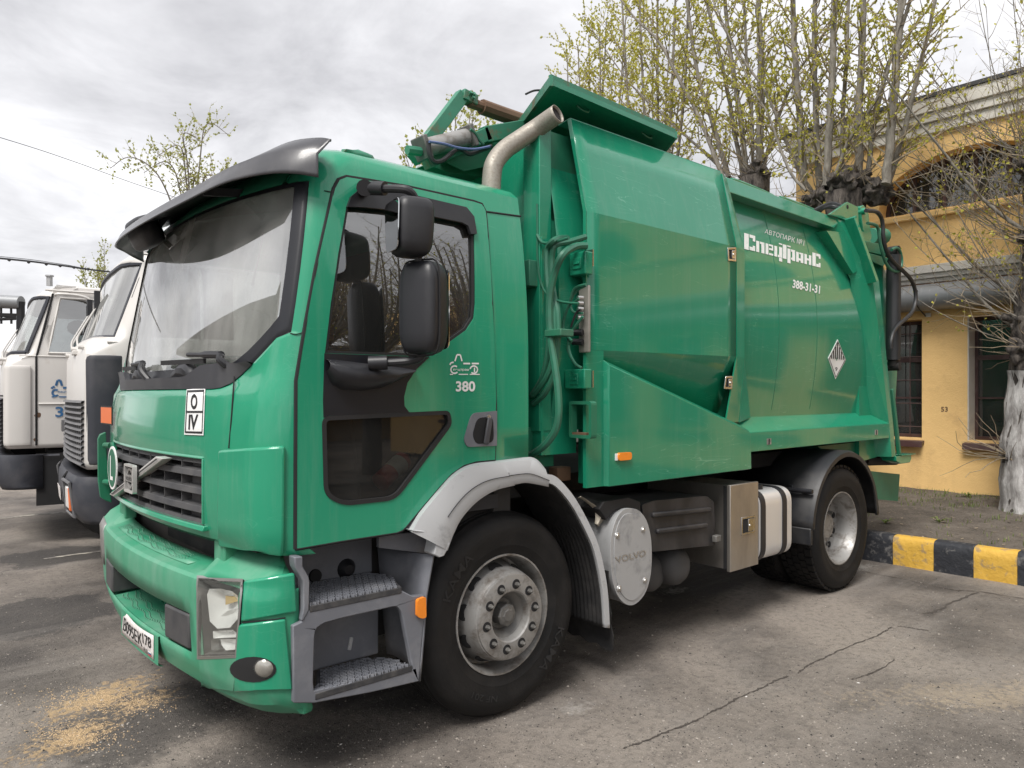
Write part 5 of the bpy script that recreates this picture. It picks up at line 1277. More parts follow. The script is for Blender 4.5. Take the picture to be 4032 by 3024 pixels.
def plain_tyre(x, y0, blocks=False):
    mb = MB(); c = Vector((x, 0, .506)); mb.lathe(tyre_prof(.508, y0, .262), c, 'y', 48); t = obj('tyre', mb, M['rubber'], truck, smooth=28)
    mb = MB(); mb.lathe([(.29, y0 + .02), (.25, y0 + .13), (.0, y0 + .13)], c, 'y', 24); obj('rim_disc', mb, M['rim_dark'], t)
    if blocks:
        b_ = MB(); nb = 46; R0 = .508
        for r_, yy in enumerate((.03, .082, .134, .186, .236)):
            for i in range(nb):
                a = 2*math.pi*(i + .5*(r_ % 2))/nb; da = math.pi/nb*.78; p = lambda aa, rr, y: c + Vector((rr*math.cos(aa), y0 + y, rr*math.sin(aa)))
                b_.hexa([p(a-da,R0-.012,yy-.022), p(a+da,R0-.012,yy-.022), p(a+da,R0-.012,yy+.022), p(a-da,R0-.012,yy+.022), p(a-da,R0+.008,yy-.022), p(a+da,R0+.008,yy-.022), p(a+da,R0+.008,yy+.022), p(a-da,R0+.008,yy+.022)])
        obj('tread_blocks', b_, M['rubber'], t, smooth=0, kind='stuff')
plain_tyre(RWX, .29, True); plain_tyre(RWX, 1.85); plain_tyre(RWX, 2.19); plain_tyre(0, 2.14)
# ------------------------------------------------------------------ chassis and side equipment
mb = MB(); mb.box(-1.0, 4.75, .78, .86, .72, 1.0); mb.box(-1.0, 4.75, 1.54, 1.62, .72, 1.0); obj('chassis_frame', mb, M['chassis'], truck, smooth=0)
mb = MB(); mb.tube([(RWX, .3, .506), (RWX, 1.1, .506), (RWX, 1.3, .506), (RWX, 2.1, .506)], [.1, .1, .1, .1], 12); mb.ico((RWX, 1.2, .5), .24, 2); mb.tube([(0, .2, .46), (0, 2.2, .46)], .07, 8); mb.tube([(.6, 1.2, .6), (RWX, 1.2, .55)], .05, 8); obj('axles', mb, M['chassis'], truck)
mb = MB(); mb.box(-.9, .9, .88, 1.52, .55, 1.2); mb.box(.9, 1.6, .95, 1.45, .55, .95); obj('engine', mb, M['chassis'], truck, bev=.04)
mb = MB(); mb.box(.3, 4.7, .35, 2.1, 1.01, 1.12); obj('sub_frame', mb, M['chassis'], truck, smooth=0)
kk = lambda pts, yy: xz('K', pts, yy)
# silencer / air dryer with a cast end cover
oc = [(470,682),(530,697),(580,760),(608,860),(617,980),(610,1120),(580,1235),(530,1305),(478,1332),(425,1312),(380,1250),(352,1150),(340,1000),(345,870),(375,760),(420,697)]
o_ = [tuple(p) for p in spline([Vector((*p, 0)) for p in kk(oc, -.06)], 3, True)]; o_ = [(p[0], p[1]) for p in o_]
mb = MB(); mb.py(inset(o_, .008), -.045, .50); sil = obj('silencer', mb, M['cap'], truck)
mb = MB(); mb.py(o_, -.068, -.042); cov = obj('silencer_cover', mb, M['cap'], sil, bev=.012, bseg=3)
mb = MB(); mb.py(inset(o_, .028), -.072, -.066); obj('cover_field', mb, M['cap'], sil, bev=.004)
for q in ((562,826),(390,865),(403,1220),(573,1165)):
    c = atY('K', *q, -.07); mb = MB(); mb.lathe([(0,-.012),(.009,-.012),(.011,-.008),(.016,-.006),(.020,.0)], c, 'y', 14); obj('cover_bolt', mb, M['steel'], sil)
q = [atY('K', *p, -.0745) for p in ((388,1052),(582,1002),(585,960),(375,1010))]
put_text('cover_lettering', 'VOLVO', quad_map(*q), M['steel'], sil, .012)
mb = MB(); mb.py(kk([(270,690),(300,640),(480,612),(548,640),(552,740),(500,700),(440,682),(380,700),(320,765)], -.03), -.03, .45); obj('silencer_bracket', mb, M['chassis'], truck, bev=.006)
# battery box with ribs
mb = MB(); b0 = kk([(556,660),(640,632),(990,600),(1042,640),(1048,930),(625,975),(585,860)], -.02); mb.py(fillet(b0, .02, 3), -.02, .45); bat = obj('battery_box', mb, M['plastic_box'], truck, bev=.015)
for a, b_ in (((625,728),(1015,690)), ((655,838),(990,796))):
    p, q = atY('K', *a, -.026), atY('K', *b_, -.026); mb = MB(); mb.bar(p, q, .03, .03, (0,-1,0)); obj('box_rib', mb, M['plastic_box'], bat, bev=.01)
c = atY('K', 1055, 882, -.03); mb = MB(); mb.box(c.x-.03, c.x+.03, c.y-.02, c.y+.02, c.z-.025, c.z+.02); obj('box_clasp', mb, M['hub'], bat, bev=.006)
# air tanks
for q, rr, yy in (((625,1120), .125, .18), ((795,1072), .128, .10)):
    c = atY('K', *q, yy); mb = MB(); mb.lathe([(0,-.06),(rr*.45,-.052),(rr*.75,-.032),(rr*.93,-.005),(rr,.035),(rr,.7),(0,.72)], c, 'y', 28); obj('air_tank', mb, M['airtank'], truck, smooth=60)
# stainless locker
TY = -.085; X0 = atY('K', 1150, 800, TY).x; X1 = atY('K', 1335, 800, TY).x
zt_ = (atY('K', 1160, 532, TY).z + atY('K', 1325, 502, TY).z) / 2; zb_ = (atY('K', 1150, 1108, TY).z + atY('K', 1340, 1062, TY).z) / 2
mb = MB(); mb.box(X0 + .025, X1, TY + .03, .62, zb_ + .01, zt_ - .005); lk = obj('tool_locker', mb, M['stainless'], truck, smooth=0)
mb = MB(); mb.box(X0, X1 + .006, TY, TY + .028, zb_, zt_); obj('locker_door', mb, M['stainless'], lk, bev=.004)
mb = MB(); mb.box(X0 + .012, X0 + .026, TY + .029, TY + .06, zb_ + .012, zt_ - .01); obj('locker_gasket', mb, M['rubber_clean'], lk, smooth=0)
def latch(parent, k, quad, yy, depth=.006):
    q = [atY(k, *p, yy) for p in quad]; o_ = [(p.x, p.z) for p in q]; mb = MB(); mb.py(o_, yy - depth, yy, [inset(o_, .014)]); l = obj('latch', mb, M['chrome'], parent, bev=.002)
    mb = MB(); mb.py(inset(o_, .0145), yy - .002, yy - .0005); obj('latch_recess', mb, M['dark'], l, smooth=0)
    i_ = inset(o_, .018); cx = sum(p[0] for p in i_)/4; i_ = [(max(p[0], cx - .004), p[1]) for p in i_]; mb = MB(); mb.py(i_, yy - depth - .002, yy - .002); obj('latch_paddle', mb, M['chrome'], l, bev=.002)
    c = Vector((cx + .012, yy - depth - .002, sum(p[1] for p in i_)/4)); mb = MB(); mb.lathe([(0,-.006),(.006,-.005),(.008,0)], c, 'y', 10); obj('latch_lock', mb, M['steel'], l)
latch(lk, 'K', ((1222,745),(1312,728),(1308,846),(1220,866)), TY)
# fuel tank with straps
a, b_ = atY('K', 1330, 800, -.07), atY('K', 1560, 760, -.07); zt_ = atY('K', 1480, 535, .0).z; zb_ = atY('K', 1480, 995, -.02).z
sec = fillet([(-.07, zb_), (.56, zb_), (.56, zt_), (-.07, zt_)], .11, 8)
mb = MB(); mb.px(sec, a.x + .03, b_.x); tank = obj('fuel_tank', mb, M['alu'], truck, smooth=40, bev=.012)
for x in (1372, 1515):
    p = atY('K', x, 780, -.075).x; s_ = inset(sec, -.006); mb = MB(); mb.px(s_, p - .03, p + .03, [inset(sec, .002)]); obj('tank_strap', mb, M['black'], tank)
c = atZ('K', 1360, 545, zt_ + .01); mb = MB(); mb.lathe([(.05, 0), (.05, .03), (0, .035)], (c.x, .05, zt_), 'z', 14); obj('filler_cap', mb, M['black'], tank)
# rear mudguard: arched shell with rolled edge
def arc_shell(r_, y0, y1, a0, a1, n=28): return [[Vector((RWX + r_*math.cos(a), y, .53 + r_*math.sin(a))) for a in [a0 + (a1 - a0) * i / n for i in range(n + 1)]] for y in (y0, y1)]
a0, a1 = R(3), R(176)
mb = MB(); s_ = arc_shell(.615, -.085, .62, a0, a1); e_ = arc_shell(.60, -.115, 0, a0, a1)[0]; e2 = arc_shell(.565, -.115, 0, a0, a1)[0]; e3 = arc_shell(.56, -.10, 0, a0, a1)[0]
mb.grid([s_[1], s_[0], e_, e2, e3]); rmg = obj('rear_mudguard', mb, M['mudguard'], truck, smooth=50, solid=.006)
f0, f1 = s_[0][-1], s_[1][-1]
mb = MB(); mb.box(f0.x - .005, f0.x + .03, -.11, .62, f0.z - .12, f0.z + .01); obj('mudguard_skirt', mb, M['mudguard'], rmg, bev=.008)
mb = MB(); p = atY('K', 1700, 572, -.10); mb.tube([p, Vector((p.x - .02, .5, p.z))], .018, 10); mb.tube([atY('K', 1460, 548, .3), p + Vector((0,.02,0))], .014, 8); obj('mudguard_stay', mb, M['black'], rmg)
p = atY('K', 1560, 560, .1); mb = MB(); mb.box(p.x - .02, p.x + .02, p.y - .02, p.y + .02, p.z - .04, p.z + .04); obj('stay_clamp', mb, M['black'], rmg, bev=.004)
# ------------------------------------------------------------------ refuse body
BY = -.05
cx0, cx1 = .42, 4.30
def bodyY(z):      # convex side sheet
    t = (z - 1.44) / (3.0 - 1.44); return .10 - .10 * math.sin(math.pi * min(1, max(0, t)) ** .9) * .75 + .06 * max(0, t) ** 4
def in_body(p): return 1.2 < p.z < 3.2 and p.y > bodyY(p.z) and 2.0 < p.x < 4.8
rws = []
NX, NZ = 24, 20
side_front, side_rear = 2.0, 4.45
zs_ = [1.40 + (3.06 - 1.40) * j / NZ for j in range(NZ + 1)]
for z in zs_:
    rws.append([Vector((cx0 + (side_rear - cx0) * i / NX, bodyY(z), z)) for i in range(NX + 1)])
mb = MB(); mb.grid(rws)
# roof, far side, floor and front wall close the container
yf = 2.32
roof = [[Vector((x, bodyY(3.06), 3.06)), Vector((x, .35, 3.13)), Vector((x, 1.2, 3.16)), Vector((x, 2.05, 3.13)), Vector((x, yf, 3.06)), Vector((x, yf + .07, 2.3)), Vector((x, yf, 1.40)), Vector((x, bodyY(1.40), 1.40))] for x in (1.9, side_rear)]
mb.grid(roof); mb.add([(cx0, yf, 1.4), (1.9, yf, 1.4), (1.9, yf, 3.06), (cx0, yf, 3.06)], [(0,1,2,3)])
body = obj('refuse_container', mb, M['green_body'], truck, smooth=35)
for x in (2.75, 3.35):
    mb = MB(); mb.tube([Vector((x, bodyY(z) - .0006, z)) for z in zs_[1:-1]], .0022, 4); obj('weld_seam', mb, M['green_dark'], body)
# front bulkhead, corner post, hopper front
mb = MB(); mb.box(.36, .40, .20, 2.3, 2.33, 3.02); obj('front_bulkhead', mb, M['green_body'], body, smooth=0)
mb = MB(); mb.box(.45, .49, .22, 2.3, 1.2, 2.2); obj('gap_shade_sheet', mb, M['dark'], body, smooth=0)  # near-black sheet painting the shade in the gap behind the cab
mb = MB(); mb.box(.33, .42, .085, .215, 1.40, 3.08); obj('corner_post', mb, M['green_body'], body, bev=.004)
mb = MB(); mb.box(.30, .42, 2.2, 2.33, 1.40, 3.08); obj('corner_post', mb, M['green_body'], body, bev=.004)
mb = MB(); mb.box(.27, .40, .10, 2.3, 2.18, 2.32); obj('cross_beam', mb, M['green_worn'], body, bev=.004)
mb = MB(); mb.box(.43, .47, .2, 2.3, 2.95, 3.06); obj('hopper_lip', mb, M['green_dark'], body, smooth=0)
mb = MB(); mb.box(.30, .5, .15, .19, 1.2, 1.42); obj('foot_bracket', mb, M['green_dark'], body, smooth=0)
# lower front column with controls: the wide plate behind the hoses
y3 = lambda pts, x: [(p.y, p.z) for p in (atX('Y3', a, b_, x) for a, b_ in pts)]
mb = MB(); mb.box(.34, .36, .08, .26, 1.27, 2.45); obj('control_column', mb, M['green_body'], body, smooth=0, bev=.003)
mb = MB(); mb.box(.362, .62, .09, .11, 1.27, 2.55); obj('column_side', mb, M['green_body'], body, smooth=0)
for k, (ya, yb) in enumerate((((372,190),(452,290)), ((348,772),(448,868)))):
    p, q = atX('Y3', *ya, .49), atX('Y3', *yb, .49); mb = MB(); mb.box(.49, .55, min(q.y, p.y) , max(p.y, q.y), q.z, p.z); hb = obj('hinge_bracket', mb, M['green_body'], body, bev=.006)
    cy_, cz_ = (p.y + q.y) / 2, (p.z + q.z) / 2
    mb = MB(); mb.box(.484, .489, cy_ - .03, cy_ + .03, cz_ - .03, cz_ + .03); mb.box(.478, .4835, cy_ - .022, cy_ + .022, cz_ - .006, cz_ + .006); obj('hinge_plate', mb, M['green_body'], hb, bev=.002)
    c = atX('Y3', 470, (215, 820)[k], .555); mb = MB(); mb.box(.548, .556, c.y - .035, c.y + .01, c.z - .045, c.z + .045); mb.tube([(.552, c.y + .018, c.z - .042), (.552, c.y + .018, c.z + .042)], .010, 8); obj('hinge', mb, M['chrome'], hb)
# terminal box
p, q = atX('Y3', 418, 355, .535), atX('Y3', 470, 685, .535); mb = MB(); mb.box(.535, .552, q.y, p.y, q.z, p.z); tb = obj('terminal_box', mb, M['beige'], body, bev=.006)
for i, yv in enumerate((412, 440, 468, 492, 512)):
    c = atX('Y3', 440, yv, .518); mb = MB(); mb.tube([c, c + Vector((-.03, .01, 0))], .012, 8); obj('cable_gland', mb, M['steel'], tb)
for yv in (586, 634):
    c = atX('Y3', 440, yv, .515); mb = MB(); mb.tube([c, c + Vector((-.02, .06, .004))], .018, 8); obj('plug', mb, M['black'], tb)
# open box section at the foot
p, q = atX('Y3', 370, 930, .50), atX('Y3', 468, 1120, .50); o_ = fillet([(p.y, q.z), (q.y - .02, q.z), (q.y - .02, p.z), (p.y, p.z)], .02, 3)
mb = MB(); mb.px(o_, .50, .545, [inset(o_, .018)]); obj('box_section', mb, M['green_dark'], body, smooth=0)
mb = MB(); mb.box(.505, .545, min(p.y, q.y) + .02, max(p.y, q.y) - .02, q.z + .002, q.z + .03); obj('rust_deposit', mb, M['rust'], body, smooth=0)
# hoses on the column
def hose(name, k, pts, r_, mat, xx=.30, n=6, parent=body):
    P = [atX(k, a, b_, xx + (o[0] if o else 0)) for a, b_, *o in pts]; mb = MB(); mb.tube(spline(P, n), r_, 8); return obj(name, mb, M[mat], parent)
hose('hydraulic_hose', 'Y3', [(455,150,.2),(400,155,.12),(340,195),(300,280),(275,400),(272,520),(283,650),(300,760),(315,880),(318,1000),(300,1080),(250,1150),(190,1195),(160,1203)], .020, 'hose', .28)
hose('hydraulic_hose', 'Y3', [(360,110,.2),(300,120),(262,170),(262,300),(275,400),(295,480),(300,560),(300,660),(280,760),(240,840),(190,900)], .017, 'hose', .31)
hose('hydraulic_hose', 'Y3', [(455,105,.2),(370,130,.1),(300,150),(285,220),(285,330),(300,420),(315,500),(315,640),(290,800),(250,890),(190,945)], .016, 'hose', .325)
hose('hydraulic_hose', 'Y3', [(270,600),(262,700),(240,800),(210,860),(180,905)], .014, 'hose', .32)
hose('control_cable', 'Y3', [(210,-60),(212,90),(212,200),(225,320),(262,395),(330,430),(420,440)], .006, 'hose', .325)
hose('control_cable', 'Y3', [(210,95),(240,135),(300,130),(370,110)], .008, 'hose', .32)
hose('control_cable', 'Y3', [(455,345),(400,365),(375,430),(345,520),(345,580),(385,628)], .008, 'hose', .43)
hose('control_cable', 'Y3', [(455,350),(405,380),(380,430),(390,480),(440,490)], .007, 'hose', .44)
hose('control_cable', 'Y3', [(440,505),(400,560),(370,600),(372,680),(400,740),(435,765)], .008, 'hose', .44)
hose('control_cable', 'Y3', [(385,625),(365,660),(380,710),(410,755)], .008, 'hose', .44)
hose('control_cable', 'Y3', [(420,415),(380,440),(320,430)], .006, 'hose', .43)
hose('control_cable', 'Y3', [(430,470),(405,490),(380,560)], .006, 'hose_black', .43)
p = atX('Y3', 298, 588, .27); mb = MB(); mb.box(.255, .35, p.y - .06, p.y + .06, p.z - .018, p.z + .018); obj('hose_clamp', mb, M['green_dark'], body, bev=.004)
for yv in (620, 645, 670): hose('frame_cable', 'Y3', [(165,yv),(200,yv+4),(230,yv+12)], .012, 'hose_black', .5)
hose('frame_hose', 'Y3', [(160,880),(200,860),(240,815)], .022, 'hose_black', .45)
# ---- side cover standing proud of the container (folded sheet)
xa, xb = .558, 2.036
def cov_pts(x, zf, zl):      # profile down the sheet at x: list of (y,z)
    return [(.070, 3.132), (-.05, 2.598), (-.05, zf), (.02, zl)]
def lz(x): return 1.765 + (1.352 - 1.765) * (x - .69) / (2.14 - .69)      # top line of the raised lower panel
NXc = 14; rws = [[], [], [], [], [], []]
mb = MB(); prof_rows = []
for i in range(NXc + 1):
    x = xa + (xb - xa) * i / NXc; zf = 1.843 + .012 * (i / NXc); zl = min(zf - .012, max(1.395, lz(x) + .01))
    dep = .17 * max(0, (zf - zl)) / .46
    xt_ = x
    prof_rows.append([Vector((xt_, .070, 3.132)), Vector((xt_, .0296, 2.95)), Vector((xt_, -.0151, 2.75)), Vector((x, -.05, 2.598)), Vector((x, -.05, 2.2)), Vector((x, -.05, zf)), Vector((x, -.05 + dep, zl)), Vector((x, -.035, 1.2)) ])
mb.grid([r_[:7] for r_ in prof_rows])
cover = obj('side_cover', mb, M['green_body'], truck, smooth=7, solid=.012)
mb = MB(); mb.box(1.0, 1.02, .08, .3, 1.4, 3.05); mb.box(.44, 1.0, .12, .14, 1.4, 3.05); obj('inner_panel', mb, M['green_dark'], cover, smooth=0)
# turned-in front edge and top edge of the cover
mb = MB(); ed_ = [(.070,3.132),(.022,2.92),(-.05,2.598),(-.05,1.09)]
fl_ = [[Vector((xa, y, z)) for y, z in ed_], [Vector((xa - .004, y, z)) for y, z in ed_], [Vector((xa + .0, y + .022, z)) for y, z in ed_]]
mb.grid([fl_[0], fl_[2]]); mb.add([(xa,.07,3.132),(xb,.07,3.132),(xb,.17,3.12),(xa,.17,3.12)], [(0,1,2,3)]); obj('cover_flange', mb, M['green_body'], cover, smooth=0, solid=.008)
# front strip of the cover below the fold
mb = MB(); mb.py([(xa, 1.09), (.69, 1.09), (.69, 1.84), (xa, 1.84)], -.052, -.042); obj('cover_strip', mb, M['green_body'], cover, smooth=0)
# raised lower panel
lp_o = [(.705, 1.088), (2.178, 1.086), (2.170, 1.325), (2.14, 1.352), (.705, 1.762)]
mb = MB(); o0 = lp_o; 
P0 = [(x, -.082, z) for x, z in o0]; 
ctr_ = [(.690, 1.088), (2.186, 1.086), (2.178, 1.33), (2.146, 1.372), (.688, 1.792)]
P1 = [(x, -.050, z) for x, z in ctr_]; P2 = [(x, .14, z) for x, z in ctr_]
mb.add(P0 + P1 + P2, [(0,1,2,3,4)] + [(i, (i+1) % 5, 5 + (i+1) % 5, 5 + i) for i in range(5)] + [(5+i, 5+(i+1) % 5, 10+(i+1) % 5, 10+i) for i in range(5)])
lower = obj('lower_panel', mb, M['green_body'], cover, smooth=20, bev=.004)
latch(cover, 'I', ((1300,265),(1351,262),(1350,348),(1302,342)), -.05, .008); 
dd = lambda z: 0.0
latch(cover, 'I', ((1288,1028),(1332,1025),(1326,1106),(1278,1102)), -.03, .008)
c = atY('I', 683, 1502, -.082); mb = MB(); mb.py(fillet([(c.x-.058,c.z-.022),(c.x+.058,c.z-.022),(c.x+.058,c.z+.022),(c.x-.058,c.z+.022)], .02, 5), -.100, -.0825); mk = obj('side_marker', mb, M['orange'], truck, bev=.006)
mb = MB(); mb.box(c.x-.07, c.x-.055, -.092, -.0825, c.z-.02, c.z+.018); obj('marker_base', mb, M['white'], mk)
# ---- strip post behind the cover, gusset, sill
mb = MB(); a_ = [(2.045, .065, 3.125), (2.045, -.05, 2.60), (2.045, -.05, 1.86), (1.96, -.02, 1.41)]; b_ = [(2.14, .085, 3.11), (2.15, -.045, 2.585), (2.15, -.045, 1.85), (2.15, .0, 1.41)]; c_ = [(2.15, .13, 3.10), (2.16, .06, 2.585), (2.16, .06, 1.85), (2.16, .06, 1.41)]
mb.grid([a_, b_, c_]); obj('strip_post', mb, M['green_body'], body, smooth=0, solid=.01)
mb = MB(); mb.add([(2.15,-.044,1.84),(2.16,.0,1.405),(2.43,.075,1.43),(2.16,.06,1.84)], [(0,1,2),(0,2,3)]); obj('gusset', mb, M['green_body'], body, smooth=0, solid=.006)
sx0, sx1 = 2.16, 4.565
mb = MB(); mb.add([(sx0,-.05,1.199),(sx1,-.05,1.203),(sx1,-.05,1.336),(sx0,-.05,1.336),(sx0,.105,1.44),(sx1-.15,.105,1.44),(sx0,.2,1.199),(sx1,.2,1.203)], [(0,1,2,3),(3,2,5,4),(0,6,7,1),(1,7,5,2)]); obj('side_sill', mb, M['green_body'], body, smooth=0, bev=.004)
for q in ((453,1573), (1037,1523)):
    c = atY('J', *q, -.0505); mb = MB(); mb.py([(c.x-.03,c.z-.022),(c.x+.03,c.z-.022),(c.x+.03,c.z+.022),(c.x-.03,c.z+.022)], -.0525, -.0495); s_ = obj('lamp_socket', mb, M['rim'], body, smooth=0)
    mb = MB(); mb.py([(c.x-.010,c.z-.02),(c.x+.006,c.z-.02),(c.x+.008,c.z+.018),(c.x-.008,c.z+.02)], -.0535, -.0527); obj('socket_hole', mb, M['dark'], s_, smooth=0)
c = atZ('I', 1402, 1343, 1.37); mb = MB(); mb.hexa([(c.x-.09,-.03,1.352),(c.x+.07,-.03,1.352),(c.x+.07,.03,1.392),(c.x-.09,.03,1.392),(c.x-.09,-.032,1.357),(c.x+.07,-.032,1.357),(c.x+.07,.028,1.397),(c.x-.09,.028,1.397)]); obj('sill_label', mb, M['white'], body, smooth=0)
# ---- top rail, rear post and gussets
rl_ = [(2.13, 3.118, .085), (3.88, 3.10, .085)]
mb = MB(); mb.hexa([(2.13,.06,3.01),(3.72,.06,3.0),(3.72,.2,3.0),(2.13,.2,3.01),(2.13,.085,3.12),(3.90,.085,3.10),(3.90,.22,3.13),(2.13,.22,3.15)]); obj('top_rail', mb, M['green_body'], body, smooth=0, bev=.005)
pk = [(3.80, .075, 3.10), (4.235, -.045, 2.59), (4.56, -.05, 1.335), (4.62, -.05, 1.03)]          # front-outer edge of the rear post
wd = [.13, .13, .10, .10]
f0 = [Vector(p) for p in pk]; f1 = [Vector((p[0] + w, p[1] + .004, p[2] + (.02 if i < 2 else 0))) for i, (p, w) in enumerate(zip(pk, wd))]
in0 = [Vector((3.66, .16, 3.02)), Vector((4.0, .05, 2.60)), Vector((4.40, .11, 1.44)), Vector((4.44, .2, 1.03))]; bk1 = [p + Vector((.01, .25, 0)) for p in f1]
mb = MB(); mb.grid([in0, f0, f1, bk1]); obj('rear_post', mb, M['green_body'], body, smooth=0, solid=.01)
tri = [atY('J', *q, -.0) for q in ((800,422),(880,432),(962,632),(920,655))]
mb = MB(); P_ = [Vector((p.x, .055 - .10 * (3.0 - p.z), p.z)) for p in tri]; mb.add(P_ + [p + Vector((-.01, .10, 0)) for p in P_], [(0,1,2,3),(0,4,5,1),(3,2,6,7),(0,3,7,4)]); obj('post_gusset', mb, M['green_body'], body, smooth=0, solid=.006)
# box rib standing on the post
a_, b2 = atY('Y4', 262, 300, .03), atY('Y4', 520, 1000, -.06); mb = MB(); mb.bar(a_ + Vector((0,.01,0)), b2 + Vector((0, .02, 0)), .05, .12, (0,-1,0)); obj('post_rib', mb, M['green_body'], body, bev=.004)
mb = MB(); o_ = xz('J', [(770,340),(868,272),(925,298),(930,410),(880,378)], .08); mb.py(o_, .06, .085); lug = obj('pivot_lug', mb, M['green_body'], body, bev=.003)
o_ = xz('J', [(932,300),(950,290),(975,320),(995,470),(975,490),(945,420)], .10); mb = MB(); mb.py(o_, .07, .13); tl_ = obj('tailgate_lug', mb, M['green_body'], body, bev=.006)
c = atY('J', 960, 322, .07); mb = MB(); mb.lathe([(0, -.03), (.028, -.03), (.03, -.024), (.03, .03)], c, 'y', 16); obj('pivot_pin', mb, M['green_body'], tl_)
c = atY('J', 880, 297, .06); mb = MB(); mb.lathe([(0, -.003), (.018, -.003), (.018, .0)], c, 'y', 12); obj('lug_hole', mb, M['dark'], lug)
# roof ladder rails and hoses on the roof
for a, b2 in (((262,152),(465,235)), ((525,250),(700,318))):
    P_ = [atY('J', a[0], a[1] + 18, .5), atY('J', *a, .5), atY('J', *b2, .5), atY('J', b2[0], b2[1] + 18, .5)]; mb = MB(); mb.tube(spline(P_, 4), .018, 8); obj('roof_rail', mb, M['green_body'], body)
for k in range(4):
    mb = MB(); mb.tube(spline([atY('Y4', -150 + 20*k, 230 + 12*k, .5), atY('Y4', -20, 165 + 10*k, .45), atY('Y4', 80, 140 + 14*k, .4), atY('Y4', 200, 175 + 10*k, .3)], 5), .016, 7); obj('roof_hose', mb, M['hose_black'], body)
# ---- tailgate: curved bowl behind the post
rws = []
side = [(4.30, 3.05), (4.62, 2.90), (4.80, 2.70), (4.93, 2.45), (5.02, 2.10), (5.03, 1.80), (4.98, 1.50), (4.90, 1.25), (4.78, 1.04)]
for y in (.09, 2.3): rws.append([Vector((x, y, z)) for x, z in side])
mb = MB(); mb.grid(rws); mb.py([(4.2, 1.0)] + [(4.2, 3.05)] + side, .06, .10); mb.py([(4.2, 1.0)] + [(4.2, 3.05)] + side, 2.28, 2.32); tg = obj('tailgate', mb, M['green_body'], truck, smooth=35)
mb = MB(); mb.hexa([tuple(atY('Y4', *q, yy)) for yy in (.0, .5) for q in ((460,680),(690,740),(625,830),(520,780))]); obj('cylinder_mount', mb, M['green_dark'], tg, bev=.004)
mb = MB(); o_ = xz('Y4', [(425,550),(620,590),(705,640),(690,720),(460,670)], .05); mb.py(o_, .04, .40); obj('tailgate_bracket', mb, M['green_dark'], tg, bev=.006)
mb = MB(); mb.tube([atY('Y4', 480, 500, .6), atY('Y4', 625, 500, .6)], .09, 12); obj('tailgate_tube', mb, M['green_worn'], tg)
CYY = -.02
mb = MB(); ct, cb_ = atY('J', 1132, 560, CYY), atY('J', 1128, 1130, CYY); mb.tube([ct, cb_], .062, 18); cyl = obj('tailgate_cylinder', mb, M['hose_black'], tg)
mb = MB(); mb.tube([atY('J', 1132, 535, CYY), ct], .04, 12); mb.lathe([(0,-.05),(.05,-.045),(.05,.045),(0,.05)], atY('J', 1133, 540, CYY), 'y', 14); obj('cylinder_eye', mb, M['chassis'], cyl)
mb = MB(); mb.tube([cb_, atY('J', 1130, 1160, CYY)], .045, 12); mb.lathe([(0,-.06),(.04,-.055),(.04,.055),(0,.06)], atY('J', 1132, 1165, CYY), 'y', 14); obj('cylinder_eye', mb, M['chassis'], cyl)
def yhose(k, pts, r_, mat, yy, name='tailgate_hose'): mb = MB(); mb.tube(spline([atY(k, *p, yy) for p in pts], 6), r_, 8); obj(name, mb, M[mat], tg)
yhose('Y4', [(440,218),(500,222),(560,235),(605,290),(625,380),(630,500),(650,610),(690,710),(760,800),(850,880),(930,970),(975,1080),(980,1200),(950,1310),(880,1390),(800,1460),(740,1540),(712,1640),(712,1720)], .018, 'hose_black', -.09)
yhose('Y4', [(460,355),(540,375),(575,420),(590,540),(615,660),(660,790),(720,865),(790,880),(822,830),(830,750),(810,660),(770,625),(720,645)], .014, 'hose', -.07)
# rear foot: bracket, buffer, light beam
mb = MB(); a_, b2 = atY('Y1', 1722, 215, -.03), atY('Y1', 1795, 880, -.03); mb.bar(a_, b2, .04, .03, (0,1,0)); obj('rear_handrail', mb, M['green_dark'], tg, bev=.004)
mb = MB(); o_ = xz('Y1', [(1740,900),(1900,885),(1900,925),(1885,965),(1790,978),(1745,950)], -.04); mb.py(o_, -.06, .12); mb.py(xz('Y1', [(1780,885),(1935,872),(1935,880),(1790,898)], -.04), -.07, .12); obj('rear_buffer', mb, M['green_body'], tg, bev=.004)
mb = MB(); o_ = xz('Y1', [(940,800),(1700,715),(1725,895),(1250,885),(1000,850)], .12); mb.py(o_, .10, 2.2); obj('rear_floor_beam', mb, M['green_dark'], truck, smooth=0)
mb = MB(); mb.tube([atY('Y1', 1310, 948, .2), atY('Y1', 1440, 945, .15)], .03, 8); mb.tube([atY('Y1', 1440, 945, .15), atY('Y1', 1760, 940, .05)], .048, 10); obj('tipping_cylinder', mb, M['chassis'], truck)
mb = MB(); o_ = xz('Y1', [(1380,1040),(1795,1085),(1775,1362),(1490,1335),(1440,1200)], .10); mb.py(o_, .09, .115); obj('rear_skirt', mb, M['green_dark'], truck, bev=.004)
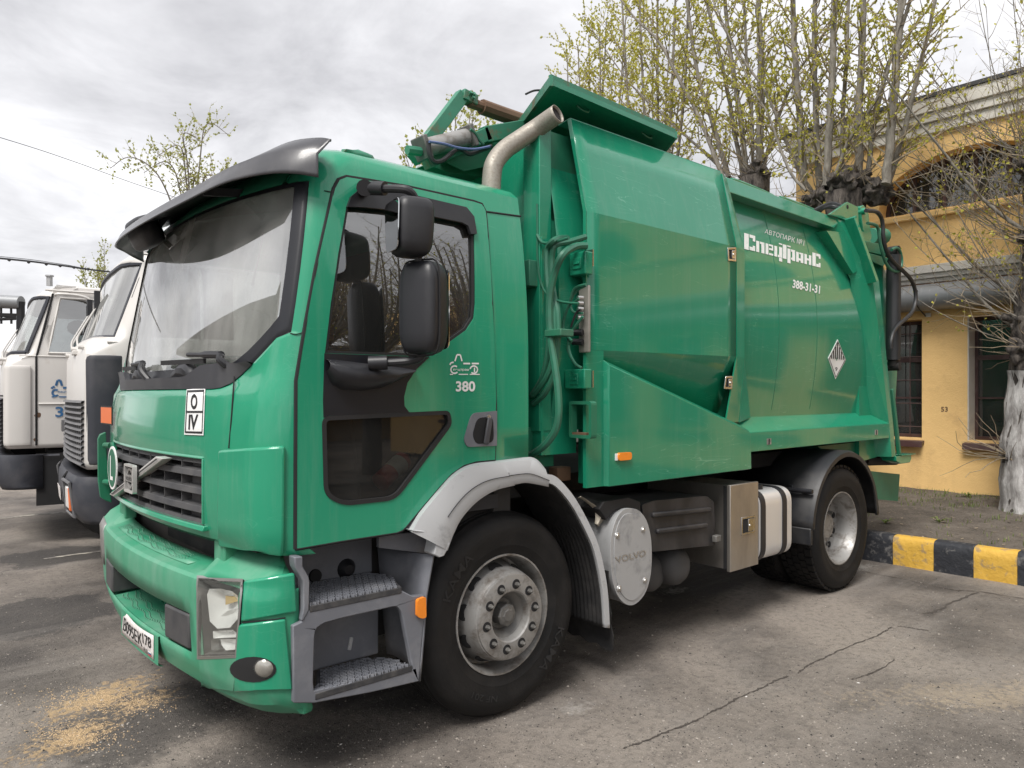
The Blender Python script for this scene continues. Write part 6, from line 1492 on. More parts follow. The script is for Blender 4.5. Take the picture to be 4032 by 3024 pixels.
# ---- roof: open lid, lifting arm, exhaust
LZ = 3.235
A_ = atZ('H', 1238, 62, LZ); B_ = atZ('H', 2140, 448, LZ); C2_ = atZ('H', 2062, 545, LZ); D2 = atZ('H', 1030, 345, LZ)
C_ = B_ + (C2_ - B_) * 3.2; D_2 = A_ + (D2 - A_) * 1.25
mb = MB(); up_ = Vector((0, 0, .03)); mb.hexa([A_, B_, C_, D_2, A_ + up_, B_ + up_, C_ + up_, D_2 + up_]); lid = obj('hatch_lid', mb, M['green_body'], truck, smooth=0)
mb = MB(); mb.bar(A_ + Vector((0, .012, .035)), B_ + Vector((0, .012, .035)), .02, .045); mb.bar(A_ + Vector((0, 0, .02)), D_2 + Vector((0, 0, .02)), .02, .05); mb.bar(B_ + Vector((0, 0, .02)), C_ + Vector((0, 0, .02)), .02, .045); obj('lid_edge', mb, M['green_worn'], lid, smooth=0)
for t in (.25, .78):
    p = A_.lerp(B_, t) + Vector((.06, .09, -.012)); mb = MB(); mb.tube(spline([p + Vector((-.05, 0, .01)), p + Vector((-.02, -.012, -.01)), p + Vector((.03, -.012, -.01)), p + Vector((.05, 0, .012))], 4), .006, 6); obj('lid_grip', mb, M['green_dark'], lid)
mb = MB(); mb.tube(spline([atY('H', 1050, 130, .22), atY('H', 1110, 105, .22), atY('H', 1175, 105, .22), atY('H', 1195, 128, .22), atY('H', 1170, 130, .22), atY('H', 1172, 100, .22)], 5), .006, 5); obj('lid_wire', mb, M['chassis'], lid)
# hopper roof edge beam sloping down to the front
AY = .62
def beam(name, k, a, b2, yy, w, h, mat, par=truck): mb = MB(); mb.bar(atY(k, *a, yy), atY(k, *b2, yy), w, h); return obj(name, mb, M[mat], par, bev=.004)
arm_ = beam('lifting_arm', 'H', (590,140), (235,610), AY, .05, .075, 'green_worn')
beam('arm_head', 'H', (580,135), (680,185), AY, .07, .06, 'green_worn', arm_)
mb = MB(); mb.tube([atY('H', 640, 190, AY), atY('H', 740, 225, AY)], .03, 10); mb.tube(spline([atY('H', 730, 222, AY), atY('H', 850, 265, AY), atY('H', 1040, 330, AY)], 4), .045, 10); obj('arm_sleeve', mb, M['rust'], arm_)
for q in ((640,135),(665,145),(660,170)): 
    c = atY('H', *q, AY - .03); mb = MB(); mb.tube([c, c + Vector((0, -.02, .012))], .012, 6); obj('arm_bolt', mb, M['green_worn'], arm_)
hb_ = beam('hopper_edge', 'H', (320,630), (770,420), AY - .12, .06, .075, 'green_worn')
beam('hopper_edge', 'H', (740,430), (1060,375), AY - .12, .06, .09, 'green_worn')
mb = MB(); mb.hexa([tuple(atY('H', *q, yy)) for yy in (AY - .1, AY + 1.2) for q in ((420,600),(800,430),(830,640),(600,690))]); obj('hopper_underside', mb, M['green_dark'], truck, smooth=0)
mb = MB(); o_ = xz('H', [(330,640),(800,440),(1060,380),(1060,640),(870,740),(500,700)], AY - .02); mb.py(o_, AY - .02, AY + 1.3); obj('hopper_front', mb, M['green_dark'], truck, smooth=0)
mb = MB(); mb.tube([atY('H', 300, 525, AY - .2), atY('H', 640, 440, AY - .2)], .048, 16); cy2 = obj('lid_cylinder', mb, M['rim'], truck)
for q in ((298,525),(632,442)):
    c = atY('H', *q, AY - .2); mb = MB(); d = (atY('H', 640, 440, AY - .2) - atY('H', 300, 525, AY - .2)).normalized(); mb.bar(c - d*.015, c + d*.015, .12, .12); obj('cylinder_gland', mb, M['hub'], cy2, bev=.006)
mb = MB(); mb.tube([atY('H', 190, 535, AY - .2), atY('H', 285, 548, AY - .2)], .025, 8); obj('cylinder_rod', mb, M['green_worn'], cy2)
mb = MB(); mb.tube(spline([atY('H', 345, 475, AY - .26), atY('H', 350, 560, AY - .26), atY('H', 385, 620, AY - .26), atY('H', 450, 610, AY - .26), atY('H', 530, 545, AY - .26), atY('H', 580, 530, AY - .26), atY('H', 640, 565, AY - .26), atY('H', 720, 540, AY - .26), atY('H', 800, 510, AY - .26)], 5), .013, 7); obj('lid_hose', mb, M['hose_black'], cy2)
mb = MB(); mb.tube(spline([atY('H', 350, 475, AY - .28), atY('H', 460, 492, AY - .28), atY('H', 560, 520, AY - .28), atY('H', 680, 530, AY - .28), atY('H', 790, 510, AY - .28)], 5), .007, 6); obj('lid_cable', mb, M['cable_blue'], cy2)
mb = MB(); mb.tube(spline([atY('H', 650, 385, AY - .26), atY('H', 690, 420, AY - .26), atY('H', 720, 470, AY - .26), atY('H', 745, 495, AY - .26)], 5), .008, 6); obj('lid_cable', mb, M['hose'], cy2)
EY = .18
ex_ = spline([atY('H', 800, 860, EY), atY('H', 805, 730, EY), atY('H', 824, 632, EY), atY('H', 895, 538, EY), atY('H', 1000, 464, EY - .02), atY('H', 1130, 378, EY - .07), atY('H', 1285, 270, EY - .20)], 6)
mb = MB(); er = .050; mb.tube(ex_, er, 22, cap=False); exh = obj('exhaust_stack', mb, M['exhaust'], truck, smooth=60, solid=.004)
mb = MB(); mb.tube(ex_[-8:-1], er - .005, 20, cap=True); mb.v = mb.v; obj('exhaust_bore', mb, M['soot'], exh)
mb = MB(); mb.tube([atY('H', 800, 860, EY), Vector((atY('H', 800, 860, EY).x, EY, 1.3))], .066, 16); obj('exhaust_riser', mb, M['exhaust'], exh)
# ---- lettering on the container side
def bmap(k, quad, off=.003):
    tl, tr, br, bl = quad
    def fn(u, v):
        w = 1 - v; x = (tl[0]*(1-u)+tr[0]*u)*(1-w) + (bl[0]*(1-u)+br[0]*u)*w; y = (tl[1]*(1-u)+tr[1]*u)*(1-w) + (bl[1]*(1-u)+br[1]*u)*w
        p = hit(k, x, y, in_body, 4.0, 9.0); return p + Vector((0, -off, 0))
    return fn
put_text('body_lettering', 'АВТОПАРК №1', bmap('Y2', ((598,190),(1165,355),(1158,435),(585,252))), M['stencil'], body, .004)
put_text('body_lettering', '388-31-31', bmap('Y2', ((1000,922),(1395,1015),(1388,1133),(990,1045))), M['stencil'], body, .03)
# block stencil word, letter by letter from its rectangles (unit grid per letter)
WORD = [ # (x0, x1, y0, y1) rectangles in photo pixels of crop Y2 measured along the word: x from 0..1 per letter, y 0 bottom .. 1 top
 (290,450,[(0,.42,-.02,1.0),(.48,1,.80,1.0),(.78,1,.62,.80),(.48,1,0,.22),(.78,1,.22,.33)]),
 (465,585,[(0,.36,0,.72),(.44,1,.58,.72),(.62,1,0,.58)]),
 (600,712,[(0,.38,0,.72),(.46,1,.60,.72),(.46,1,.34,.47),(.46,1,0,.13),(.82,1,.47,.60)]),
 (728,842,[(0,.36,0,.72),(.44,1,0,.16),(.60,1,.16,.72),(.60,1,-.26,-.02),(.44,.6,-.0,.1)]),
 (850,905,[(0,1,0,.98)]), (793,842,[(0,1,.90,.99)]), (915,965,[(0,1,.90,.99)]),
 (918,1030,[(0,.40,-.24,.78),(.48,1,.62,.78),(.62,1,0,.78),(.48,.62,.06,.2)]),
 (1045,1150,[(0,.36,.0,.72),(.44,1,.60,.72),(.62,1,0,.72),(.36,.62,.14,.30)]),
 (1165,1265,[(0,.36,0,.72),(.36,.64,.30,.45),(.64,1,0,.72)]),
 (1280,1398,[(0,.42,0,1.0),(.48,1,.80,1.0),(.78,1,.66,.80),(.48,1,0,.22),(.78,1,.22,.34)])]
mb = MB()
ybase = lambda x: 475 + (752 - 475) * (x - 290) / (1398 - 290); hgt = lambda x: 228 + (190 - 228) * (x - 290) / (1108)
for x0, x1, rects in WORD:
    for a, b2, c0, c1 in rects:
        px0, px1 = x0 + (x1 - x0) * a, x0 + (x1 - x0) * b2
        f = lambda px, v: hit('Y2', px, ybase(px) - hgt(px) * v, in_body, 4.0, 9.0) + Vector((0, -.003, 0))
        mb.add([f(px0, c0), f(px1, c0), f(px1, c1), f(px0, c1)], [(0,1,2,3)])
obj('body_lettering', mb, M['stencil'], body, smooth=0)
# hazard diamond
dq = [hit('J', *q, in_body, 4.0, 9.0) for q in ((825,1018),(869,1130),(813,1234),(773,1120))]
cN = sum(dq, Vector()) / 4
def dia(s, off): return [cN + (p - cN) * s + Vector((0, -off, 0)) for p in dq]
mb = MB(); mb.add(dia(1, .004) + dia(1, .001), [(0,1,2,3),(4,7,6,5),(0,4,5,1),(1,5,6,2),(2,6,7,3),(3,7,4,0)]); sign = obj('hazard_sign', mb, M['white'], body, smooth=0)
for a, b2 in zip(dia(.90, .0055), dia(.90, .0055)[1:] + dia(.90, .0055)[:1]): mb = MB(); mb.tube([a, b2], .0022, 4); obj('sign_border', mb, M['ink'], sign)
T_, R_, B_, L_ = dia(.86, .0056)
for i in range(7):
    u = -.78 + 1.56 * i / 6; base_ = L_.lerp(R_, .5 + u / 2) if False else L_ + (R_ - L_) * (.5 + u * .5); hgt_ = (T_ - (L_ + R_) / 2) * (1 - abs(u)) * .97
    wv = (R_ - L_) * .032; mb = MB(); mb.add([base_ - wv, base_ + wv, base_ + wv + hgt_, base_ - wv + hgt_], [(0,1,2,3)]); obj('sign_stripe', mb, M['ink'], sign, smooth=0)
c0 = B_ + (T_ - B_) * .16; ux = (R_ - L_) * .07; uz = (T_ - B_) * .11
put_text('sign_number', '9', lambda u, v: c0 + ux * (2*u - 1) + uz * v, M['ink'], sign, .01)
# things lodged between wheel arch and body
nw = thing('folded_newspaper', 'folded yellowed newspaper wedged behind the grey front mudguard', 'newspaper', tuple(atY('K', 230, 730, .0)))
for k in range(4):
    P_ = [atY('K', x, y, .02 + .025 * k) for x, y in ((130,615),(165,630),(235,690),(245,735),(240,790))]; Q_ = [atY('K', x, y, .02 + .025 * k) for x, y in ((150,608),(200,640),(300,705),(300,760),(262,808))]
    mb = MB(); mb.grid([spline(P_, 4), spline([a.lerp(b2, .5) + Vector((-.01, -.02, .01)) for a, b2 in zip(P_, Q_)], 4), spline(Q_, 4)]); obj('paper_sheet', mb, M['paper'], nw, solid=.003)
mb = MB(); mb.box(*[v for v in (lambda c: (c.x-.05, c.x+.06, c.y-.03, c.y+.05, c.z-.05, c.z+.03))(atY('K', 10, 440, .25))]); tag(obj('cardboard_scrap', mb, M['cardboard'], None, bev=.006), 'brown board scrap lying behind the cab above the front wheel', 'cardboard')
fe_a, fe_b = atY('F', 820, 830, .10), atY('F', 1040, 620, .16)
mb = MB(); mb.tube([fe_a, fe_a.lerp(fe_b, .02), fe_a.lerp(fe_b, .86), fe_a.lerp(fe_b, 1.0)], [.035, .045, .045, .02], 16); fe = obj('fire_extinguisher', mb, M['red'], None); tag(fe, 'red fire extinguisher lying inside the cab behind the lower door window', 'extinguisher')
mb = MB(); mb.tube([fe_a.lerp(fe_b, .38), fe_a.lerp(fe_b, .75)], .0456, 16, cap=False); obj('extinguisher_label', mb, M['paper'], fe)
mb = MB(); mb.tube([fe_b, fe_b + (fe_b - fe_a).normalized() * .05], .02, 8); obj('extinguisher_valve', mb, M['black'], fe)
# ------------------------------------------------------------------ white cab-over lorries parked behind
def make_lorry(label, P0, yaw, guard_mat, logo, front=True):
    root = thing('white_lorry', label, 'lorry', (P0[0], P0[1], 0), 'white lorries parked in a row')
    c_, s_ = math.cos(yaw), math.sin(yaw)
    T = lambda x, y, z: Vector((P0[0] + c_*x - s_*y, P0[1] + s_*x + c_*y, z))
    WC, HW = 1.25, 1.25
    tab = [(1.03,-.33),(1.08,-.35),(1.9,-.345),(1.99,-.31),(2.04,-.27),(2.66,-.06),(2.72,.0),(2.76,.08)]
    hwz = lambda z: HW if z < 2.0 else HW - .06 * (z - 2.0) / .72
    rcz = lambda z: .08 if z < 1.92 else .30 if z > 2.0 else .08 + .22 * (z - 1.92) / .08
    pl = lambda d, z: plan(d, z, tab, hwz(z), rcz(z), rcz(z) * .8, .05)
    zs2 = [1.03, 1.08, 1.3, 1.56, 1.9, 1.99, 2.04, 2.2, 2.36, 2.52, 2.64, 2.685, 2.73, 2.76]
    WB, WT = 6, 10
    side_x = [1.55, .98, .80, .10, .03]
    rows_ = []
    for z in zs2:
        h = hwz(z); e_ = h - rcz(z); ds = [h] + [e_ + rcz(z) * math.sin(R(a)) for a in (65, 42, 20, 0)] + [.8, .55, .28, 0]
        lean = max(0, (z - 2.0)) * .18
        L = [(x + (lean if x < .5 else 0), WC - h) for x in side_x] + [(pl(d, z), WC - d) for d in ds]
        rr = [(x, 2*WC - y) for x, y in L[:-1]][::-1]
        rows_.append([T(x, y, z) for x, y in L + rr])
    top_ = rows_[-1]; cc = T(.6, WC, 0)
    for s, z in ((.05, 2.785), (.2, 2.80), (.97, 2.81)): rows_.append([Vector((p.x + (cc.x - p.x)*s, p.y + (cc.y - p.y)*s, z)) for p in top_])
    n = len(rows_[0]); WL_, WR_ = 6, n - 7
    sk = lambda i, k: (WB <= i < WT and WL_ <= k < WR_) or (WB <= i < WT and k in (2, n - 4))
    mb = MB(); mb.grid(rows_, sk); mb.grid([[r_[-1] for r_ in rows_], [r_[0] for r_ in rows_]]); mb.add(rows_[-1], [tuple(range(n))])
    cabm = obj('cab_shell', mb, M['lorry'], root, smooth=30, solid=.02)
    gl = [[p + (cc - p).normalized() * .0 for p in r_[WL_:WR_ + 1]] for r_ in rows_[WB:WT + 1]]
    mb = MB(); mb.grid(gl); ws = obj('windscreen', mb, M['windscreen'], root, smooth=60)
    ring = gl[0] + [r_[-1] for r_ in gl[1:]] + gl[-1][::-1][1:] + [r_[0] for r_ in gl[::-1][1:]]
    mb = MB(); mb.tube(ring, .022, 6); obj('screen_seal', mb, M['lorry_dark'], ws)
    for k in (2, n - 4):
        q = [[r_[k], r_[k + 1]] for r_ in rows_[WB:WT + 1]]; mb = MB(); mb.grid(q); w = obj('side_window', mb, M['side_glass'], root, smooth=0)
        rg = [r_[0] for r_ in q] + [r_[1] for r_ in q[::-1]] + [q[0][0]]; mb = MB(); mb.tube(rg, .014, 6); obj('window_seal', mb, M['lorry'], w)
        if k == 2:
            a, b_ = q[0][0].lerp(q[0][1], .38), q[-1][0].lerp(q[-1][1], .42); mb = MB(); mb.bar(a, b_, .05, .02); obj('window_post', mb, M['lorry_dark'], w)
    mb = MB(); mb.box(0,1,0,1,0,1); mb.v = [tuple(T(.05 + 1.4*v[0], .1 + 2.3*v[1], 1.1 + .08*v[2])) for v in mb.v]; n8 = len(mb.v)
    m2 = MB(); m2.box(0,1,0,1,0,1); mb.add([T(-.2 + .35*v[0], .1 + 2.3*v[1], 1.2 + .75*v[2]) for v in m2.v], m2.f); mb.add([T(.85 + .15*v[0], .2 + .55*v[1], 1.2 + 1.1*v[2]) for v in m2.v], m2.f); obj('cab_interior', mb, M['interior'], root, smooth=0)
    wc2 = T(.34, .62, 2.0); mb = MB(); mb.tube([wc2 + Vector((.09*math.sin(a), .23*math.cos(a), .16*math.sin(a))) for a in [2*math.pi*k/24 for k in range(25)]], .016, 6); obj('steering_wheel', mb, M['black'], root)
    # seams, belt swage, gutter
    def line(pts, r_, mat, name): mb = MB(); mb.tube([T(*p) for p in pts], r_, 5); return obj(name, mb, M[mat], root)
    line([(-.0, -.002, 1.06), (-.0, -.002, 1.99), (.02 + .13, .052, 2.68)], .011, 'dark', 'door_gap'); line([(.96, -.002, 1.06), (.96, -.002, 2.0), (.97, .05, 2.68)], .006, 'dark', 'door_gap')
    line([(.02, -.004, 1.50), (1.5, -.004, 1.50)], .010, 'lorry', 'door_swage'); line([(-.15, -.001, 2.005), (1.5, -.003, 2.005)], .008, 'lorry', 'belt_swage'); line([(.08, .03, 2.715), (1.55, .03, 2.715)], .012, 'lorry', 'roof_gutter')
    mb = MB(); a = T(.62, -.03, 1.92); mb.bar(T(.52, -.03, 1.93), T(.70, -.03, 1.93), .03, .035); obj('door_handle', mb, M['lorry'], root, bev=.008)
    mb = MB(); mb.ico(T(.40, -.01, 1.955), .04, 2, 0, 0, (1.3, .6, .8)); obj('door_stud', mb, M['lorry'], root)
    # grab / mirror tube
    mb = MB(); mb.tube(spline([T(.17, -.01, 2.655), T(.2, -.05, 2.67), T(.40, -.07, 2.66), T(.50, -.07, 2.60), T(.52, -.07, 2.4), T(.53, -.06, 2.03)], 6), .014, 8); obj('mirror_tube', mb, M['lorry'], root)
    mb = MB(); mb.ico(T(.40, .38, 2.35), .09, 2, 0, 0, (1.3, .5, 1.0)); obj('fan', mb, M['black'], root)
    # roof lamp
    mb = MB(); mb.tube([T(.12, .12, 2.77), T(.12, .12, 2.87)], .03, 8); mb.tube([T(.12, .12, 2.87), T(.12, .12, 2.885)], .042, 8); obj('roof_lamp', mb, M['cap'], root)
    # corner guards
    for sgn in (-1, 1):
        F_ = []
        for z in (1.06, 1.10, 1.5, 1.86, 1.90):
            h = 1.262; e_ = h - .08; off = -.012 if 1.07 < z < 1.88 else -.006
            F_.append([T(plan(d, 1.5, tab, h, .08, .064, .05) + off, WC + sgn * (d + .012), z) for d in (1.185, e_ + .08*math.sin(R(12)), e_ + .08*math.sin(R(25)), e_ + .08*math.sin(R(50)), e_ + .08*math.sin(R(70)), h)] + [T(-.13, WC + sgn * (h + .022), z), T(-.045, WC + sgn * (h + .012), z)])
        mb = MB(); mb.grid(F_); obj('corner_guard', mb, M[guard_mat], root, smooth=50, solid=.02, bev=.01)
    mb = MB(); F_ = []
    # grille: dark backing plus horizontal slats and ribs
    mb = MB(); mb.grid([[T(pl(d, 1.3) - .01, WC + d, z) for d in [-1.18 + 2.36*i/16 for i in range(17)]] for z in (1.04, 1.56)]); gr = obj('grille', mb, M['dark'], root)
    for j in range(12):
        z = 1.055 + .0435 * j; rw = []
        for i in range(15):
            d = -1.20 + 2.40*i/14; x = pl(d, 1.3); rw.append([T(x - .045, WC + d, z), T(x - .04, WC + d, z + .012), T(x - .008, WC + d, z + .022), T(x - .008, WC + d, z), T(x - .045, WC + d, z)])
        mb = MB(); mb.grid(rw); obj('grille_slat', mb, M['lorry_grille'], gr, smooth=30)
    mb = MB()
    for i in range(25):
        d = -1.12 + .0933*i; x = pl(d, 1.3); m3 = MB(); m3.box(0,1,0,1,0,1); mb.add([T(x - .03 + .02*v[0], WC + d - .005 + .01*v[1], 1.05 + .50*v[2]) for v in m3.v], m3.f)
    obj('grille_ribs', mb, M['lorry_grille'], gr, smooth=0)
    mx_ = T(pl(0, 1.3) - .05, WC, 0); mb = MB(); mb.box(0,1,0,1,0,1); mb.v = [tuple(T(pl(0,1.3) - .062 + .02*v[0], WC - .09 + .18*v[1], 1.27 + .10*v[2])) for v in mb.v]; em = obj('grille_emblem', mb, M['lorry_grille'], gr, smooth=0)
    put_text('emblem_lettering', 'МАЗ', lambda u, v: T(pl(0,1.3) - .066, WC + .08 - .16*u, 1.28 + .08*v), M['rim'], em, .02)
    # bumper with lamps
    bt = [(.62,-.36),(.66,-.41),(.72,-.43),(.92,-.43),(.965,-.40)]; bp = lambda d, z: plan(d, z, bt, 1.27, .2, .2, .05)
    F_ = []
    for z in (.60, .63, .70, .80, .90, .95, .965): F_.append([T(.06, WC - 1.27, z)] + [T(bp(d, z), WC - d, z) for d in (1.27, 1.25, 1.2, 1.13, 1.07, .9, .68, .45, .2, 0)] + [T(bp(d, z), WC + d, z) for d in (.2, .45, .68, .9, 1.07, 1.13, 1.2, 1.25, 1.27)] + [T(.06, WC + 1.27, z)])
    F_.append([p + (T(.3, WC, 0) - T(0, WC, 0)) * .5 for p in F_[-1]])
    mb = MB(); mb.grid(F_); bmp_ = obj('bumper', mb, M['lorry_dark'], root, smooth=40, solid=.02)
    for sgn in (-1, 1):
        mb = MB(); mb.grid([[T(bp(d, z) - .006, WC + sgn*d, z) for d in (.70, .82, .95, 1.06)] for z in (.66, .77, .90)]); hl_ = obj('headlight', mb, M['dark'], root, solid=.01)
        q = [T(bp(d, z) - .016, WC + sgn*d, z) for d, z in ((.82,.70),(.97,.70),(.97,.87),(.82,.87))]; mb = MB(); mb.add(q + [p + (T(.02,0,0) - T(0,0,0)) for p in q], [(0,1,2,3),(4,7,6,5),(0,4,5,1),(1,5,6,2),(2,6,7,3),(3,7,4,0)]); obj('lamp_glass', mb, M['lamp_silver'], hl_, bev=.01)
        q = [T(bp(d, z) - .018, WC + sgn*d, z) for d, z in ((.98,.69),(1.04,.69),(1.04,.87),(.98,.87))]; mb = MB(); mb.add(q + [p + (T(.02,0,0) - T(0,0,0)) for p in q], [(0,1,2,3),(4,7,6,5),(0,4,5,1),(1,5,6,2),(2,6,7,3),(3,7,4,0)]); obj('indicator', mb, M['orange_plate'], hl_, bev=.006)
    q = [T(bp(d, z) - .01, WC - d, z) for d, z in ((.35,.70),(-.1,.68),(-.1,.80),(.35,.81))]; mb = MB(); mb.add(q, [(0,1,2,3)]); obj('licence_plate', mb, M['plate'], root, smooth=0, solid=.004)
    for d in (-.62, .62):
        mb = MB(); mb.tube([T(bp(d, z) - .002, WC + d, z) for z in (.60, .66, .80, .92, .965)], .012, 5); obj('bumper_joint', mb, M['dark'], bmp_)
        mb = MB(); mb.tube([T(bp(a, z) - .014, WC + (a if d > 0 else -a), z) for a, z in ((.69,.65),(1.07,.65),(1.07,.91),(.69,.91),(.69,.65))], .014, 6); obj('lamp_frame', mb, M['lorry_grille'], bmp_)
    mb = MB(); mb.tube([T(pl(i * .1 - 1.15, 1.585) - .001, WC + i * .1 - 1.15, 1.585) for i in range(24)], .008, 5); obj('hood_gap', mb, M['dark'], root)
    for q, r_ in (((.02, 1.38), .03), ((.0, 1.12), .02), ((.5, 1.09), .03), ((.95, 1.3), .02)):
        mb = MB(); mb.ico(T(q[0], .0, q[1]), r_, 2, .5, q[1] * 9, (1, .15, 1)); obj('rust_patch', mb, M['rust'], root)
    # raised wipers and nozzles
    for d in (-.55, .15, .7):
        b0 = T(pl(d, 2.0) - .02, WC + d, 1.98); b1 = T(pl(d, 2.2) - .07, WC + d + .06, 2.16); b2 = T(pl(d, 2.4) - .03, WC + d + .1, 2.36)
        mb = MB(); mb.tube(spline([b0, b0.lerp(b1, .5) + Vector((-.02, .02, 0)), b1, b2], 5), .008, 6); wa = obj('wiper_arm', mb, M['lorry'], root)
        mb = MB(); mb.bar(b2 + Vector((0,0,.13)), b2 - Vector((0,0,.15)), .02, .045, (1,0,0)); obj('wiper_blade', mb, M['black'], wa)
    for d in (-1.0, -.6, .6, 1.0):
        mb = MB(); mb.tube([T(pl(d, 1.97), WC + d, 1.97), T(pl(d, 1.97) - .06, WC + d, 1.975)], .02, 8); obj('washer_nozzle', mb, M['lorry'], root)
    mb = MB(); mb.box(0,1,0,1,0,1); mb.v = [tuple(T(pl(-.7, 1.93) - .05 + .05*v[0], WC - .78 + .16*v[1], 1.92 + .035*v[2])) for v in mb.v]; obj('marker_lamp', mb, M['lorry'], root, bev=.006)
    # wheels, frame, low tipper body behind
    for x in (.80, 4.4):
        for y in (.02, 2.20):
            mb = MB(); mb.lathe([(0,.1),(.29,.09),(.30,0),(.40,-.03),(.50,0),(.515,.05),(.515,.22),(.50,.27),(.40,.3),(0,.25)], (0,0,0), 'y', 32); mb.v = [tuple(T(x + v[0], y + v[1], .515 + v[2])) for v in mb.v]; obj('wheel', mb, M['rubber'], root)
    m3 = MB(); m3.box(0,1,0,1,0,1); mb = MB()
    for y in (0, 2.2): mb.add([T(.0 + .95*v[0], y + .3*v[1], .42 + .55*v[2]) for v in m3.v], m3.f)
    mb.add([T(.1 + 5.4*v[0], .82 + .86*v[1], .7 + .3*v[2]) for v in m3.v], m3.f); mb.add([T(.1 + 1.3*v[0], .1 + .4*v[1], .75 + .25*v[2]) for v in m3.v], m3.f); obj('chassis_frame', mb, M['chassis'], root, smooth=0)
    mb = MB(); mb.add([T(1.75 + 3.8*v[0], .02 + 2.46*v[1], 1.05 + 1.45*v[2]) for v in m3.v], m3.f); obj('load_body', mb, M['lorry'], root, bev=.02)
    if logo:
        fn = lambda k, x, y: atY(k, x, y, T(.35, 0, 0).y) 
        side = lambda k, x, y: (lambda p: T((p - Vector((P0[0], P0[1], 0))).dot(Vector((c_, s_, 0))), -.006, p.z))(fn(k, x, y))
        lorry_logo('X1', side, root, M['blue_ink'], .022, 562, 1372, 1.55, .0)
        put_text('door_number', '3', lambda u, v: side('X2', 602 + 88*u, 255 - 112*v), M['blue_ink'], root, .02); put_text('door_number', '79', lambda u, v: side('X2', 702 + 150*u, 255 - 112*v), M['blue_ink'], root, .02)
        put_text('logo_lettering', 'пецтран', lambda u, v: side('X1', 632 + 170*u, 1515 - 22*v), M['blue_ink'], root, .02)
    return root
LYAW = R(-8)
pA = atY('A', 1050, 930, 3.5); lorry2 = make_lorry('white lorry with dark corner guard and grey slatted grille, nearest to the green truck', (pA.x, pA.y), LYAW, 'lorry_dark', False)
pB = atY('X1', 395, 1110, 6.35); lorry1 = make_lorry('white lorry with blue door stencil and plain white corner guard, second from the green truck', (pB.x, pB.y), LYAW, 'lorry', True)
lorry3 = copy_tree(lorry1, None, lambda o: 'logo' not in o.name and 'door_number' not in o.name); lorry3.location = (pB.x + .02, pB.y + 2.95, 0)
lorry3['label'] = 'farthest white lorry, cut off by the left edge of the picture'
# ------------------------------------------------------------------ trees
def m_bark(name, a, b_, sc_=14, bs=.5):
    m, nt, bs_ = mat_new(name); n = noise_node(nt, sc_, 7, .65, stretch=(1, 1, .35)); n2 = noise_node(nt, 3, 5, .6)
    c = mixc(nt, ramp(nt, n.outputs['Fac'], .35, .65), a, b_); c = mixc(nt, mul(nt, n2.outputs['Fac'], .35), c, tuple(x*.6 for x in a)); nt.links.new(c, bs_.inputs['Base Color']); bs_.inputs['Roughness'].default_value = .9
    bump(nt, bs_, n.outputs['Fac'], bs, .03); return m
M['shoot'] = m_bark('shoot_bark', (.13,.115,.095), (.30,.275,.235), 20, .4); M['bark'] = m_bark('old_bark', (.016,.013,.012), (.17,.145,.125), 22, 1.0)
M['limewash'] = m_bark('limewashed_bark', (.20,.185,.175), (.66,.645,.63), 10, 1.0); M['twig'] = m_bark('twig_bark', (.19,.15,.10), (.38,.31,.22), 20, .2)
def m_leaf(name, c1, c2):
    m, nt, b = mat_new(name); oi = nd(nt, 'ShaderNodeNewGeometry'); r_ = ramp(nt, oi.outputs['Random Per Island'], 0, 1, (*c1, 1), (*c2, 1))
    nt.links.new(r_, b.inputs['Base Color']); b.inputs['Roughness'].default_value = .5
    tr = nd(nt, 'ShaderNodeBsdfTranslucent'); nt.links.new(r_, tr.inputs[0]); mx_ = nd(nt, 'ShaderNodeMixShader'); mx_.inputs[0].default_value = .45
    out = nt.nodes['Material Output']; nt.links.new(b.outputs[0], mx_.inputs[1]); nt.links.new(tr.outputs[0], mx_.inputs[2]); nt.links.new(mx_.outputs[0], out.inputs[0]); return m
M['leaf'] = m_leaf('spring_leaf', (.34,.34,.04), (.66,.62,.11)); M['leaf_far'] = m_leaf('far_leaf', (.27,.29,.06), (.50,.51,.15)); M['grass'] = m_leaf('grass_blade', (.10,.16,.03), (.24,.30,.09))
def leaf(mb, p, d, s, rng):
    a = Vector((rng.gauss(0,1), rng.gauss(0,1), rng.gauss(0,1))); d = (d + a * .55).normalized(); q = d.orthogonal(); q.rotate(Matrix.Rotation(rng.uniform(0, 6.28), 3, d)); q *= s * .36
    n_ = d.cross(q).normalized() * s * .12; m_ = p + d * s * .42
    mb.add([p, m_ + q + n_, p + d * s, m_ - q + n_], [(0,1,2),(0,2,3)])
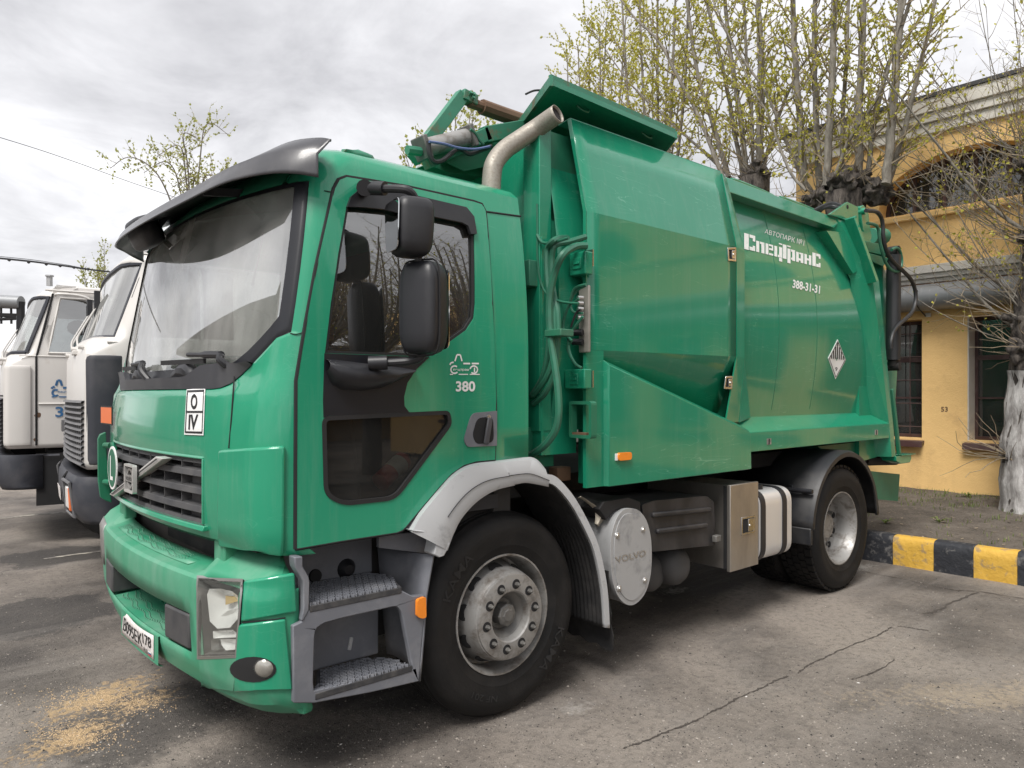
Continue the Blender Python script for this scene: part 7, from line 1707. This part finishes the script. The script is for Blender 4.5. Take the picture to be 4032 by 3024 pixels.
def grow(pts, r0, r1, rng, mbB, mbT, mbL, twigs=10, tl=(.35, .9), leaves=7, ls=.05, t0=.12, spread=.8, seg=7, up=.35, sub=True):
    P = spline(pts, seg); m = len(P)
    P = [p + Vector((rng.gauss(0,1), rng.gauss(0,1), 0)) * r0 * .10 * (0 if i == 0 else 1) for i, p in enumerate(P)]
    rr = [r0 + (r1 - r0) * i / (m - 1) for i in range(m)]; mbB.tube(P, rr, 7 if r0 > .02 else 5)
    L = sum((P[i+1] - P[i]).length for i in range(m - 1))
    for k in range(twigs):
        t = t0 + (1 - t0) * (k + rng.random()) / twigs; x = t * (m - 1); i = min(m - 2, int(x)); p = P[i].lerp(P[i+1], x - i); d = (P[i+1] - P[i]).normalized()
        o = d.orthogonal(); o.rotate(Matrix.Rotation(rng.uniform(0, 6.28), 3, d)); dr = (d * (1 - spread * rng.uniform(.5, 1)) + o * rng.uniform(.6, 1) + Vector((0, 0, up))).normalized()
        ln = rng.uniform(*tl) * (1.15 - .5 * t); q = [p]; n_ = 5
        for j in range(n_): dr = (dr + Vector((rng.gauss(0,.13), rng.gauss(0,.13), .10 + rng.gauss(0,.10)))).normalized(); q.append(q[-1] + dr * ln / n_)
        rt = max(.0035, min(rr[i] * .42, .012)); mbT.tube(q, [rt * (1 - .7 * j / n_) for j in range(n_ + 1)], 4, cap=False)
        if sub and ln > .45:
            for j in (2, 3, 4):
                if rng.random() < .75:
                    d2 = (q[j+1] - q[j]).normalized(); o2 = d2.orthogonal(); o2.rotate(Matrix.Rotation(rng.uniform(0, 6.28), 3, d2)); e = q[j] + (d2 * .6 + o2 * .7 + Vector((0,0,.2))).normalized() * ln * .35
                    mbT.tube([q[j], q[j].lerp(e, .5) + Vector((0,0,.01)), e], [rt*.5, rt*.4, rt*.25], 3, cap=False)
                    for _ in range(int(leaves * .4)): leaf(mbL, q[j].lerp(e, rng.random()), (e - q[j]).normalized(), ls * rng.uniform(.5, 1.1), rng)
        for _ in range(leaves):
            j = rng.randint(1, n_ - 1); f = rng.random(); leaf(mbL, q[j].lerp(q[j+1], f), (q[j+1] - q[j]).normalized(), ls * rng.uniform(.5, 1.15), rng)
def ridge(v):
    q = Vector((v.x * 22, v.y * 22, v.z * 3.2)); a = 1 - abs(noise.noise(q)) * 2; b_ = noise.noise(Vector((v.x*50, v.y*50, v.z*12)))
    c_ = Vector((noise.noise(v * 9), noise.noise(v * 9 + Vector((4,4,4))), 0)); d = Vector((math.copysign(1, c_.x) * .3, c_.y, 0)); return Vector((v.x - round(v.x, 0) * 0 - v.x, 0, 0)) + Vector((-.03, .02, 0)) * (a * .5) + c_ * .012 + Vector((-.012, .008, 0)) * b_
def tree(name, label, base, trunk_pts, trunk_r, heads, shoots, seed, leafmat='leaf', group=None, gkw=None, bark='bark', lime=None, trunk_n=14):
    rng = random.Random(seed); root = thing(name, label, 'tree', tuple(base), group)
    mb = MB(); P = spline(trunk_pts, 8); m = len(P); rr = [trunk_r[0] + (trunk_r[1] - trunk_r[0]) * i / (m - 1) for i in range(m)]
    mb.tube(P, [r_ * (1 + .04 * math.sin(i * 1.7)) for i, r_ in enumerate(rr)], 40)
    mb.v = [tuple(Vector(v) + Vector((noise.noise(Vector(v)*5), noise.noise(Vector(v)*5 + Vector((9,0,0))), 0)) * rr[0] * .10 + ridge(Vector(v))) for v in mb.v]
    tr_ = obj('trunk', mb, M[bark], root, smooth=180)
    if lime:
        mb = MB(); Q = [p for p in P if p.z < lime]; rq = rr[:len(Q)]; mb.tube(Q, [r_ * (1 + .04 * math.sin(i * 1.7)) + .012 for i, r_ in enumerate(rq)], 56, cap=False)
        mb.v = [tuple(Vector(v) + Vector((noise.noise(Vector(v)*5), noise.noise(Vector(v)*5 + Vector((9,0,0))), 0)) * rr[0] * .10 + ridge(Vector(v)) * 1.2) for v in mb.v]
        obj('limewash_coat', mb, M['limewash'], tr_, smooth=180)
    for i, (c, r_) in enumerate(heads): mb = MB(); mb.ico(c, r_, 4, .30, seed + i * 3.1, (1, 1, .85)); mb.v = [tuple(Vector(v) + (Vector(v) - Vector(c)) * (.20 * noise.noise(Vector(v) * 13) + .16 * noise.noise(Vector(v) * 34) + .10 * noise.noise(Vector(v) * 70))) for v in mb.v]; obj('pollard_knob', mb, M['bark'], tr_, smooth=180)
    T_, L_ = MB(), MB()
    for c, r_ in heads:                       # sawn-off stubs
        for _ in range(5):
            a = rng.uniform(0, 6.28); d = Vector((math.cos(a), math.sin(a), rng.uniform(-.1, .9))).normalized(); mb = MB(); mb.tube([Vector(c) + d * r_ * .6, Vector(c) + d * r_ * 1.05, Vector(c) + d * r_ * rng.uniform(1.2, 1.5)], [r_ * .35, r_ * .26, r_ * .22], 9); mb.v = [tuple(Vector(v) + Vector((noise.noise(Vector(v)*30), noise.noise(Vector(v)*30 + Vector((3,3,3))), 0)) * r_ * .08) for v in mb.v]; obj('sawn_stub', mb, M['bark'], tr_, smooth=60)
    for c, r_ in heads:                       # tangle of thin regrowth round the cut heads
        for _ in range(22 if gkw is not None and len(heads) > 1 else 0):
            a = rng.uniform(0, 6.28); d = Vector((math.cos(a), math.sin(a), rng.uniform(-.2, .7))).normalized(); q = [Vector(c) + d * r_ * .8]; l = rng.uniform(.25, .8)
            for j in range(5): d = (d + Vector((rng.gauss(0,.25), rng.gauss(0,.25), rng.gauss(.08,.2)))).normalized(); q.append(q[-1] + d * l / 5)
            T_.tube(q, [.007, .006, .005, .004, .003, .002], 4, cap=False)
    for s in shoots:
        mb = MB(); kw_ = dict(gkw or {}); kw_.update(s[3] if len(s) > 3 else {}); grow(s[0], s[1], s[2], rng, mb, T_, L_, **kw_); obj('branch', mb, M['shoot'], root, smooth=60)
    if T_.f: obj('twigs', T_, M['twig'], root, smooth=0, kind='stuff', recalc=False)
    if L_.f: obj('crown', L_, M[leafmat], root, smooth=0, kind='stuff', recalc=False)
    return root
def nsh(x, pts, jit=0.0, k='N', extra=1.6):
    P = [atX(k, a, b_, x + (o[0] if o else 0)) for a, b_, *o in pts]
    if extra: d = (P[-1] - P[-2]).normalized(); P.append(P[-1] + (d + Vector((0,0,.2))).normalized() * extra)
    return P
rT = random.Random(5)
TX = 6.75
# tree A: big pollard behind the tail of the lorry
hA = atX('L', 380, 870, TX); bA = Vector((TX, hA.y, .27))
shA = [(nsh(TX, [(1222,850),(1200,560),(1178,260),(1172,0)]), .050, .028), (nsh(TX+.15, [(1290,840),(1275,560),(1266,260),(1270,0)]), .045, .027), (nsh(TX-.1, [(1318,840),(1335,560),(1350,260),(1356,0)]), .052, .03),
  (nsh(TX+.1, [(1466,800),(1464,540),(1478,260),(1488,0)]), .055, .03), (nsh(TX-.15, [(1588,830),(1615,560),(1640,260),(1662,0)]), .056, .03), (nsh(TX+.2, [(1505,830),(1530,600),(1590,330),(1680,60)]), .034, .018),
  (nsh(TX, [(1600,830),(1680,560),(1740,300),(1800,60)]), .034, .016), (nsh(TX+.3, [(1250,860),(1140,640),(1050,420),(900,200)]), .028, .010), (nsh(TX-.2, [(1340,860),(1420,640),(1560,420),(1640,150)]), .026, .010), (nsh(TX-.2, [(1230,860),(1150,760),(1060,520),(980,380)]), .022, .008),
  (nsh(TX+.25, [(1390,850),(1395,560),(1410,260),(1420,0)]), .032, .018)]
tree('pollard_tree', 'pollarded tree with thick upright shoots rising behind the tail end of the green truck', bA, [bA, bA + Vector((.03,.02,1.8)), hA + Vector((0,0,-.1))], (.24, .22),
  [(hA, .23), (hA + Vector((0, .30, -.12)), .17), (hA + Vector((.1, -.34, -.16)), .18), (hA + Vector((0,.55,-.25)), .13)], shA, 21, gkw=dict(twigs=32, leaves=14, ls=.047, t0=.05), group='pollarded trees along the yellow building')
# tree B: next one to the left
hB = atX('N', 1000, 800, 7.2); bB = Vector((7.2, hB.y, .27))
shB = [(nsh(7.2, [(1010,790),(1025,520),(1022,250),(1012,0)]), .060, .034), (nsh(7.1, [(960,780),(930,520),(890,250),(862,0)]), .042, .024), (nsh(7.3, [(945,790),(900,560),(860,330),(780,0)]), .036, .02), (nsh(7.2, [(880,800),(810,560),(740,330),(690,0)]), .040, .02), (nsh(7.0, [(860,810),(760,560),(660,360),(560,180),(440,60)]), .034, .012),
  (nsh(7.3, [(1030,790),(1080,600),(1180,350),(1330,120)]), .030, .012), (nsh(7.3, [(900,810),(720,640),(520,460),(400,330)]), .024, .008), (nsh(7.2, [(990,790),(985,520),(960,250),(950,0)]), .03, .016)]
tree('pollard_tree', 'pollarded tree whose dark knob shows just above the middle of the truck roof', bB, [bB, bB + Vector((0,.02,1.8)), hB], (.22, .2), [(hB, .20), (hB + Vector((0,.3,-.2)), .2)], shB, 22, gkw=dict(twigs=36, leaves=18, ls=.050, t0=.05), group='pollarded trees along the yellow building')
# trees further along the row, hidden below the roof line of the lorry
for i, (X_, xs, lab, sd) in enumerate(((7.6, (560, 640, 480, 700, 400), 'pollarded tree with yellow-green leaves rising behind the open hatch of the truck', 23), (8.6, (330, 420, 250, 200, 300, 150), 'leftmost leafy tree of the row, rising behind the open hatch lid tip', 24))):
    h_ = atX('N', sum(xs)/len(xs), 900, X_); h_.z = 4.0 + .3 * i; b0 = Vector((X_, h_.y, 0 if h_.y > 14 else .27))
    sh = []
    for j, x in enumerate(xs):
        ty = (0 if i == 0 else max(40, 330 - (x - 60) * .9)); e_ = atX('N', x, ty, X_ + rT.uniform(-.3, .3)); s0 = h_ + Vector((rT.uniform(-.1,.1), (e_.y - h_.y) * .15, 0)); md = s0.lerp(e_, .5) + Vector((0, (e_.y - h_.y) * .12, -.1))
        sh.append(([s0, md, e_] + ([e_ + Vector((0, 0, 1.2))] if i == 0 else []), .034, .010))
        if j % 2 == 0: sh.append(([s0, s0.lerp(e_, .4) + Vector((.2, -.15, 0)), e_ + Vector((.4, -.35, -.4))], .022, .007))
    tree('leafy_tree', lab, b0, [b0, b0 + Vector((0,0,2)), h_], (.2, .17), [(h_, .22)], sh, sd, gkw=dict(twigs=42, leaves=18, ls=.052, t0=.05, tl=(.4, 1.1)), group='pollarded trees along the yellow building')
# right edge tree with limewashed trunk and a broom of bare twigs
bC = atZ('d', 2212, 1098, .30); bC = Vector((7.35, -.46, .28))
C1 = Vector((7.33, -.52, 2.35)); C2 = Vector((7.35, -.64, 3.3)); C3 = Vector((7.3, -.6, 4.1))
shC = []
rC = random.Random(9)
for k in range(84):
    h0 = (C1, C2, C3)[k % 3] + Vector((rC.uniform(-.15,.1), rC.uniform(-.1,.2), rC.uniform(-.2,.3))); a = rC.uniform(-.35, 1.25); ln = rC.uniform(1.0, 2.9); dr = Vector((rC.uniform(-.35,.25), math.sin(a), math.cos(a) * rC.uniform(.75, 1.0))).normalized()
    P = [h0]
    for j in range(4): dr = (dr + Vector((rC.gauss(0,.08), -.06, .10))).normalized(); P.append(P[-1] + dr * ln / 4)
    thick = k < 4; shC.append((P if not thick else P + [P[-1] + dr * 1.2], .026 if thick else rC.uniform(.0045, .009), .010 if thick else .003, dict(twigs=8, leaves=3 if k % 2 else 1, ls=.042, tl=(.25,.8))))
tree('limewashed_tree', 'old tree with whitewashed trunk and a broom of thin twigs at the right edge', bC, [bC + Vector((.02,.02,-.1)), bC + Vector((0,0,.7)), C1 + Vector((.03,0,-.4)), C1, C2, C3], (.265, .19), [(C1 + Vector((-.06,.02,-.28)), .21), (C1 + Vector((-.02,.03,.05)), .2), (C2, .22), (C3, .2), (bC + Vector((-.1,.16,.62)), .09)], shC, 31, gkw={}, lime=1.92, group='pollarded trees along the yellow building', trunk_n=20)
# far trees over the cab and the white lorries
def far_tree(label, px, dist, ytop, ybot, n, spreadpx, seed, droop=False, ls=.09):
    d = ray('d', px, 800); b0 = CAM + d * dist; b0.z = 0; rng = random.Random(seed); zt = CAM.z + (851.7 - ytop) / 1577.3 * dist; zb = CAM.z + (851.7 - ybot) / 1577.3 * dist
    sh = []; side = Vector((_c, -_s, 0)); hw_ = spreadpx / 1577.3 * dist
    h_ = Vector((b0.x, b0.y, max(2.0, zb - 1.6)))
    for k in range(n):
        f = -1 + 2 * (k + rng.random()*.8) / n; top_ = h_ + side * f * hw_ + Vector((rng.uniform(-.6,.6), rng.uniform(-.6,.6), (zt - h_.z) * (1 - .45 * abs(f) * rng.uniform(.5, 1.2)) * rng.uniform(.8, 1)))
        if droop: P = [h_, h_.lerp(top_, .5) + Vector((0,0,.7)), top_, top_ + side * math.copysign(.5, f) + Vector((0,0,-.25))]
        else: P = [h_, h_.lerp(top_, .45) + side * f * hw_ * .25, top_]
        sh.append((P, .022, .006))
    tree('far_tree', label, b0, [b0, b0 + Vector((0,0,1)), h_], (.2, .15), [(h_, .2)], sh, seed, 'leaf_far', gkw=dict(twigs=24, leaves=8, ls=ls * .8, t0=.25, tl=(.3, .75), up=.7 if not droop else .2, spread=.6 if not droop else .9))
far_tree('leafy shoots of a tree showing above the cab roof beside the lifting arm', 985, 15, 185, 330, 11, 110, 41)
far_tree('loose green tree standing in the yard behind the sun visor', 415, 17, 262, 430, 9, 88, 42, True, .075)
far_tree('upright poplar shoots showing between the two white lorry roofs', 222, 26, 530, 610, 10, 58, 43, False, .085)
# ------------------------------------------------------------------ grass and weeds on the bed
gb = MB(); rg = random.Random(12)
def blade(p, h, d):
    t = Vector((d.x, d.y, 0)).normalized(); w = Vector((-t.y, t.x, 0)) * .004; m_ = p + Vector((0,0,h*.6)) + d * h * .25; e_ = p + Vector((0,0,h)) + d * h * .7; gb.add([p - w, p + w, m_ + w*.7, m_ - w*.7, e_], [(0,1,2,3),(3,2,4)])
for k in range(900):
    y = rg.uniform(-2.5, 4); x = rg.choice((rg.uniform(7.2, 7.98), rg.uniform(6.9, 7.9), rg.uniform(5.2, 7.5))); 
    if noise.noise(Vector((x*1.5, y*1.5, 5))) < -.05 and x < 7.6: continue
    for _ in range(4):
        a = rg.uniform(0, 6.28); xx, yy = x + rg.gauss(0,.03), y + rg.gauss(0,.03); blade(Vector((xx, yy, soil_z(xx, yy) - .005)), rg.uniform(.02, .07), Vector((math.cos(a), math.sin(a), 0)) * rg.uniform(.2, 1))
tag(obj('grass', gb, M['grass'], None, smooth=0, kind='stuff', recalc=False), 'sparse short grass sprouting on the soil bed by the wall', 'grass')
M['dry'] = pm('dry_litter', (.30,.24,.17), .9, var=.3)
lb = MB()
for k in range(1500):
    x, y = rg.uniform(BX0, 7.95), rg.uniform(-3, 6); p = Vector((x, y, soil_z(x, y) + .006)); a = rg.uniform(0, 6.28); u = Vector((math.cos(a), math.sin(a), rg.uniform(-.2,.2))) * rg.uniform(.008, .03); v = Vector((-u.y, u.x, rg.uniform(-.004,.004))) * rg.uniform(.15, .5); lb.add([p-u, p-v, p+u, p+v], [(0,1,2,3)])
tag(obj('leaf_litter', lb, M['dry'], None, smooth=0, kind='stuff', recalc=False), 'dry leaf and twig litter on the soil bed', 'litter')
for i, (k, x, y) in enumerate((('M',492,1215),('M',765,1210),('M',905,1115),('M',795,1085))):
    p = atZ(k, x, y + 8, .26); p = Vector((p.x, p.y, soil_z(p.x, p.y) if p.x < 8 else .3)); L_ = MB()
    for j in range(16):
        a = rg.uniform(0, 6.28); d = Vector((math.cos(a), math.sin(a), 0)); w = Vector((-d.y, d.x, 0)) * .012; l = rg.uniform(.05, .12); L_.add([p, p + d*l*.5 + w + Vector((0,0,l*.5)), p + d*l + Vector((0,0,l*.45)), p + d*l*.5 - w + Vector((0,0,l*.5))], [(0,1,2,3)])
    o = obj('weed', L_, M['grass'], None, smooth=0, recalc=False)
    tag(o, ('young weed rosette in the soil nearest the truck mudguard', 'young weed rosette in the middle of the soil bed', 'taller weed clump by the wall foot near the limewashed tree', 'grassy weed clump by the wall foot under the house number')[i], 'weed', 'weeds on the soil bed')
# ------------------------------------------------------------------ overhead wires and the steel gantry
def at_dist(x, y, t): return CAM + ray('d', x, y) * t
def wire(name, label, pts, r_, mat='hose_black'):
    mb = MB(); mb.tube(spline(pts, 8), r_, 5); o = obj(name, mb, M[mat], None); tag(o, label, 'wire', 'overhead wires'); return o
wire('overhead_wire', 'thin wire sloping across the sky at the upper left', [at_dist(-500,150,14), at_dist(0,297,17), at_dist(160,349,19), at_dist(315,405,21), at_dist(600,500,26)], .008)
w2 = wire('overhead_cable', 'twisted cable bundle above the roof of the second white lorry', [at_dist(-600,505,13), at_dist(0,558,16), at_dist(130,573,17.5), at_dist(245,588,19), at_dist(600,625,24)], .022)
mb = MB(); mb.tube(spline([at_dist(-600,503,13), at_dist(0,554,16), at_dist(130,570,17.5), at_dist(245,587,19), at_dist(600,624,24)], 8), .008, 4); obj('carrier_wire', mb, M['hose_black'], w2)
for x in (20, 62, 100, 130, 160, 190):
    p = at_dist(x, 559 + x*.117, 16 + x*.0122); mb = MB(); mb.ico(p, .04, 1); obj('cable_tie', mb, M['hose_black'], w2)
gp = lambda x, y, t=24: CAM + ray('X1', x, y) * t
gt = thing('steel_gantry', 'dark steel lattice gantry beyond the lorries at the left edge', 'gantry', (gp(0, 900).x, gp(0, 900).y, 0))
mb = MB(); mb.tube([gp(-700,478), gp(230,530)], .22, 12); obj('gantry_pipe', mb, M['duct'], gt)
for a, b_ in (((-700,560),(230,580)), ((-700,640),(230,665)), ((-700,740),(230,700)), ((-700,600),(230,690))): mb = MB(); mb.tube([gp(*a), gp(*b_)], .05, 6); obj('gantry_rail', mb, M['chassis'], gt)
for x in (-500, -300, -120, 10, 120, 210): mb = MB(); mb.tube([gp(x, 520), gp(x + 4, 760)], .035, 6); obj('gantry_strut', mb, M['chassis'], gt)
mb = MB(); mb.tube([gp(-300,500), Vector((gp(-300,500).x, gp(-300,500).y, 0))], .12, 8); mb.tube([gp(225,520), Vector((gp(225,520).x, gp(225,520).y, 0))], .12, 8); obj('gantry_leg', mb, M['chassis'], gt)
# ------------------------------------------------------------------ the other side of the yard (seen only as reflections)
M['grey_wall'] = m_plaster('grey_plaster', (.33,.32,.29), (.24,.23,.21))
ob = thing('opposite_building', 'long low yellow building across the yard, seen reflected in the green paint', 'building', (8, -20, 0))
M['ochre'] = m_plaster('ochre_plaster', (.34,.23,.09), (.22,.16,.08)); mb = MB(); mb.box(-6, 34, -28, -20, 0, 3.4); obj('wall', mb, M['ochre'], ob, smooth=0)
mb = MB(); mb.box(-6.4, 34.4, -28.4, -19.6, 3.401, 3.7); obj('roof', mb, M['roof'], ob, smooth=0)
for k in range(12): mb = MB(); x = -4.4 + 3.2*k; mb.box(x, x + 1.1, -20.02, -19.98, 1.1, 2.6); obj('window', mb, M['brown'], ob, smooth=0)
ob2 = thing('grey_factory', 'grey factory block, seen reflected in the windscreen of the green truck', 'building', (-20, 22, 0))
mb = MB(); mb.box(-26, -15, 12, 40, 0, 9.0); obj('wall', mb, M['grey_wall'], ob2, smooth=0)
for k in range(9):
    for z in (1.5, 5.0): mb = MB(); mb.box(-15.03, -14.97, 13.5 + 3*k, 14.7 + 3*k, z, z + 2.2); obj('window', mb, M['dark'], ob2, smooth=0)
for i, (x, y) in enumerate(((3.4,-9.2),(5.2,-10.2),(7.0,-9.4),(9.2,-10.6))):
    rr_ = random.Random(60 + i); b0 = Vector((x, y, 0)); h_ = Vector((x, y, 2.2)); sh = []
    for k in range(30):
        a = rr_.uniform(0, 6.28); s_ = rr_.uniform(.2, 2.0); e_ = h_ + Vector((math.cos(a)*s_, math.sin(a)*s_, rr_.uniform(2.6, 5.4))); sh.append(([h_, h_.lerp(e_, .45) + Vector((math.cos(a), math.sin(a), 0)) * s_ * .2, e_], .045, .012))
    tree('yard_tree', ('bare', 'slim bare', 'wide bare', 'last bare')[i] + ' tree across the yard, reflected in the door window', b0, [b0, b0 + Vector((0,0,1)), h_], (.2,.17), [(h_, .25)], sh, 70 + i, gkw=dict(twigs=24, leaves=2, ls=.06, tl=(.5,1.4)), group='trees across the yard')
